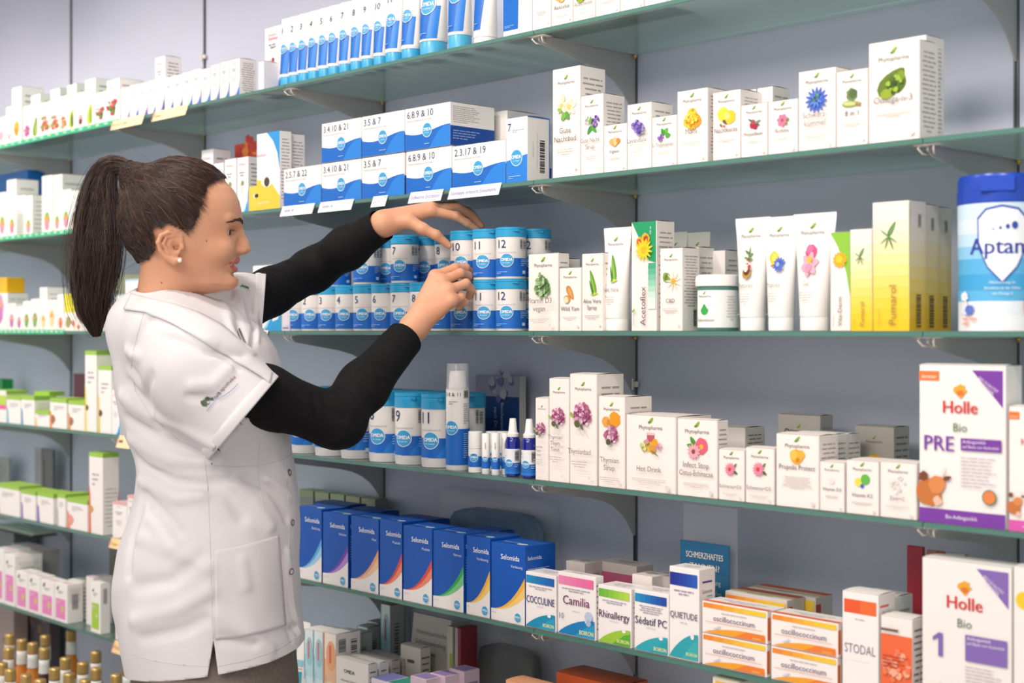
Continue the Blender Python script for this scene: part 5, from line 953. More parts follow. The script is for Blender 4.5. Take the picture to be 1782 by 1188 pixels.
C(778, 788, 1068, 5, 'thin booklet with lime stripe right of the leaning title', '#c4c0ae', lambda W, H: Art().R(W*.5, 0, W, H*.7, '#9cac4c'), None, None, dep=.05, yf=-.14, h=.20, name='booklet', cat='booklet', flap=False)
C(792, 802, 1068, 5, 'thin dark red booklet right of the lime-striped one', '#8a3040', lambda W, H: Art().R(0, 0, W*.5, H, '#b0a8a8'), None, None, dep=.05, yf=-.14, h=.20, name='booklet', cat='booklet', flap=False)
C(697, 732, 1120, 5, 'pale card-like carton in front of the leaning booklet', '#c8c2ba', lambda W, H: Art().R(W*.35, H*.75, W*.7, H*.8, '#55504e'), side_fine(9, 3, col='#77727a'), None, dep=.03, yf=YF+.11)
for i, (a, b_, t, dy) in enumerate([(714, 742, 1175, 0), (748, 775, 1170, .04), (782, 808, 1162, .08)]):
    C(a, b_, t, 5, 'small lilac carton, %s of three in a diagonal row' % ['front', 'middle', 'rear'][i], '#d4bccc', lambda W, H: Art().E(W*.3, H*.8, W*.1, W*.1, '#e8c060'), side_fine(5, i, col='#8f7f90'), lambda W, Dp: Art().R(W*.1, Dp*.1, W*.9, Dp*.9, '#9c8cc4'), dep=.045, yf=YF+dy)
C(646, 700, 1178, 5, 'violet and turquoise carton lid at the lower frame edge', '#e6e2ec', None, None, lambda W, Dp: Art().R(0, 0, W*.5, Dp, '#8a90d4').R(W*.55, 0, W, Dp, '#3ca890'), dep=.06)
C(968, 1080, 1168, 5, 'orange carton at the lower edge under the pink strip carton', '#cc5a30', None, None, None, dep=.08, yf=-.2)
C(880, 935, 1182, 5, 'pale orange carton lid at the lower edge', '#e8a880', None, None, None, dep=.05)
C(1240, 1288, 1177, 5, '@cream and yellow carton top at the lower edge below the orange striped stacks', '#ece0cc', lambda W, H: Art().R(W*.1, H*.9, W*.5, H*.98, '#e8b83a'), None, None, dep=.06)
# ------------------------------------------------------------------ price tags clipped to the shelf edges
def ptag(px0, px1, lev, desc, txt, col='#f2f0f0', hh=.026, tc='#5a62a8', drop=0, tilt=.35, group=None):
    y = -SD-.0012; x0, x1 = wx(px0, y), wx(px1, y); w = x1-x0; b = MB()
    b.add([(0, 0, 0), (w, 0, 0), (w, 0, -hh), (0, 0, -hh), (0, .0006, 0), (w, .0006, 0), (w, .0006, -hh), (0, .0006, -hh)], [[0, 3, 2, 1], [4, 5, 6, 7], [0, 1, 5, 4], [3, 7, 6, 2], [0, 4, 7, 3], [1, 2, 6, 5]], mat(col, .5))
    a = Art()
    if txt: a.T(txt, w*.05, -hh*.68, hh*.5, tc, al='L', wmax=w*.88)
    else: a.lines(w*.1, -hh*.6, w*.7, 1, hh*.5, tc, .45, al='L')
    if col != '#f2f0f0': a.R(0, -hh, w*.03, -hh*.0, '#e89a84')
    a.onto(b, lambda u, v, e: (u, -e, v)); o = b.build('price_tag'); o.location = (x0, y, LEV[lev]+.002-drop); o.rotation_euler = (-tilt, 0, 0); return tag(o, desc, 'tag', group)
ptag(492, 548, 1, 'white strip label at the left under the blue wave cartons', '', tc='#b0a8c4')
ptag(558, 616, 1, 'white strip label under the carton numbered 3.4.10 and 21', '', tc='#b8b0c8')
ptag(650, 675, 1, 'shortest white strip label under the middle wave carton', 'Sport', tc='#b0a8c4')
ptag(715, 772, 1, 'white strip label above her upper hand', 'Stoffwechsel, Entschlacken')
ptag(784, 873, 1, 'longest white strip label above the tablet jars', 'Eisenmangel, verbesserte Eisenaufnahme')
ptag(197, 252, 0, 'yellow price tag under the first white cartons, top shelf', 'Herbst & Bad', '#f6deb0', .030, '#8a7448')
ptag(269, 328, 0, 'yellow price tag under the tall white carton, top shelf', 'Fieber', '#f6deb0', .030, '#8a7448')
ptag(208, 232, 3, 'yellow tag beside the tunic back on the fourth shelf', '', '#f4dcae', .036, '#8a6c40')
ptag(194, 232, 4, 'orange-yellow tag beside the tunic back on the fifth shelf', 'Grippe', '#f2cf98', .028, '#a07c48')
ptag(200, 232, 5, 'orange-yellow tag beside the tunic back on the sixth shelf', 'Husten', '#f2cf98', .034, '#a07c48')
ptag(453, 467, 2, 'small cream tag under the cartons beyond her chin', '', '#f2dfc8', .024, '#c0a888')
ptag(200, 217, 2, 'small cream tag beside her collar on the third shelf', '', '#f2dfb8', .024, '#c0a888')
# thin green edging strip clipped on the left shelves
for li, d in ((0, 'top'), (1, 'second'), (2, 'third')):
    y = -SD-.0012; b = MB(); x0, x1 = wx(-30, y), wx([208, 160, 112][li], y); b.box(x0, y-.001, LEV[li]-.009, x1, y, LEV[li]+.004, mat('#3fb487', .5), .0002)
    for i in range(18):
        xx = x0+(x1-x0)*(i+.5)/18; b.box(xx-.01, y-.0016, LEV[li]-.003+.001*math.sin(i*2.3), xx+.008, y-.001, LEV[li]+.001, mat('#c4ecd4' if i % 3 else '#e8f0b8', .5))
    tag(b.build('shelf_edge_strip'), 'green printed strip on the front edge of the %s shelf at the left' % d, 'strip', None)
# ================================================================== base deck with juice bottles
slab_m = mat('#9a9896', .4)
DZ = .27
b = MB(); b.box(-7.2, -.62, .0, .5, -.002, DZ, slab_m, .002); tag(b.build('base_cabinet'), 'grey base cabinet under the shelves that carries the juice bottles', 'cabinet')
gold = mat('#c8a868', .3, .6, .6)
def bottle_parts(juice, label, H):
    r = .031; b = MB(); jm = mat(juice, .12, .6)
    zs = [(r*.85, 0), (r, .003), (r, H*.44), (r*.92, H*.50), (r*.62, H*.60), (r*.48, H*.68), (r*.44, H*.90)]
    b.lathe(zs, 0, 0, jm, 24); body = b.mesh('juice_bottle', True)
    l = MB(); l.lathe([(r*1.01, H*.18), (r*1.012, H*.19), (r*1.012, H*.38), (r*1.01, H*.39)], 0, 0, mat('#e8e6e0', .5), 24)
    lab0 = l.mesh('paper_label', True); l = MB()
    l.lathe([(r*.52, H*.69), (r*.51, H*.70), (r*.50, H*.74), (r*.49, H*.80), (r*.48, H*.86)], 0, 0, None, 24, [mat(label, .5), mat('#e6e8e4', .5), mat('#e6e8e4', .5), mat('#e6e8e4', .5)])
    a = Art(); a.E(0, H*.66, r*.2, r*.2, '#86a898', 12); a.E(0, H*.66, r*.13, r*.13, '#e6e8e4', 10)
    lab = (lab0, l.mesh('neck_label', True))
    c = MB(); pr = [(r*.48, H*.87)]
    for i in range(5): pr += [(r*.50, H*(.88+.018*i)), (r*.475, H*(.889+.018*i))]
    pr += [(r*.50, H*.975), (r*.46, H)]; c.lathe(pr, 0, 0, gold, 20); cap = c.mesh('cap', True); return body, lab, cap
BT = {}
bots = [(17, 1103, 0), (15, 1127, 1), (38, 1112, 0), (57, 1118, 0), (77, 1127, 2), (79, 1105, 2), (124, 1096, 0), (114, 1144, 3), (144, 1152, 4), (167, 1133, 5), (167, 1162, 2), (95, 1162, 4), (120, 1171, 1), (45, 1173, 6), (18, 1164, 3), (4, 1153, 1), (70, 1182, 5), (148, 1182, 0), (202, 1173, 6), (223, 1155, 2)]
JU = [('#d8842c', '#e6e8e4', 'amber orange'), ('#e08a30', '#f0e0d0', 'orange'), ('#3a2420', '#e6e2dc', 'dark brown'), ('#b06c24', '#9ccc3c', 'amber with lime label'), ('#6a2434', '#a82c54', 'dark red with crimson label'), ('#a87c2c', '#6cac3c', 'golden with green label'), ('#d8b8a0', '#e8e4e0', 'pale')]
used = []
for i, (px, py, k) in enumerate(bots):
    H = .235; Z = (ZC-DZ-H)*FPX/(py-HY); p = cam2world((px-CX)/FPX*Z, 0, Z)
    if p.y < -.585 or p.y > -.04: p.y = max(-.585, min(-.04, p.y))
    for _ in range(40):
        for q in used:
            d = math.hypot(p.x-q[0], p.y-q[1])
            if d < .064:
                s = (.0645-d); ux, uy = ((p.x-q[0])/max(d, 1e-4), (p.y-q[1])/max(d, 1e-4)); p.x += ux*s; p.y += uy*s
    used.append((p.x, p.y))
    if k not in BT: BT[k] = bottle_parts(JU[k][0], JU[k][1], H)
    o = link('juice_bottle', BT[k][0]); o.location = (p.x, p.y, DZ+.0003); 
    tag(o, '%s juice bottle with gold cap, %s' % (JU[k][2], ['back row at the left edge', 'left edge, second row', 'back row, second from left', 'back row, beside the brown one', 'in front of the tall back one', 'back row behind another brown one', 'tallest-looking one alone at the back', 'middle of the group', 'left of the green-necked ones', 'back row, rightmost but two', 'right part, front of the green-necked one', 'middle front', 'front, below the lime-labelled one', 'front row, second from left', 'front left corner', 'cut by the left edge', 'lowest front row, left part', 'lowest front row, right part', 'standing apart beside the trousers', 'rightmost, against the tunic hem'][i]), 'bottle', 'juice bottles')
    link('paper_label', BT[k][1][0], o); link('neck_label', BT[k][1][1], o); link('cap', BT[k][2], o)
C(-30, 24, 1066, 5, '@grey-pink carton with dark green lettering behind the bottles, left edge', '#b09a98', lambda W, H: Art().T('eta', W*.8, H*.35, H*.2, '#2c5040', bold=W*.004), None, lambda W, Dp: Art().R(0, 0, W, Dp, '#5f6664'), dep=.05, yf=-.13, z0=DZ+.0003, h=.245)
C(36, 86, 1070, 5, '@dark blurred carton standing behind the juice bottles', '#5c5458', lambda W, H: Art().cluster(W*.6, H*.7, W*.25, 8, ['#8a6a5c', '#77707a'], W*.08), None, None, dep=.04, yf=-.07, z0=DZ+.0003, h=.25)
# ================================================================== the woman
# distances are worked out in metres along the camera's own right / up / away axes and turned into world space at the end
def PC(px, py, Z): return np.array([(px-CX)/FPX*Z, (HY-py)/FPX*Z, Z])
def toworld(A):
    A = np.asarray(A, float); return np.stack([A[:, 0]*SA-A[:, 2]*CA, CY+A[:, 0]*CA+A[:, 2]*SA, ZC+A[:, 1]], 1)
def smin(a, b, k):
    h = np.maximum(k-np.abs(a-b), 0)/k; return np.minimum(a, b)-h*h*k*.25
def waves(p, s, a):
    return a*(np.sin(p[:, 0]*s+np.sin(p[:, 1]*s*.7)*1.6)*np.sin(p[:, 1]*s*.8+p[:, 2]*s*.6+np.sin(p[:, 0]*s*.5)*2))
def smax(a, b, k): return -smin(-a, -b, k)
def cap(p, a, b, ra, rb):
    a = np.asarray(a, float); b = np.asarray(b, float); d = b-a; t = np.clip(((p-a)@d)/max(d@d, 1e-9), 0, 1)
    return np.linalg.norm(p-a-t[:, None]*d, axis=1)-(ra+(rb-ra)*t)
def chain(p, pts, rs, k=.01):
    o = cap(p, pts[0], pts[1], rs[0], rs[1])
    for i in range(1, len(pts)-1): o = smin(o, cap(p, pts[i], pts[i+1], rs[i], rs[i+1]), k)
    return o
def ell(p, c, r):
    q = (p-np.asarray(c))/np.asarray(r); n = np.linalg.norm(q, axis=1); m = np.linalg.norm(q/np.asarray(r), axis=1)
    return n*(n-1)/np.maximum(m, 1e-6)
def table(rows, n=400, sm=9):
    rows = np.array(sorted(rows)); y = np.linspace(rows[0, 0], rows[-1, 0], n); out = [y]
    ker = np.hanning(sm*2+1); ker /= ker.sum()
    for c in range(1, rows.shape[1]):
        v = np.interp(y, rows[:, 0], rows[:, c]); out.append(np.convolve(np.pad(v, sm, mode='edge'), ker, 'valid'))
    return out
# ---- head
HF = np.array([math.cos(math.radians(11)), 0, math.sin(math.radians(11))]); HL = np.array([-HF[2], 0, HF[0]]); HU = np.array([0, 1., 0])
HC = PC(318, 395, 2.63); HM = np.stack([HF, HL, HU], 1)
def hl(p): return (p-HC)@HM                                        # -> f, l, u
def hw(q): return HC+np.atleast_2d(q)@HM.T
FT = table([(-.1235, .040, .000, .006), (-.120, .066, .0, .02), (-.114, .083, .004, .030), (-.105, .0935, .010, .038), (-.095, .0965, .016, .041), (-.085, .0915, .030, .047), (-.07, .0940, .052, .055), (-.055, .0975, .068, .061), (-.04, .0980, .082, .066), (-.02, .0990, .090, .070), (0, .1015, .095, .073), (.012, .1040, .097, .074), (.03, .1040, .095, .073), (.05, .0985, .09, .07), (.07, .086, .08, .06), (.085, .06, .06, .045)], sm=7)
def sdf_head(p, hair=0):
    q = hl(p); f, l, u = q[:, 0], q[:, 1], q[:, 2]
    d = ell(q, (-.002, 0, .025), (.1005+hair, .0765+hair, .0985+hair))
    if hair: return d
    uu = np.clip(u, FT[0][0], FT[0][-1]); Ff = np.interp(uu, FT[0], FT[1]); Fb = np.interp(uu, FT[0], FT[2]); w = np.interp(uu, FT[0], FT[3])
    F = np.where(f > 0, Ff, Fb+.012); n = 2.25
    r = np.sqrt(f*f+l*l)+1e-9; R = 1/(np.abs(f/r/F)**n+np.abs(l/r/w)**n)**(1/n)
    face = (r-R)*.75; face = np.maximum(face, np.maximum(FT[0][0]-u, u-FT[0][-1]))
    d = smin(d, face, .02)
    B = lambda c, r_, k=.01: smin(d, ell(q, c, (r_, r_, r_) if np.isscalar(r_) else r_), k)
    la = np.abs(l); qs = np.stack([f, la, u], 1)
    d = smin(d, ell(qs, (.066, .040, -.043), (.025, .021, .020)), .02)      # cheeks, lifted by the smile
    d = smin(d, cap(qs, (.0995, .006, .010), (.082, .047, .012), .0060, .004), .014)   # brow
    d = smin(d, ell(q, (.084, 0, -.102), (.0150, .02, .013)), .014)         # chin
    d = smax(d, -ell(qs, (.0990, .0355, -.011), (.0175, .0185, .0098)), .008)  # sockets
    d = smin(d, cap(qs, (.0905, .019, -.0040), (.0860, .034, -.0020), .0032, .0030), .003)   # upper lid
    d = smin(d, cap(qs, (.0860, .034, -.0020), (.0745, .047, -.0085), .0030, .0028), .003)
    d = smin(d, cap(qs, (.0890, .020, -.0178), (.0765, .044, -.0165), .0028, .0028), .004)    # lower lid
    nose = chain(q, [np.array(v) for v in [(.0985, 0, .004), (.1045, 0, -.012), (.1105, 0, -.027), (.1150, 0, -.0385)]], [.0060, .0066, .0078, .0088], .008)
    nose = smin(nose, ell(qs, (.1065, .0105, -.0415), (.0105, .0068, .0072)), .007)
    nose = smin(nose, cap(q, (.111, 0, -.0440), (.100, 0, -.0465), .0055, .006), .006)
    d = smin(d, nose, .009)
    d = smax(d, -cap(qs, (.1115, .0055, -.0500), (.107, .006, -.046), .0022, .0022), .002)
    up = chain(qs, [np.array(v) for v in [(.0995, 0, -.0595), (.0975, .013, -.0615), (.0872, .0285, -.0680)]], [.0046, .0046, .0026], .003)
    lo = chain(qs, [np.array(v) for v in [(.0950, 0, -.0785), (.0930, .013, -.0775), (.0865, .0275, -.0705)]], [.0055, .0052, .0028], .003)
    d = smax(d, -chain(qs, [np.array(v) for v in [(.1000, 0, -.0685), (.0955, .013, -.0685), (.0845, .0275, -.0690)]], [.0052, .0046, .0014], .003), .003)
    d = smin(d, up, .004); d = smin(d, lo, .004)
    d = smax(d, -cap(qs, (.0870, .030, -.064), (.0800, .036, -.073), .0018, .0018), .005)
    d = smax(d, -cap(qs, (.0975, 0, -.0885), (.091, .014, -.0885), .003, .002), .008)
    # ears
    ee = []
    E = lambda f_, u_, o: np.array([f_, .0715+o, u_])
    hx = [E(.001, -.034, .001), E(.000, -.022, .003), E(-.010, -.0165, .005), E(-.023, -.0155, .009), E(-.035, -.0220, .012), E(-.040, -.0340, .012), E(-.036, -.0480, .009), E(-.026, -.0600, .005), E(-.012, -.0680, .002), E(-.002, -.0640, .000)]
    ear = chain(qs, hx, [.0032, .0034, .0036, .0038, .0040, .0040, .0038, .0045, .0062, .0050], .002)
    ear = smin(ear, ell(qs, (-.020, .0740, -.038), (.021, .0035, .026)), .004)
    ear = smin(ear, chain(qs, [E(-.010, -.021, .004), E(-.026, -.024, .0075), E(-.031, -.036, .008), E(-.022, -.052, .004)], [.003, .0032, .0035, .003], .002), .003)
    ear = smax(ear, -ell(qs, (-.010, .0800, -.040), (.0095, .0085, .011)), .004)
    ear = smin(ear, ell(qs, (.002, .0735, -.041), (.004, .004, .0055)), .003)
    return smin(d, ear, .004)
def sdf_neck(p, o=0):
    a = hw((-.024, 0, -.075))[0]; b = hw((-.034, 0, -.195))[0]; return cap(p, a, b, .051+o, .059+o)
# ---- torso from side outline: rows of (py, back px, front px, half width in depth)
TZ = 2.66
TR = [(500, 262, 312, .03), (512, 243, 352, .075), (525, 229, 385, .115), (545, 216, 420, .150), (575, 208, 452, .170), (600, 205, 472, .174), (640, 206, 488, .170), (680, 207, 494, .162), (720, 213, 498, .152), (760, 226, 502, .147), (790, 238, 506, .146), (820, 244, 512, .149), (860, 241, 518, .157), (900, 229, 520, .168), (950, 213, 519, .178), (1000, 205, 517, .185), (1050, 207, 518, .189), (1100, 216, 525, .191), (1150, 226, 531, .193), (1260, 232, 536, .196)]
rows = []
for py, bk, fr, b in TR:
    xb, xf = (bk-CX)/FPX*TZ, (fr-CX)/FPX*TZ; rows.append(((HY-py)/FPX*TZ, (xb+xf)/2, (xf-xb)/2, b))
TT = table(rows, sm=10)
def sdf_torso(p, o=0):
    y = np.clip(p[:, 1], TT[0][0], TT[0][-1]); xc = np.interp(y, TT[0], TT[1]); a = np.interp(y, TT[0], TT[2])-o; b = np.interp(y, TT[0], TT[3])-o
    a = np.maximum(a, .01); b = np.maximum(b, .01)
    x = p[:, 0]-xc; z = p[:, 2]-TZ; r = np.sqrt(x*x+z*z)+1e-9; n = 2.3
    R = 1/(np.abs(x/r/a)**n+np.abs(z/r/b)**n)**(1/n); d = (r-R)*.85
    return np.maximum(d, p[:, 1]-TT[0][-1]+o)
S1, E1, W1 = PC(308, 640, 2.50), PC(582, 731, 2.645), PC(720, 570, 2.845)
S2, E2, W2 = PC(392, 548, 2.80), PC(545, 470, 3.03), PC(668, 389, 2.925)
def lerp(a, b, t): return a+(b-a)*t
def hand(p, w, mcps, fingers, thumb, rw, rm=.0125):
    palm = None
    for m in mcps:
        c = cap(p, w, m, rw, rm); palm = c if palm is None else smin(palm, c, .012)
    for i in range(3): palm = smin(palm, cap(p, mcps[i], mcps[i+1], rm*.85, rm*.85), .008)
    fg = None
    for j, (pts, rs) in enumerate(fingers):
        c = chain(p, [mcps[j]]+pts, [rm*.86]+rs, .004); fg = c if fg is None else smin(fg, c, .0012)
    d = smin(palm, fg, .006)
    return smin(d, chain(p, [lerp(w, thumb[0], .15)]+thumb, [.016, .0145, .0115, .0098, .0072], .006), .012)
Q = PC
# right hand (nearer the camera) closes on jar 10
RM = [Q(757, 480, 2.880), Q(769, 489, 2.867), Q(780, 505, 2.857), Q(786, 523, 2.850)]
RF = [([Q(792, 466, 2.897), Q(811, 466, 2.917), Q(822, 474, 2.930)], [.0092, .0084, .0070]),
      ([Q(801, 475, 2.883), Q(815, 480, 2.907), Q(820, 490, 2.925)], [.0094, .0086, .0072]),
      ([Q(811, 493, 2.873), Q(820, 503, 2.895), Q(816, 516, 2.913)], [.0092, .0085, .0072]),
      ([Q(802, 517, 2.863), Q(808, 526, 2.880), Q(799, 535, 2.895)], [.0082, .0076, .0064])]
RT = [Q(748, 522, 2.880), Q(765, 503, 2.910), Q(780, 490, 2.930), Q(792, 482, 2.940)]
# left hand (farther) reaches over the jars, thumb on jar 10
LM = [Q(750, 367, 2.945), Q(752, 362, 2.970), Q(750, 360, 2.992), Q(744, 363, 3.010)]
LF = [([Q(794, 376, 2.955), Q(813, 388, 2.962), Q(829, 398, 2.968)], [.0095, .0084, .0068]),
      ([Q(797, 361, 2.990), Q(822, 374, 2.998), Q(838, 393, 3.000)], [.0095, .0084, .0068]),
      ([Q(790, 358, 3.020), Q(815, 368, 3.028), Q(832, 390, 3.025)], [.0092, .0082, .0066]),
      ([Q(779, 362, 3.040), Q(799, 370, 3.048), Q(815, 384, 3.048)], [.0082, .0074, .006])]
LT_ = [Q(712, 385, 2.915), Q(736, 398, 2.905), Q(759, 409, 2.905), Q(781, 427, 2.914)]
def sdf_hands(p):
    a = hand(p, W1, RM, RF, RT, .0235); b = hand(p, W2, LM, LF, LT_, .0225)
    return a, b
def sdf_body(p):
    d = smin(sdf_head(p), sdf_neck(p), .018)
    t = np.maximum(sdf_torso(p, .022), -.66-p[:, 1]); d = smin(d, t, .03)
    a, b = sdf_hands(p)
    r = chain(p, [S1, E1, W1], [.050, .037, .0240], .02); r = smin(r, cap(p, lerp(E1, W1, .1), lerp(E1, W1, .55), .036, .031), .02)
    l = chain(p, [S2, E2, W2], [.050, .035, .0230], .02)
    d = smin(d, smin(r, a, .012), .02); d = smin(d, smin(l, b, .012), .02)
    return smin(d, legs(p, 0), .03)
HX = (356-CX)/FPX*2.65
def legs(p, o):
    d = None
    for s in (-1, 1):
        hp = np.array([HX+.005, -.66, 2.66+s*.088]); kn = np.array([HX+.02, -1.0+.05, 2.66+s*.085]); an = np.array([HX-.01, -1.335, 2.66+s*.08])
        c = chain(p, [hp, kn, an], [.088+o, .056+o, .038+o*1.3], .02); d = c if d is None else smin(d, c, .008)
    return d
# ---- mesh extraction
def nets(f, lo, hi, h, blk=8):
    lo = np.asarray(lo, float); hi = np.asarray(hi, float); nb = np.ceil((hi-lo)/(h*blk)).astype(int); n = nb*blk+1
    V = np.empty(n, np.float32)
    gx = [lo[i]+h*blk*(np.arange(nb[i])+.5) for i in range(3)]
    G = np.stack(np.meshgrid(*gx, indexing='ij'), -1).reshape(-1, 3); v = f(G)
    V[:] = 1.0
    coarse = v.reshape(nb)
    rep = np.repeat(np.repeat(np.repeat(np.sign(coarse), blk, 0), blk, 1), blk, 2); V[:n[0]-1, :n[1]-1, :n[2]-1] = rep; del rep
    act = np.argwhere(np.abs(coarse) < h*blk*1.25); off = np.arange(blk+1)
    o3 = np.stack(np.meshgrid(off, off, off, indexing='ij'), -1).reshape(-1, 3)
    for s in range(0, len(act), 400):
        A = act[s:s+400]; I = (A[:, None, :]*blk+o3[None]).reshape(-1, 3); val = f(lo+I*h); V[I[:, 0], I[:, 1], I[:, 2]] = val
    neg = V < 0
    c = np.zeros(np.array(V.shape)-1, np.int8)
    for dx in (0, 1):
        for dy in (0, 1):
            for dz in (0, 1): c += neg[dx:dx+c.shape[0], dy:dy+c.shape[1], dz:dz+c.shape[2]]
    cells = np.argwhere((c > 0) & (c < 8)); idx = -np.ones(c.shape, np.int32); idx[cells[:, 0], cells[:, 1], cells[:, 2]] = np.arange(len(cells))
    acc = np.zeros((len(cells), 3)); cnt = np.zeros(len(cells))
    cor = [(0, 0, 0), (1, 0, 0), (0, 1, 0), (1, 1, 0), (0, 0, 1), (1, 0, 1), (0, 1, 1), (1, 1, 1)]
    val = [V[cells[:, 0]+a, cells[:, 1]+b, cells[:, 2]+d] for a, b, d in cor]
    for i in range(8):
        for j in range(i+1, 8):
            if sum(abs(np.array(cor[i])-np.array(cor[j]))) != 1: continue
            m = (val[i] < 0) != (val[j] < 0); t = val[i]/np.where(m, val[i]-val[j], 1); P_ = np.array(cor[i])+t[:, None]*(np.array(cor[j])-np.array(cor[i]))
            acc[m] += P_[m]; cnt[m] += 1
    verts = lo+(cells+acc/np.maximum(cnt, 1)[:, None])*h
    quads = []
    for ax in range(3):
        sl0 = [slice(None)]*3; sl1 = [slice(None)]*3; sl0[ax] = slice(0, -1); sl1[ax] = slice(1, None)
        cr = np.argwhere(neg[tuple(sl0)] != neg[tuple(sl1)]); o = [a for a in range(3) if a != ax]
        cr = cr[(cr[:, o[0]] > 0) & (cr[:, o[1]] > 0) & (cr[:, o[0]] < c.shape[o[0]]) & (cr[:, o[1]] < c.shape[o[1]])]
        def g(da, db):
            q = cr.copy(); q[:, o[0]] -= da; q[:, o[1]] -= db; return idx[q[:, 0], q[:, 1], q[:, 2]]
        qd = np.stack([g(0, 0), g(1, 0), g(1, 1), g(0, 1)], 1); fl = neg[cr[:, 0], cr[:, 1], cr[:, 2]] ^ (ax == 1)
        qd[fl] = qd[fl][:, ::-1]; quads.append(qd[(qd >= 0).all(1)])
    return project(f, verts, h, 2), np.concatenate(quads)
def grad(f, p, e=.0006):
    g = np.empty_like(p)
    for i in range(3):
        d = np.zeros(3); d[i] = e; g[:, i] = (f(p+d)-f(p-d))/(2*e)
    return g
def project(f, v, h, it=1):
    for _ in range(it):
        d = f(v); g = grad(f, v); n2 = np.maximum((g**2).sum(1), .05); s = np.clip(d/n2, -h*.8, h*.8); v = v-g*s[:, None]
    return v
def tomesh(name, verts, faces, mats, fmat=None, smooth=True):
    me = bpy.data.meshes.new(name); W_ = toworld(verts); n = len(faces)
    me.vertices.add(len(W_)); me.vertices.foreach_set('co', W_.astype(np.float32).ravel())
    me.loops.add(n*4); me.loops.foreach_set('vertex_index', faces[:, ::-1].astype(np.int32).ravel())
    me.polygons.add(n); me.polygons.foreach_set('loop_start', np.arange(0, n*4, 4, dtype=np.int32))
    for m in mats: me.materials.append(m)
    if fmat is not None: me.polygons.foreach_set('material_index', fmat.astype(np.int32))
    me.polygons.foreach_set('use_smooth', np.ones(n, bool)); me.update(calc_edges=True); me.validate(); return me
def edit(me, fn):
    bm = bmesh.new(); bm.from_mesh(me); fn(bm); bmesh.ops.recalc_face_normals(bm, faces=bm.faces); bm.to_mesh(me); bm.free(); me.update()
def local(co):                                                     # world -> camera axes
    c = np.asarray(co).reshape(-1, 3); x = c[:, 0]; y = c[:, 1]-CY
    return np.stack([x*SA+y*CA, c[:, 2]-ZC, -x*CA+y*SA], 1)
def coords(me): a = np.empty(len(me.vertices)*3, np.float32); me.vertices.foreach_get('co', a); return a.reshape(-1, 3).astype(float)
def worldv(v): return Vector(toworld([v])[0])
def worlddir(v): v = np.asarray(v, float); return Vector((v[0]*SA-v[2]*CA, v[0]*CA+v[2]*SA, v[1]))
# ---- skin
def skin_mat(name, col, rough=.5, sss=.12):
    m = bpy.data.materials.new(name); m.use_nodes = True; nt = m.node_tree; b = nt.nodes['Principled BSDF']
    n = nt.nodes.new('ShaderNodeTexNoise'); n.inputs['Scale'].default_value = 22; n.inputs['Detail'].default_value = 4
    r = nt.nodes.new('ShaderNodeMix'); r.data_type = 'RGBA'; c = srgb(col); r.inputs['A'].default_value = c; r.inputs['B'].default_value = (c[0]*.93, c[1]*.80, c[2]*.74, 1)
    tc = nt.nodes.new('ShaderNodeTexCoord'); nt.links.new(tc.outputs['Object'], n.inputs['Vector'])
    mp = nt.nodes.new('ShaderNodeMapRange'); mp.inputs['From Min'].default_value = .35; mp.inputs['From Max'].default_value = .7; mp.inputs['To Max'].default_value = .55
    nt.links.new(n.outputs['Fac'], mp.inputs['Value']); nt.links.new(mp.outputs['Result'], r.inputs['Factor']); nt.links.new(r.outputs['Result'], b.inputs['Base Color'])
    n2 = nt.nodes.new('ShaderNodeTexNoise'); n2.inputs['Scale'].default_value = 700; bp = nt.nodes.new('ShaderNodeBump'); bp.inputs['Strength'].default_value = .12; bp.inputs['Distance'].default_value = .001
    nt.links.new(tc.outputs['Object'], n2.inputs['Vector']); nt.links.new(n2.outputs['Fac'], bp.inputs['Height']); nt.links.new(bp.outputs['Normal'], b.inputs['Normal'])
    b.inputs['Roughness'].default_value = rough; b.inputs['Subsurface Weight'].default_value = sss; b.inputs['Subsurface Radius'].default_value = (.012, .004, .002); b.inputs['Subsurface Scale'].default_value = 1
    b.inputs['Specular IOR Level'].default_value = .4; return m
SKIN = skin_mat('skin', '#d9a282'); LIPS = skin_mat('lip_skin', '#bf6f66', .4)
v, fq = nets(sdf_body, (-1.05, -1.40, 2.40), (-.02, .345, 3.10), .0034)
me = tomesh('person', v, fq, [SKIN, LIPS])
def refine(bm):
    co = local([x.co[:] for x in bm.verts]); q = hl(co)
    face = (q[:, 2] > -.125) & (q[:, 0] > .055) & (np.abs(q[:, 1]) < .062) & (q[:, 2] < .03)
    ear = (q[:, 1] < -.055) & (q[:, 0] < .015) & (q[:, 0] > -.055) & (q[:, 2] < 0) & (q[:, 2] > -.08) & (q[:, 1] > -.1)
    a, b = sdf_hands(co); hd = (np.minimum(a, b) < .004)
    sel = face | ear | hd
    es = [e for e in bm.edges if sel[e.verts[0].index] and sel[e.verts[1].index]]
    bmesh.ops.subdivide_edges(bm, edges=es, cuts=1, use_grid_fill=True)
    fine_ = (q[:, 0] > .072) & (q[:, 2] > -.095) & (q[:, 2] < .012) & (np.abs(q[:, 1]) < .05) & (q[:, 1] < .03)
edit(me, refine)
co = local(coords(me)); co = project(sdf_body, co, .003, 3)
me.vertices.foreach_set('co', toworld(co).astype(np.float32).ravel()); me.update()
q = hl(co); qs = np.stack([q[:, 0], np.abs(q[:, 1]), q[:, 2]], 1)
lipd = np.minimum(chain(qs, [np.array(v) for v in [(.0995, 0, -.0595), (.0975, .013, -.0615), (.0872, .0285, -.0680)]], [.0046, .0046, .0026], .003), chain(qs, [np.array(v) for v in [(.0950, 0, -.0785), (.0930, .013, -.0775), (.0865, .0275, -.0705)]], [.0055, .0052, .0028], .003))
lipv = (lipd < .0009) & (q[:, 0] > .08)
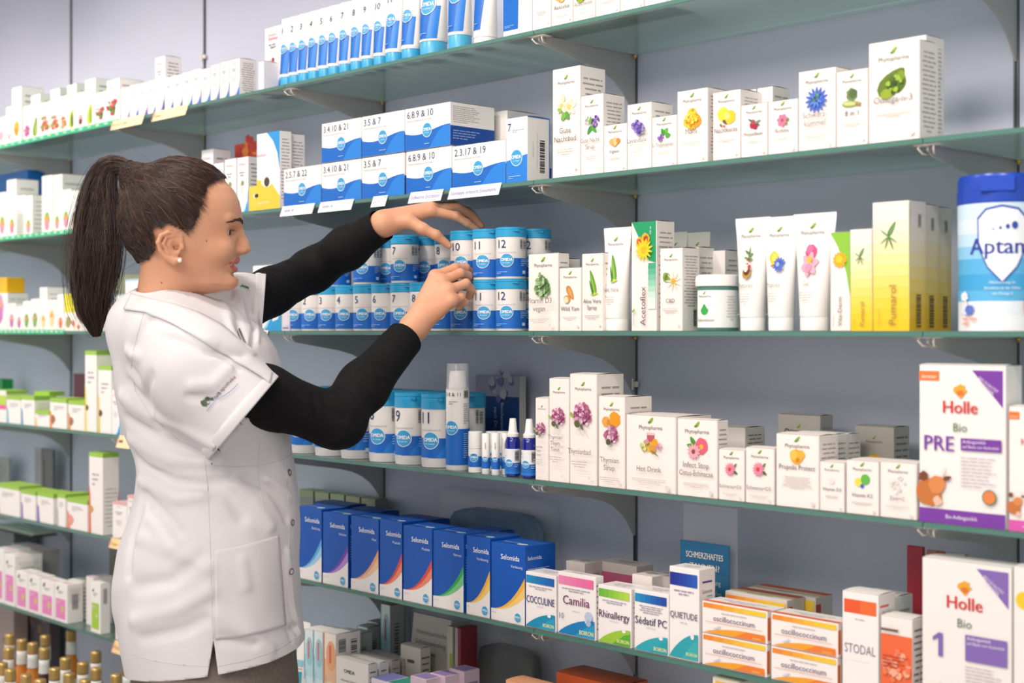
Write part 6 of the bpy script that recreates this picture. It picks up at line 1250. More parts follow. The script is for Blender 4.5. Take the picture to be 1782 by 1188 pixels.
mi = np.zeros(len(me.polygons), np.int32)
for p_ in me.polygons:
    vs_ = p_.vertices
    if lipv[vs_[0]] and lipv[vs_[2]]: mi[p_.index] = 1
me.polygons.foreach_set('material_index', mi)
woman = link('person', me)
tag(woman, 'dark-haired woman with ponytail in a white tunic, reaching both hands to the shelf', 'person')
# eyes, teeth, brows, earring
def ball(name, c, r, m, parent, sc=(1, 1, 1), seg=24):
    bm = bmesh.new(); bmesh.ops.create_uvsphere(bm, u_segments=seg, v_segments=seg//2, radius=r)
    for x in bm.verts: x.co = Vector((x.co.x*sc[0], x.co.y*sc[1], x.co.z*sc[2]))+c
    b = MB(); b.bm(bm, m); return b.build(name, parent, True)
eyew = mat('#e6dfda', .15, .6); iris = mat('#4a3424', .15, .6); pup = mat('#0c0a0a', .1, .6)
for s in (-1, 1):
    c = np.array([.0752, s*.0325, -.0105]); C_ = worldv(hw(c)[0]); o = ball('eye', C_, .0127, eyew, woman)
    g = Vector(worlddir((HM@np.array([1, .30*s, -.10])))).normalized(); b = MB(); t = g.orthogonal().normalized(); w_ = g.cross(t)
    for rr, R0, m in ((.0064, .01282, iris), (.0028, .01290, pup)):
        rings = []; mx_ = math.asin(rr/R0)
        for k in range(1, 6):
            th = mx_*k/5; rings += [(C_+g*(R0*math.cos(th))+(t*math.cos(a)+w_*math.sin(a))*(R0*math.sin(th)))[:] for a in [i*math.pi/10 for i in range(20)]]
        fs = [[0, i+1, (i+1) % 20+1] for i in range(20)]+[[1+k*20+i, 1+(k+1)*20+i, 1+(k+1)*20+(i+1) % 20, 1+k*20+(i+1) % 20] for k in range(4) for i in range(20)]
        b.add([(C_+g*R0)[:]]+rings, fs, m)
    b.build('iris', o, True)
tm = mat('#efe9e0', .2, .6); b = MB()
for i in range(-5, 6):
    a = i*.0042; f_ = .0930-(a*a)*11; c = worldv(hw((f_, a, -.0665))[0]); bm = bmesh.new(); bmesh.ops.create_uvsphere(bm, u_segments=8, v_segments=6, radius=.0033)
    for x in bm.verts: x.co = Vector((x.co.x*.75, x.co.y*.75, x.co.z*1.15))+c
    b.bm(bm, tm)
b.build('teeth', woman, True)
b = MB(); hm0 = mat('#3a261c', .6)
for s in (-1, 1):
    for k in range(70):
        t = k/69; l_ = s*(.008+.046*t); u_ = .010+.005*math.sin(t*2.2)-.008*t*t+random.uniform(-.0032, .0032)*(1-.6*t)
        p0 = project(lambda p: sdf_head(p)-.0006, hw((.104-.9*(l_*l_)*8, l_, u_)), .02, 6)[0]; p1 = project(lambda p: sdf_head(p)-.0009, hw((.102-.9*(l_*l_)*9, l_+s*.006, u_+.0025-.004*t)), .02, 6)[0]
        b.tube([worldv(p0), worldv((p0+p1)/2), worldv(p1)], [.0005, .0006, .0002], hm0, 4)
    # lashes
    for k in range(14):
        t = k/13; l_ = s*(.020+.022*t); f_ = .0925-.0100*t; p0 = hw((f_, l_, -.0060-.003*t*t))[0]; b.tube([worldv(p0), worldv(hw((f_+.005, l_+s*.002, -.0065-.002*t))[0])], [.0005, .0002], hm0, 4)
b.build('eyebrow_and_lash', woman, True)
pr = project(lambda p: sdf_head(p)-.002, hw((-.003, -.077, -.0655)), .02, 4)[0]
ball('earring', worldv(pr), .0040, mat('#efeae4', .15, .8), woman)
b = MB()
for f_, l_, u_, r_ in ((.045, -.07, -.030, .0013), (.012, -.07, -.066, .0006), (.078, -.045, -.044, .0007), (-.035, -.05, -.105, .0013), (-.02, -.05, -.135, .0011)):
    p0 = project(lambda p: smin(sdf_head(p), sdf_neck(p), .018), hw((f_, l_, u_)), .02, 8)[0]
    bm = bmesh.new(); bmesh.ops.create_uvsphere(bm, u_segments=8, v_segments=6, radius=r_)
    for x in bm.verts: x.co = x.co+worldv(p0)
    b.bm(bm, mat('#8a5540', .6))
b.build('beauty_mark', woman, True)
# ================================================================== clothes
cloth = mat('#e0dde0', .62, .25, noise_amt=.02, scale=300, name='tunic_cotton', bump=.05)
BV = {}
def surf(px, py, f, z0=2.2, z1=3.2):
    if f in BV:
        k = np.array([(px-CX)/FPX, (HY-py)/FPX, 1.0]); d_ = worlddir(k).normalized(); h_ = BV[f].ray_cast(worldv(k*z0), d_)
        return None if h_[0] is None else local(h_[0][:])[0]
    # first hit of the view ray through a measured photo position with surface f
    k = np.array([(px-CX)/FPX, (HY-py)/FPX, 1.0]); z = z0
    for _ in range(120):
        d = f((k*z)[None])[0]
        if d < .0004: return k*z
        z += max(d*.7, .0006)
        if z > z1: return None
    return None
def plane(pa, pb, Z, flip=1):                                       # plane through the view line segment, normal in the picture plane
    a, b = PC(*pa, Z), PC(*pb, Z); d = b-a; n = np.array([-d[1], d[0], 0])*flip; return a, n/np.linalg.norm(n)
O1 = PC(424, 726, 2.50); O2 = PC(470, 545, 2.87)
SLN = plane((475, 660), (365, 790), 2.5); SLN = (SLN[0], SLN[1] if SLN[1][0] > 0 else -SLN[1])
SLF = plane((459, 478), (449, 612), 2.87); SLF = (SLF[0], SLF[1] if SLF[1][0] > 0 else -SLF[1])
def vplane(A, B_, Z):
    u1, u2 = PC(*A, 1.), PC(*B_, 1.); n = np.cross(u1, u2); n /= np.linalg.norm(n); n = n if n[0] > 0 else -n; return u1*Z, n
SLN = vplane((475, 660), (365, 790), 2.5); SLF = vplane((459, 478), (449, 612), 2.87)
def tunic0(p):
    d = sdf_torso(p)
    s1 = chain(p, [PC(292, 588, 2.535), PC(340, 645, 2.495), lerp(O1, PC(340, 645, 2.495), -.6)], [.074, .083, .094], .03)
    s1 = np.maximum(s1, (p-SLN[0])@SLN[1]-.004); d = smin(d, s1, .030)
    s2 = chain(p, [PC(372, 545, 2.76), PC(420, 537, 2.80), lerp(O2, PC(420, 537, 2.80), -.9)], [.060, .066, .078], .03)
    s2 = np.maximum(s2, (p-SLF[0])@SLF[1]-.004); d = smin(d, s2, .030)
    d = smin(d, chain(p, [PC(262, 565, 2.62), PC(300, 560, 2.60)], [.07, .06], .02), .04)
    return d
FOLDS = []
def fold(pts, w, amp):
    P3 = [surf(x, y, tunic0) for x, y in pts]; P3 = [q for q in P3 if q is not None]
    if len(P3) > 1: FOLDS.append((P3, w, amp))
for pts, w, a in [
    ([(213, 690), (262, 722), (330, 752), (372, 775)], .012, .006), ([(222, 728), (280, 762), (345, 792)], .010, -.007), ([(228, 765), (300, 800), (380, 800)], .012, .007),
    ([(238, 800), (300, 838), (360, 846), (400, 832)], .009, -.009), ([(246, 835), (310, 868), (352, 862)], .010, .007), ([(255, 862), (295, 905), (310, 925)], .009, -.007), ([(262, 905), (300, 950)], .012, .005),
    ([(232, 610), (245, 580), (262, 555)], .008, -.004), ([(225, 640), (240, 655)], .010, -.006), ([(222, 612), (242, 620)], .010, .006), ([(224, 665), (246, 690)], .009, -.005),
    ([(300, 590), (350, 612), (420, 622)], .008, -.004), ([(290, 575), (360, 590), (430, 612)], .010, .004), ([(335, 672), (372, 668), (400, 640)], .010, .005), ([(330, 690), (375, 694)], .008, -.004), 
    ([(262, 655), (256, 700), (280, 750)], .010, -.005), ([(380, 612), (412, 640)], .007, -.005),
    ([(404, 512), (414, 548), (420, 588)], .007, -.007), ([(424, 498), (436, 540), (440, 600)], .006, -.006), ([(414, 505), (425, 545), (430, 595)], .006, .005), ([(440, 495), (450, 540), (448, 590)], .006, .004), ([(385, 520), (398, 552), (412, 590)], .008, .005),
    ([(370, 840), (400, 860), (420, 900)], .012, -.005), ([(395, 830), (440, 870), (470, 915)], .012, .005), ([(430, 830), (470, 850), (500, 900)], .010, -.006), ([(465, 835), (505, 862)], .008, .004),
    ([(250, 935), (320, 965), (360, 985)], .014, .004), ([(240, 1020), (300, 1010), (350, 970)], .013, -.004), ([(235, 1080), (310, 1060), (362, 1030)], .012, .005), ([(250, 1110), (320, 1095), (362, 1075)], .010, -.004),
    ([(375, 1070), (430, 1100), (470, 1130)], .012, .004), ([(385, 1110), (440, 1120), (520, 1085)], .010, -.005), ([(500, 960), (508, 1040), (520, 1100)], .008, .005), ([(490, 970), (498, 1050), (508, 1110)], .007, -.005), ([(420, 975), (428, 1020)], .008, .004), ([(250, 860), (232, 930), (225, 1000)], .008, -.004), ([(262, 870), (244, 940)], .007, .004)]:
    fold(pts, w, a)
def polydist(p, pts):
    o = None
    for a, b in zip(pts[:-1], pts[1:]):
        c = cap(p, a, b, 0, 0); o = c if o is None else np.minimum(o, c)
    return o
def tunic(p):
    d = tunic0(p); m = np.abs(d) < .04
    if m.any():
        q = p[m]; e = np.zeros(len(q))
        for pts, w, amp in FOLDS:
            r = polydist(q, pts); e -= 1.45*amp*np.exp(-(r/w)**2)
        e += waves(q, 28, .0022)+waves(q[:, [2, 0, 1]], 55, .0007); d = d.copy(); d[m] += e
    return d
v, fq = nets(tunic, (-.82, -.68, 2.36), (-.30, .11, 3.02), .0046)
BV[tunic] = BVHTree.FromPolygons([tuple(x) for x in toworld(v)], [tuple(int(i) for i in q_) for q_ in fq])
me = tomesh('tunic', v, fq, [cloth])
HEMN = np.array([-.13, 1, 0]); HEMN /= np.linalg.norm(HEMN); HEMP = PC(370, 1174, 2.475)
def cut(bm):
    def bis(co, no, sel=None):
        cw, nw = worldv(co), worlddir(no)
        if sel is None: fs = list(bm.faces)
        else:
            cc = local([f.calc_center_median()[:] for f in bm.faces]); k = sel(cc); fs = [f for f, s in zip(list(bm.faces), k) if s]
        ge = set(); 
        for f in fs: ge.update(f.verts); ge.update(f.edges)
        bmesh.ops.bisect_plane(bm, geom=fs+list(ge), plane_co=cw, plane_no=nw, clear_outer=True, clear_inner=False)
    bis(HEMP, -HEMN)
    bm.normal_update()
    cc = local([f.calc_center_median()[:] for f in bm.faces]); nn_ = np.array([f.normal[:] for f in bm.faces]); ln = np.stack([nn_[:, 0]*SA+nn_[:, 1]*CA, nn_[:, 2], -nn_[:, 0]*CA+nn_[:, 1]*SA], 1)
    k = np.zeros(len(cc), bool)
    for (a, n), side in ((SLN, cc[:, 2] < 2.68), (SLF, cc[:, 2] > 2.70)):
        k |= side & (np.abs((cc-a)@n-.004) < .012) & (np.abs(ln@n) > .5) & (sdf_torso(cc) > .010)
    bmesh.ops.delete(bm, geom=[f for f, s in zip(list(bm.faces), k) if s], context='FACES')
    for v_ in bm.verts:                                              # even out the cut edges
        if v_.is_boundary:
            c = local([v_.co[:]])[0]
            for (a, n), ok in ((SLN, c[2] < 2.68), (SLF, c[2] > 2.70)):
                t = (c-a)@n
                if ok and -.012 < t < .012: c = c-n*(t+.003)
            v_.co = worldv(c)
    # neck opening
    na, nb_ = hw((-.024, 0, -.075))[0], hw((-.034, 0, -.195))[0]
    cc = local([f.calc_center_median()[:] for f in bm.faces]); k = (cap(cc, na, nb_, .055, .062) < 0) & (cc[:, 1] > -.02)
    bmesh.ops.delete(bm, geom=[f for f, s in zip(list(bm.faces), k) if s], context='FACES')
    # side slit
    top, l_, r_ = (372, 1112), (360, 1182), (381, 1182)
    for A, B_ in ((top, l_), (top, r_)):
        a, n = plane(A, B_, 2.48)
        cc = local([f.calc_center_median()[:] for f in bm.faces]); px = cc[:, 0]/cc[:, 2]*FPX+CX; py = HY-cc[:, 1]/cc[:, 2]*FPX
        fs = [f for f, s in zip(list(bm.faces), (px > 340) & (px < 400) & (py > 1095) & (cc[:, 2] < 2.66)) if s]; ge = set()
        for f in fs: ge.update(f.verts); ge.update(f.edges)
        # plane through the camera centre and the slit edge
        u1, u2 = PC(*A, 1.), PC(*B_, 1.); nn = np.cross(u1, u2); nn /= np.linalg.norm(nn)
        bmesh.ops.bisect_plane(bm, geom=fs+list(ge), plane_co=worldv(u1*2.48), plane_no=worlddir(nn))
    cc = local([f.calc_center_median()[:] for f in bm.faces]); px = cc[:, 0]/cc[:, 2]*FPX+CX; py = HY-cc[:, 1]/cc[:, 2]*FPX
    t = (py-top[1])/70; k = (t > 0) & (px > top[0]-12*t) & (px < top[0]+9*t) & (cc[:, 2] < 2.66)
    bmesh.ops.delete(bm, geom=[f for f, s in zip(list(bm.faces), k) if s], context='FACES')
edit(me, cut)
tun = link('tunic', me, woman); s = tun.modifiers.new('cloth_thickness', 'SOLIDIFY'); s.thickness = .0022; s.offset = -1
# patches and trims following the tunic surface
def patch(name, L_, R_, f, off, m, th=.0014, nu=40, nv=8, parent=None, back=False):
    L_ = np.array(L_, float); R_ = np.array(R_, float)
    def res(A, n):
        s = np.r_[0, np.cumsum(np.linalg.norm(np.diff(A, axis=0), axis=1))]; t = np.linspace(0, s[-1], n); return np.stack([np.interp(t, s, A[:, i]) for i in (0, 1)], 1)
    L2_, R2_ = res(L_, nu), res(R_, nu); vs = []; 
    last = None
    for i in range(nu):
        for j in range(nv):
            x, y = L2_[i]+(R2_[i]-L2_[i])*j/(nv-1); q = surf(x, y, f)
            if q is None: q = last if last is not None else PC(x, y, TZ)
            last = q; vs.append(q)
    vs = np.array(vs); g = grad(f, vs, .002); g /= np.maximum(np.linalg.norm(g, axis=1), 1e-6)[:, None]; vs = vs+g*off
    fs = np.array([[i*nv+j, i*nv+j+1, (i+1)*nv+j+1, (i+1)*nv+j] for i in range(nu-1) for j in range(nv-1)])
    me = tomesh(name, vs, fs, [m]); o = link(name, me, parent); s = o.modifiers.new('thickness', 'SOLIDIFY'); s.thickness = th; s.offset = 0; return o
def tn(p): return smin(tunic(p), sdf_neck(p, .004), .012)
patch('collar', [(229, 513), (262, 522), (300, 530), (346, 546), (385, 567), (423, 599), (458, 627), (474, 645)], [(217, 540), (254, 545), (290, 560), (333, 583), (378, 610), (423, 638), (452, 656), (468, 668)], tn, .0035, cloth, .002, 60, 8, tun)
patch('pocket', [(372, 957), (410, 950), (448, 941), (484, 930)], [(374, 1112), (415, 1108), (455, 1100), (496, 1088)], tunic, .002, cloth, .0016, 24, 30, tun)
def cuff(pl, c0, c1, f):
    a, n = pl; c = c0+(c1-c0)*(((a-c0)@n)/((c1-c0)@n)); e1 = np.cross(n, [0, 0, 1.]); e1 /= np.linalg.norm(e1); e2 = np.cross(n, e1); N_ = 96; offs = [-.016, -.010, -.004, .0015, .0045]; vs = []; okv = []
    for k in range(N_):
        dr = e1*math.cos(2*math.pi*k/N_)+e2*math.sin(2*math.pi*k/N_)
        for t in offs:
            o_ = c+n*min(t, -.003); r_ = .02
            for _ in range(60):
                d = f((o_+dr*r_)[None])[0]
                if d > -.0003: break
                r_ += max(-d*.8, .0004)
            q = c+n*t+dr*(r_+(.0005 if t == offs[0] else .0034)); vs.append(q)
        okv.append(sdf_torso((c+dr*r_)[None])[0] > .001)
    m = len(offs); fs = [[k*m+j, k*m+j+1, (k+1) % N_*m+j+1, (k+1) % N_*m+j] for k in range(N_) for j in range(m-1) if okv[k] and okv[(k+1) % N_]]
    me = tomesh('sleeve_hem', np.array(vs), np.array(fs), [cloth]); edit(me, lambda bm: bmesh.ops.delete(bm, geom=[x for x in bm.verts if not x.link_faces], context='VERTS'))
    o = link('sleeve_hem', me, tun); s_ = o.modifiers.new('thickness', 'SOLIDIFY'); s_.thickness = .0018; s_.offset = 0
cuff(SLN, PC(340, 645, 2.495), O1, lambda p: chain(p, [PC(292, 588, 2.535), PC(340, 645, 2.495), lerp(O1, PC(340, 645, 2.495), -.6)], [.074, .083, .094], .03))
cuff(SLF, PC(420, 537, 2.80), O2, lambda p: chain(p, [PC(372, 545, 2.76), PC(420, 537, 2.80), lerp(O2, PC(420, 537, 2.80), -.9)], [.060, .066, .078], .03))
seam = MB(); seamm = mat('#d6d2d8', .7, .2)
for pts in [[(231, 1138), (270, 1150), (320, 1157), (364, 1159)], [(378, 1159), (430, 1149), (480, 1131), (524, 1104)], [(356, 800), (362, 850), (366, 950), (368, 1040), (371, 1112)], [(356, 808), (400, 812), (450, 811), (492, 800), (508, 790)], [(452, 768), (449, 812), (452, 850), (460, 890)], [(372, 967), (410, 960), (448, 951), (484, 940)], [(232, 610), (228, 640), (236, 680), (262, 722), (310, 765), (362, 790)], [(494, 760), (500, 840), (503, 920), (502, 1000), (512, 1080), (520, 1108)], [(250, 545), (240, 580), (232, 610)]]:
    P3 = []
    for (x0, y0), (x1, y1) in zip(pts[:-1], pts[1:]):
        for t in np.linspace(0, 1, 9):
            q = surf(x0+(x1-x0)*t, y0+(y1-y0)*t, tunic)
            if q is not None: P3.append(worldv(q))
    seam.tube(P3, .00075, seamm, 5)
seam.build('seam', tun, True)
# press studs
for x, y in [(503, 822), (508, 909), (506, 994), (466, 655)]:
    q = surf(x, y, tunic)
    if q is None: continue
    n = grad(tunic, q[None], .002)[0]; n /= np.linalg.norm(n); N = worlddir(n).normalized(); c = worldv(q+n*.002); t = N.orthogonal().normalized(); w_ = N.cross(t); b = MB()
    b.tube([c+t*.0052*math.cos(a)+w_*.0052*math.sin(a) for a in [i*math.pi/8 for i in range(17)]], .0011, mat('#7d7a7e', .3, .6, .7), 6)
    b.add([(c+t*.0046*math.cos(a)+w_*.0046*math.sin(a))[:] for a in [i*math.pi/8 for i in range(16)]], [list(range(16))], mat('#dcd8da', .3)); b.build('button', tun, True)
# embroidery on the sleeve: sprig, wave line and lettering
a = Art(); 
a.T('vitalis', .030, .0045, .0095, '#4a3a68', al='C', wmax=.020); a.T('• apotheke', .036, .006, .0095, '#6a2c4c', al='L', wmax=.040)
for i in range(5): a.leaf(.006+.003*i, .010+.002*(i % 2), .007, .005, 1.2-.5*i+.8, '#3f5c40')
a.blob(.010, .012, .0055, '#46604a', 3, .35); a.blob(.016, .015, .004, '#3c5840', 5, .35); a.blob(.006, .016, .003, '#3c5840', 6, .35); a.blob(.013, .009, .0022, '#d8b8c4', 2)
n = 16; wv = [(.002+.068*i/n, -.001+.0028*math.sin(i/n*5+.5)-.002*i/n) for i in range(n+1)]
for i in range(n): a.poly([wv[i], wv[i+1], (wv[i+1][0], wv[i+1][1]+.0011), (wv[i][0], wv[i][1]+.0011)], '#5a8ac8')
me_ = MB(); ang = math.radians(45); ppm = FPX/2.43
def emb(u, v, e):
    x = 360+(u*math.cos(ang)-v*math.sin(ang))*ppm; y = 716-(u*math.sin(ang)+v*math.cos(ang))*ppm
    q = surf(x, y, tunic)
    if q is None: q = PC(x, y, 2.45)
    g = grad(tunic, q[None], .002)[0]; g /= np.linalg.norm(g); return worldv(q+g*(.0012+e))[:]
a.onto(me_, emb, grid=.01); me_.build('embroidery', tun)
a = Art()
for i in range(4): a.leaf(.000+.004*i, 0, .007, .0035, .6-.4*i, '#2c8a5c')
me_ = MB(); 
def emb2(u, v, e):
    x = 418+u*FPX/2.75; y = 499-v*FPX/2.75; q = surf(x, y, tunic)
    if q is None: q = PC(x, y, 2.75)
    g = grad(tunic, q[None], .002)[0]; g /= np.linalg.norm(g); return worldv(q+g*(.0012+e))[:]
a.onto(me_, emb2); me_.build('embroidery', tun)
# pen in the breast pocket
q0, q1 = surf(414, 572, tunic), surf(424, 596, tunic)
if q0 is not None and q1 is not None:
    b = MB()
    for k in (-.003, .003):
        b.tube([worldv(q0+np.array([k, 0, -.003])), worldv(q1+np.array([k, 0, -.003]))], .0018, mat('#77777a', .3, .6, .5), 6)
    b.build('pen_clip', tun, True)
# undershirt sleeves
blk = mat('#121214', .8, .2, noise_amt=.2, scale=120, name='black_jersey', bump=.1)
def us0(p):
    r = chain(p, [S1, lerp(S1, E1, .55), E1, lerp(E1, W1, .35), lerp(E1, W1, 1.0)], [.058, .054, .0475, .046, .036], .025)
    r = smin(r, cap(p, E1+np.array([.006, -.008, 0]), E1+np.array([.02, -.012, .01]), .040, .036), .02)
    l = chain(p, [S2, lerp(S2, E2, .5), E2, lerp(E2, W2, .5), W2], [.055, .046, .044, .042, .034], .025)
    t = sdf_torso(p, .012); t = np.maximum(t, -.30-p[:, 1]); t = np.maximum(t, p[:, 1]-.02); return np.minimum(np.minimum(r, l), t)
WR = []
def wr(pts, w, amp):
    P3 = [surf(x, y, us0) for x, y in pts]; P3 = [q for q in P3 if q is not None]
    if len(P3) > 1: WR.append((P3, w, amp))
for pts, w, a in [([(545, 690), (552, 730), (572, 765)], .007, -.005), ([(532, 700), (540, 735), (552, 768)], .006, .004), ([(560, 690), (572, 712), (600, 728)], .007, -.004), ([(570, 680), (590, 700), (620, 712)], .007, .003), ([(588, 668), (620, 690)], .006, -.003),
                  ([(632, 632), (670, 655), (692, 668)], .005, .004), ([(626, 642), (664, 666), (684, 680)], .004, -.004), ([(604, 652), (640, 672)], .005, -.002), ([(500, 690), (520, 760)], .008, -.003), ([(470, 690), (485, 750)], .008, .003), ([(665, 600), (700, 640)], .004, -.002),
                  ([(480, 470), (500, 530)], .007, -.004), ([(500, 455), (525, 520)], .007, .003), ([(530, 440), (550, 495)], .006, -.003), ([(560, 425), (585, 478)], .006, .003), ([(600, 400), (625, 450)], .005, -.003), ([(640, 380), (665, 420)], .004, .002), ([(465, 490), (480, 545)], .006, .003)]:
    wr(pts, w, a)
def us(p):
    d = us0(p); m = np.abs(d) < .03
    if m.any():
        q = p[m]; e = np.zeros(len(q))
        for pts, w, amp in WR: e -= amp*np.exp(-(polydist(q, pts)/w)**2)
        e += waves(q, 60, .0009); d = d.copy(); d[m] += e
    return d
v, fq = nets(us, (-.80, -.32, 2.40), (-.16, .28, 3.11), .0042)
me = tomesh('undershirt', v, fq, [blk])
def cutu(bm):
    for A, B_, t in ((E1, W1, .875), (E2, W2, .965)):
        co = lerp(A, B_, t); no = (B_-A)/np.linalg.norm(B_-A); cc = local([f.calc_center_median()[:] for f in bm.faces]); k = np.linalg.norm(cc-co, axis=1) < .10
        fs = [f for f, s in zip(list(bm.faces), k) if s]; ge = set()
        for f in fs: ge.update(f.verts); ge.update(f.edges)
        bmesh.ops.bisect_plane(bm, geom=fs+list(ge), plane_co=worldv(co), plane_no=worlddir(no), clear_outer=True)
    for A, t in ((S1, 0), (S2, 0)):
        pass
edit(me, cutu)
und = link('undershirt', me, woman); s = und.modifiers.new('cloth_thickness', 'SOLIDIFY'); s.thickness = .002; s.offset = -1
# trousers and shoes
def trousers(p):
    t = sdf_torso(p, .020); t = np.maximum(t, p[:, 1]+.40); t = np.maximum(t, -.70-p[:, 1])
    return smin(t, legs(p, .018), .05)+waves(p, 30, .002)
v, fq = nets(trousers, (-.80, -1.36, 2.44), (-.35, -.38, 2.90), .008)
me = tomesh('trousers', v, fq, [mat('#8c8078', .9, .2, noise_amt=.45, scale=160, name='heather_wool')]); edit(me, lambda bm: None)
link('trousers', me, woman)
for s in (-1, 1):
    def shoe(p, s=s):
        a = np.array([HX-.03, -1.378, 2.66+s*.08]); b = np.array([HX+.16, -1.385, 2.66+s*.085]); d = cap(p, a, b, .040, .034); d = smin(d, cap(p, np.array([HX-.01, -1.33, 2.66+s*.08]), a, .045, .040), .03); return np.maximum(d, -1.4185-p[:, 1])
    v, fq = nets(shoe, (HX-.12, -1.43, 2.66+s*.08-.07), (HX+.24, -1.26, 2.66+s*.08+.07), .006); me = tomesh('shoe', v, fq, [mat('#3a3a3e', .6)]); edit(me, lambda bm: None); link('shoe', me, woman)
# ================================================================== hair
def hair_mat(name, base, hi):
    m = bpy.data.materials.new(name); m.use_nodes = True; nt = m.node_tree; b = nt.nodes['Principled BSDF']
    n = nt.nodes.new('ShaderNodeTexNoise'); n.inputs['Scale'].default_value = 30; tc = nt.nodes.new('ShaderNodeTexCoord'); nt.links.new(tc.outputs['Object'], n.inputs['Vector'])
    r = nt.nodes.new('ShaderNodeMix'); r.data_type = 'RGBA'; r.inputs['A'].default_value = srgb(base); r.inputs['B'].default_value = srgb(hi); nt.links.new(n.outputs['Fac'], r.inputs['Factor'])
    nt.links.new(r.outputs['Result'], b.inputs['Base Color']); b.inputs['Roughness'].default_value = .42; b.inputs['Specular IOR Level'].default_value = .6; return m
HA = [hair_mat('hair_dark', '#1b100c', '#301c15'), hair_mat('hair_mid', '#321d16', '#4c3024'), hair_mat('hair_light', '#54362a', '#70503e')]
# hairline polygon in the side plane (f forward, u up)
HP = [(.080, .094), (.068, .084), (.049, .074), (.040, .054), (.037, .036), (.031, .016), (.022, -.004), (.010, -.018), (.000, -.015), (-.012, -.005), (-.026, .000), (-.038, -.014), (-.044, -.032), (-.050, -.048), (-.056, -.062), (-.066, -.068), (-.12, -.075), (-.13, .15), (.06, .15)]
HPa = np.array(HP)
def inside(f, u):
    c = np.zeros(len(f), bool); n = len(HPa); j = n-1
    for i in range(n):
        yi, yj = HPa[i, 1], HPa[j, 1]
        k = ((yi > u) != (yj > u)) & (f < (HPa[j, 0]-HPa[i, 0])*(u-yi)/(yj-yi+1e-12)+HPa[i, 0]); c ^= k; j = i
    return c
ROOT = np.array([-.092, 0, .094])
def scalp(p, o=0): return smin(sdf_head(p, .0001+o), sdf_neck(p, .002+o*.3), .02)
def hair_shell(p):
    q = hl(p); d = smin(sdf_head(p), sdf_neck(p), .018)-.0045
    d2 = sdf_head(p, .0055); d = np.minimum(d, d2)
    t = np.arctan2(q[:, 1], q[:, 2]-.02); dist = np.linalg.norm(q-ROOT, axis=1)
    d = smin(d, dist-.022, .03)
    ang = np.arctan2(q[:, 1], np.abs(q[:, 0]-ROOT[0])+.02)
    return d+.0010*np.sin(ang*46+q[:, 2]*30)*np.clip(dist*12, 0, 1)
v, fq = nets(hair_shell, hw((0, 0, 0))[0]-np.array([.14, .12, .14]), hw((0, 0, 0))[0]+np.array([.14, .17, .14]), .0032)
q = hl(v); ctr = q[fq].mean(1); edge_n = .004*np.sin(ctr[:, 2]*300)+.003*np.sin(ctr[:, 0]*411)
keep = inside(ctr[:, 0]+edge_n*.6, ctr[:, 2]+edge_n*.5) & ~((np.abs(ctr[:, 1]) > .074) & (ctr[:, 0] > -.05) & (ctr[:, 2] < -.008))
me = tomesh('hair', v, fq[keep], [HA[0]])
edit(me, lambda bm: bmesh.ops.delete(bm, geom=[x for x in bm.verts if not x.link_faces], context='VERTS'))
hair = link('hair', me, woman)
# loose strands combed back to the tie
def curves(name, strands, mats_, parent, r=.00042):
    for mi_, m in enumerate(mats_):
        ss = [s for s in strands if s[1] == mi_]
        if not ss: continue
        V_ = []; F_ = []; k = 0
        for pts, _, rad in ss:
            pts = np.asarray(pts); n = len(pts); t = np.gradient(pts, axis=0); t /= np.maximum(np.linalg.norm(t, axis=1), 1e-9)[:, None]
            a = np.cross(t, np.array([.3, .2, 1.])); a /= np.maximum(np.linalg.norm(a, axis=1), 1e-9)[:, None]; b_ = np.cross(t, a)
            rr = rad*np.minimum(1, np.linspace(1.0, 0.0, n)*3+.25)*np.minimum(1, np.arange(n)*.45+.12)
            ring = np.stack([pts+a*(rr*math.cos(x))[:, None]+b_*(rr*math.sin(x))[:, None] for x in (0, 2.094, 4.189)], 1).reshape(-1, 3); V_.append(ring)
            i = np.arange(n-1)[:, None]*3+k; 
            for j in range(3): F_.append(np.concatenate([i+j, i+(j+1) % 3, i+3+(j+1) % 3, i+3+j], 1))
            k += n*3
        me = tomesh(name, np.concatenate(V_), np.concatenate(F_), [m]); o = link(name, me, parent); yield o
seeds = []
while len(seeds) < 3900:
    d = rng.normal(size=3); d /= np.linalg.norm(d); s_ = np.array([d[0]*.10, d[1]*.077, .02+d[2]*.10])
    if len(seeds) > 2800 and not (s_[2] < .035 and s_[0] < .02): continue
    if inside(np.array([s_[0]]), np.array([s_[2]]))[0] and not (abs(s_[1]) > .066 and s_[2] < -.012 and s_[0] > -.040) and np.linalg.norm(s_-ROOT) > .02: seeds.append(s_)
for i, (a_, b_) in enumerate(zip(HP[:15], HP[1:15])):               # denser along the hairline
    for k in range(70):
        t = rng.random(); f_, u_ = a_[0]+(b_[0]-a_[0])*t+rng.normal()*.0045, a_[1]+(b_[1]-a_[1])*t+rng.normal()*.0035
        if -.046 < f_ < .010 and u_ < .004: continue
        for s in (-1, 1):
            if f_ > .06 and rng.random() < .6: l_ = rng.uniform(-.05, .05)
            else: l_ = s*.07
            seeds.append(np.array([f_, l_, u_]))
seeds = np.array(seeds); N = len(seeds); T = 12; lift = rng.uniform(.0, .0022, N); ends = ROOT+rng.normal(size=(N, 3))*np.array([.006, .008, .008])
ctrp = np.array([0, 0, .015]); strands = []
surf_f = lambda p: hair_shell(p)
path = np.zeros((N, T, 3)); sag = rng.normal(size=N)*.006
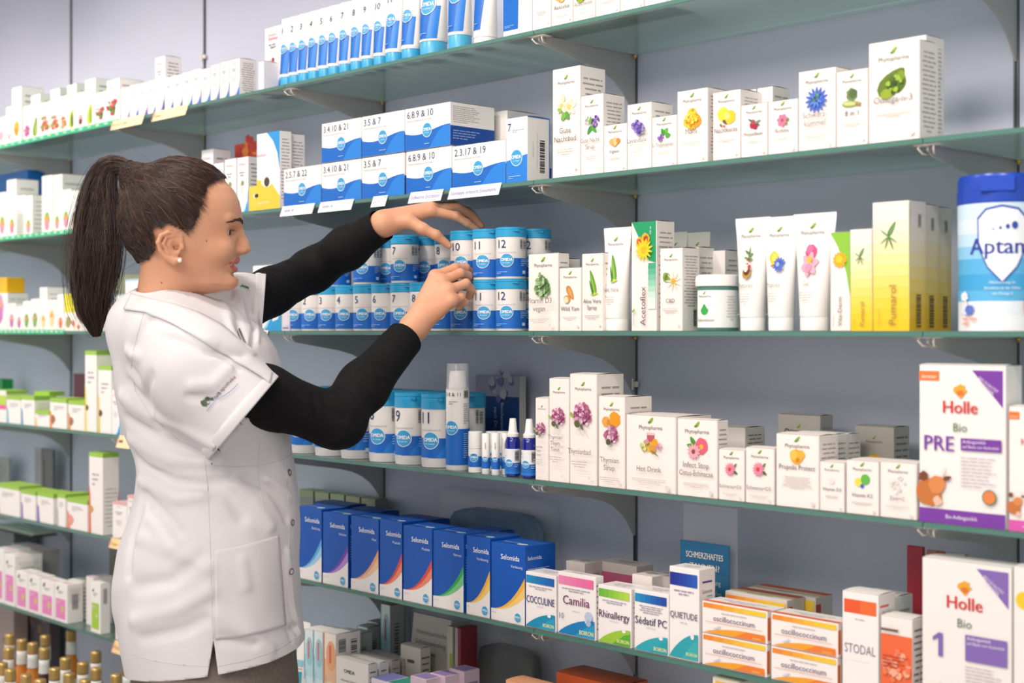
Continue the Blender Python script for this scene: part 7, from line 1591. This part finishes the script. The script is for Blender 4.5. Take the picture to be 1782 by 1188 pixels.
for j in range(T):
    t = j/(T-1); te = t**.9; q = seeds*(1-te)+ends*te; q = ctrp+(q-ctrp)/np.linalg.norm(q-ctrp, axis=1)[:, None]*np.maximum(np.linalg.norm(q-ctrp, axis=1)[:, None], .06)
    q[:, 2] += sag*math.sin(math.pi*t)+.014*math.sin(math.pi*t)*(seeds[:, 2] < .03)*(seeds[:, 0] > -.01)
    path[:, j] = q
P_ = hw(path.reshape(-1, 3)); P_ = project(hair_shell, P_, .03, 7); g = grad(hair_shell, P_, .001); g /= np.maximum(np.linalg.norm(g, axis=1), 1e-6)[:, None]
L_ = np.repeat(lift, T)*np.tile(np.sin(np.linspace(.15, 3.0, T)), N)+.0004; P_ = (P_+g*L_[:, None]).reshape(N, T, 3)
for i in range(N): strands.append((P_[i], int(rng.choice(3, p=[.5, .36, .14])), rng.uniform(.0003, .00062)))
# flyaways
for i in range(60):
    s_ = seeds[rng.integers(N)]; q = hw(s_*1.0)[0]; q = project(hair_shell, q[None], .03, 6)[0]; g = grad(hair_shell, q[None])[0]; dr = rng.normal(size=3)*.4+g*.5+np.array([-.8, .3, 0]); dr /= np.linalg.norm(dr); L = rng.uniform(.015, .04)
    pts = [q+dr*L*t+g*L*.5*t*t+np.array([-.3, -.4, 0])*L*t*t for t in np.linspace(0, 1, 8)]; strands.append((np.array(pts), 1, .00016))
list(curves('hair_strands', strands, HA, hair))
# ponytail
cl = [(236, 302, 9), (222, 292, 12), (204, 286, 15), (186, 292, 20), (175, 318, 25), (172, 352, 32), (170, 395, 38), (167, 435, 40), (163, 475, 37), (160, 510, 31), (161, 540, 26), (165, 566, 15), (169, 588, 6)]
cp = np.array([PC(x, y, 2.665+.012*math.sin(i*.5)) for i, (x, y, r) in enumerate(cl)]); cr = np.array([r/FPX*2.665 for _, _, r in cl])
def pony(p): return chain(p, list(cp[:-1]), list(np.maximum(cr[:-1]*.66-.004, .004)), .012)+waves(p*np.array([1, .25, 1]), 160, .0022)
v, fq = nets(pony, cp.min(0)-.06, cp.max(0)+.06, .004)
me = tomesh('ponytail', v, fq, [HA[0]]); edit(me, lambda bm: None); tail = link('ponytail', me, woman)
ts = np.linspace(0, len(cp)-1, 26); K = np.stack([np.interp(ts, range(len(cp)), cp[:, i]) for i in range(3)], 1); KR = np.interp(ts, range(len(cp)), cr)
K = np.stack([np.convolve(np.pad(K[:, i], 1, mode='edge'), [.25, .5, .25], 'valid') for i in range(3)], 1)
tg = np.gradient(K, axis=0); tg /= np.linalg.norm(tg, axis=1)[:, None]; zz = np.array([0, 0, 1.]); na = np.cross(tg, zz); na /= np.linalg.norm(na, axis=1)[:, None]; nb2 = np.cross(tg, na)
strands = []
clumps = [(rng.uniform(0, 6.28), rng.uniform(.5, 1.0), rng.uniform(0, 6), rng.uniform(.3, 1)) for _ in range(46)]
for i in range(3400):
    c = clumps[rng.integers(46)]; a_ = c[0]+rng.normal()*.11; rr = min(1.06, c[1]*1.0+rng.normal()*.10); ph = c[2]; tend = int(rng.choice([26, 26, 25, 24, 22, 20], p=[.14, .2, .2, .18, .16, .12])); j0 = 0
    tt = np.arange(j0, tend); am = .12+.34*(tt/26)**2
    an = a_+.25*np.sin(tt*.28+ph)+.10*np.sin(tt*.7+i); R_ = KR[tt]*np.clip(rr+am*np.sin(tt*.45+ph*2)*c[3]*.5, .2, 1.12)
    R_ = np.where(tt > 21, np.maximum(R_, KR[20]*.35*rr*(1-(tt-21)/9)), R_)
    pts = K[tt]+na[tt]*(R_*np.cos(an))[:, None]+nb2[tt]*(R_*.8*np.sin(an))[:, None]
    strands.append((pts, int(rng.choice(3, p=[.48, .38, .14])), rng.uniform(.0003, .0007)))
for i in range(220):
    tt = np.arange(rng.integers(2, 14), int(rng.integers(20, 27))); a_ = rng.uniform(0, 6.28); R_ = KR[tt]*rng.uniform(1.0, 1.2)+.00035*(tt-tt[0])**1.4*rng.uniform(0, 1.2)
    pts = K[tt]+na[tt]*(R_*np.cos(a_+.2*np.sin(tt*.4+i)))[:, None]+nb2[tt]*(R_*.8*np.sin(a_))[:, None]; strands.append((pts, 1, .0003))
list(curves('ponytail_strands', strands, HA, tail))
b = MB(); t0 = (cp[1]-cp[0]); t0 /= np.linalg.norm(t0); a0 = np.cross(t0, zz); a0 /= np.linalg.norm(a0); b0 = np.cross(t0, a0)
for k in range(4):
    c = cp[0]+(cp[1]-cp[0])*(.05+.32*k); b.tube([worldv(c+a0*.0135*math.cos(x)+b0*.0135*math.sin(x)) for x in [i*math.pi/12 for i in range(25)]], .0034, mat('#17171a', .75), 8)
b.build('hair_tie', woman, True)
b = MB(); b.tube([worldv(PC(196, 322, 2.68)), worldv(PC(205, 312, 2.68)), worldv(PC(213, 320, 2.68))], [.002, .003, .002], HA[1], 6)
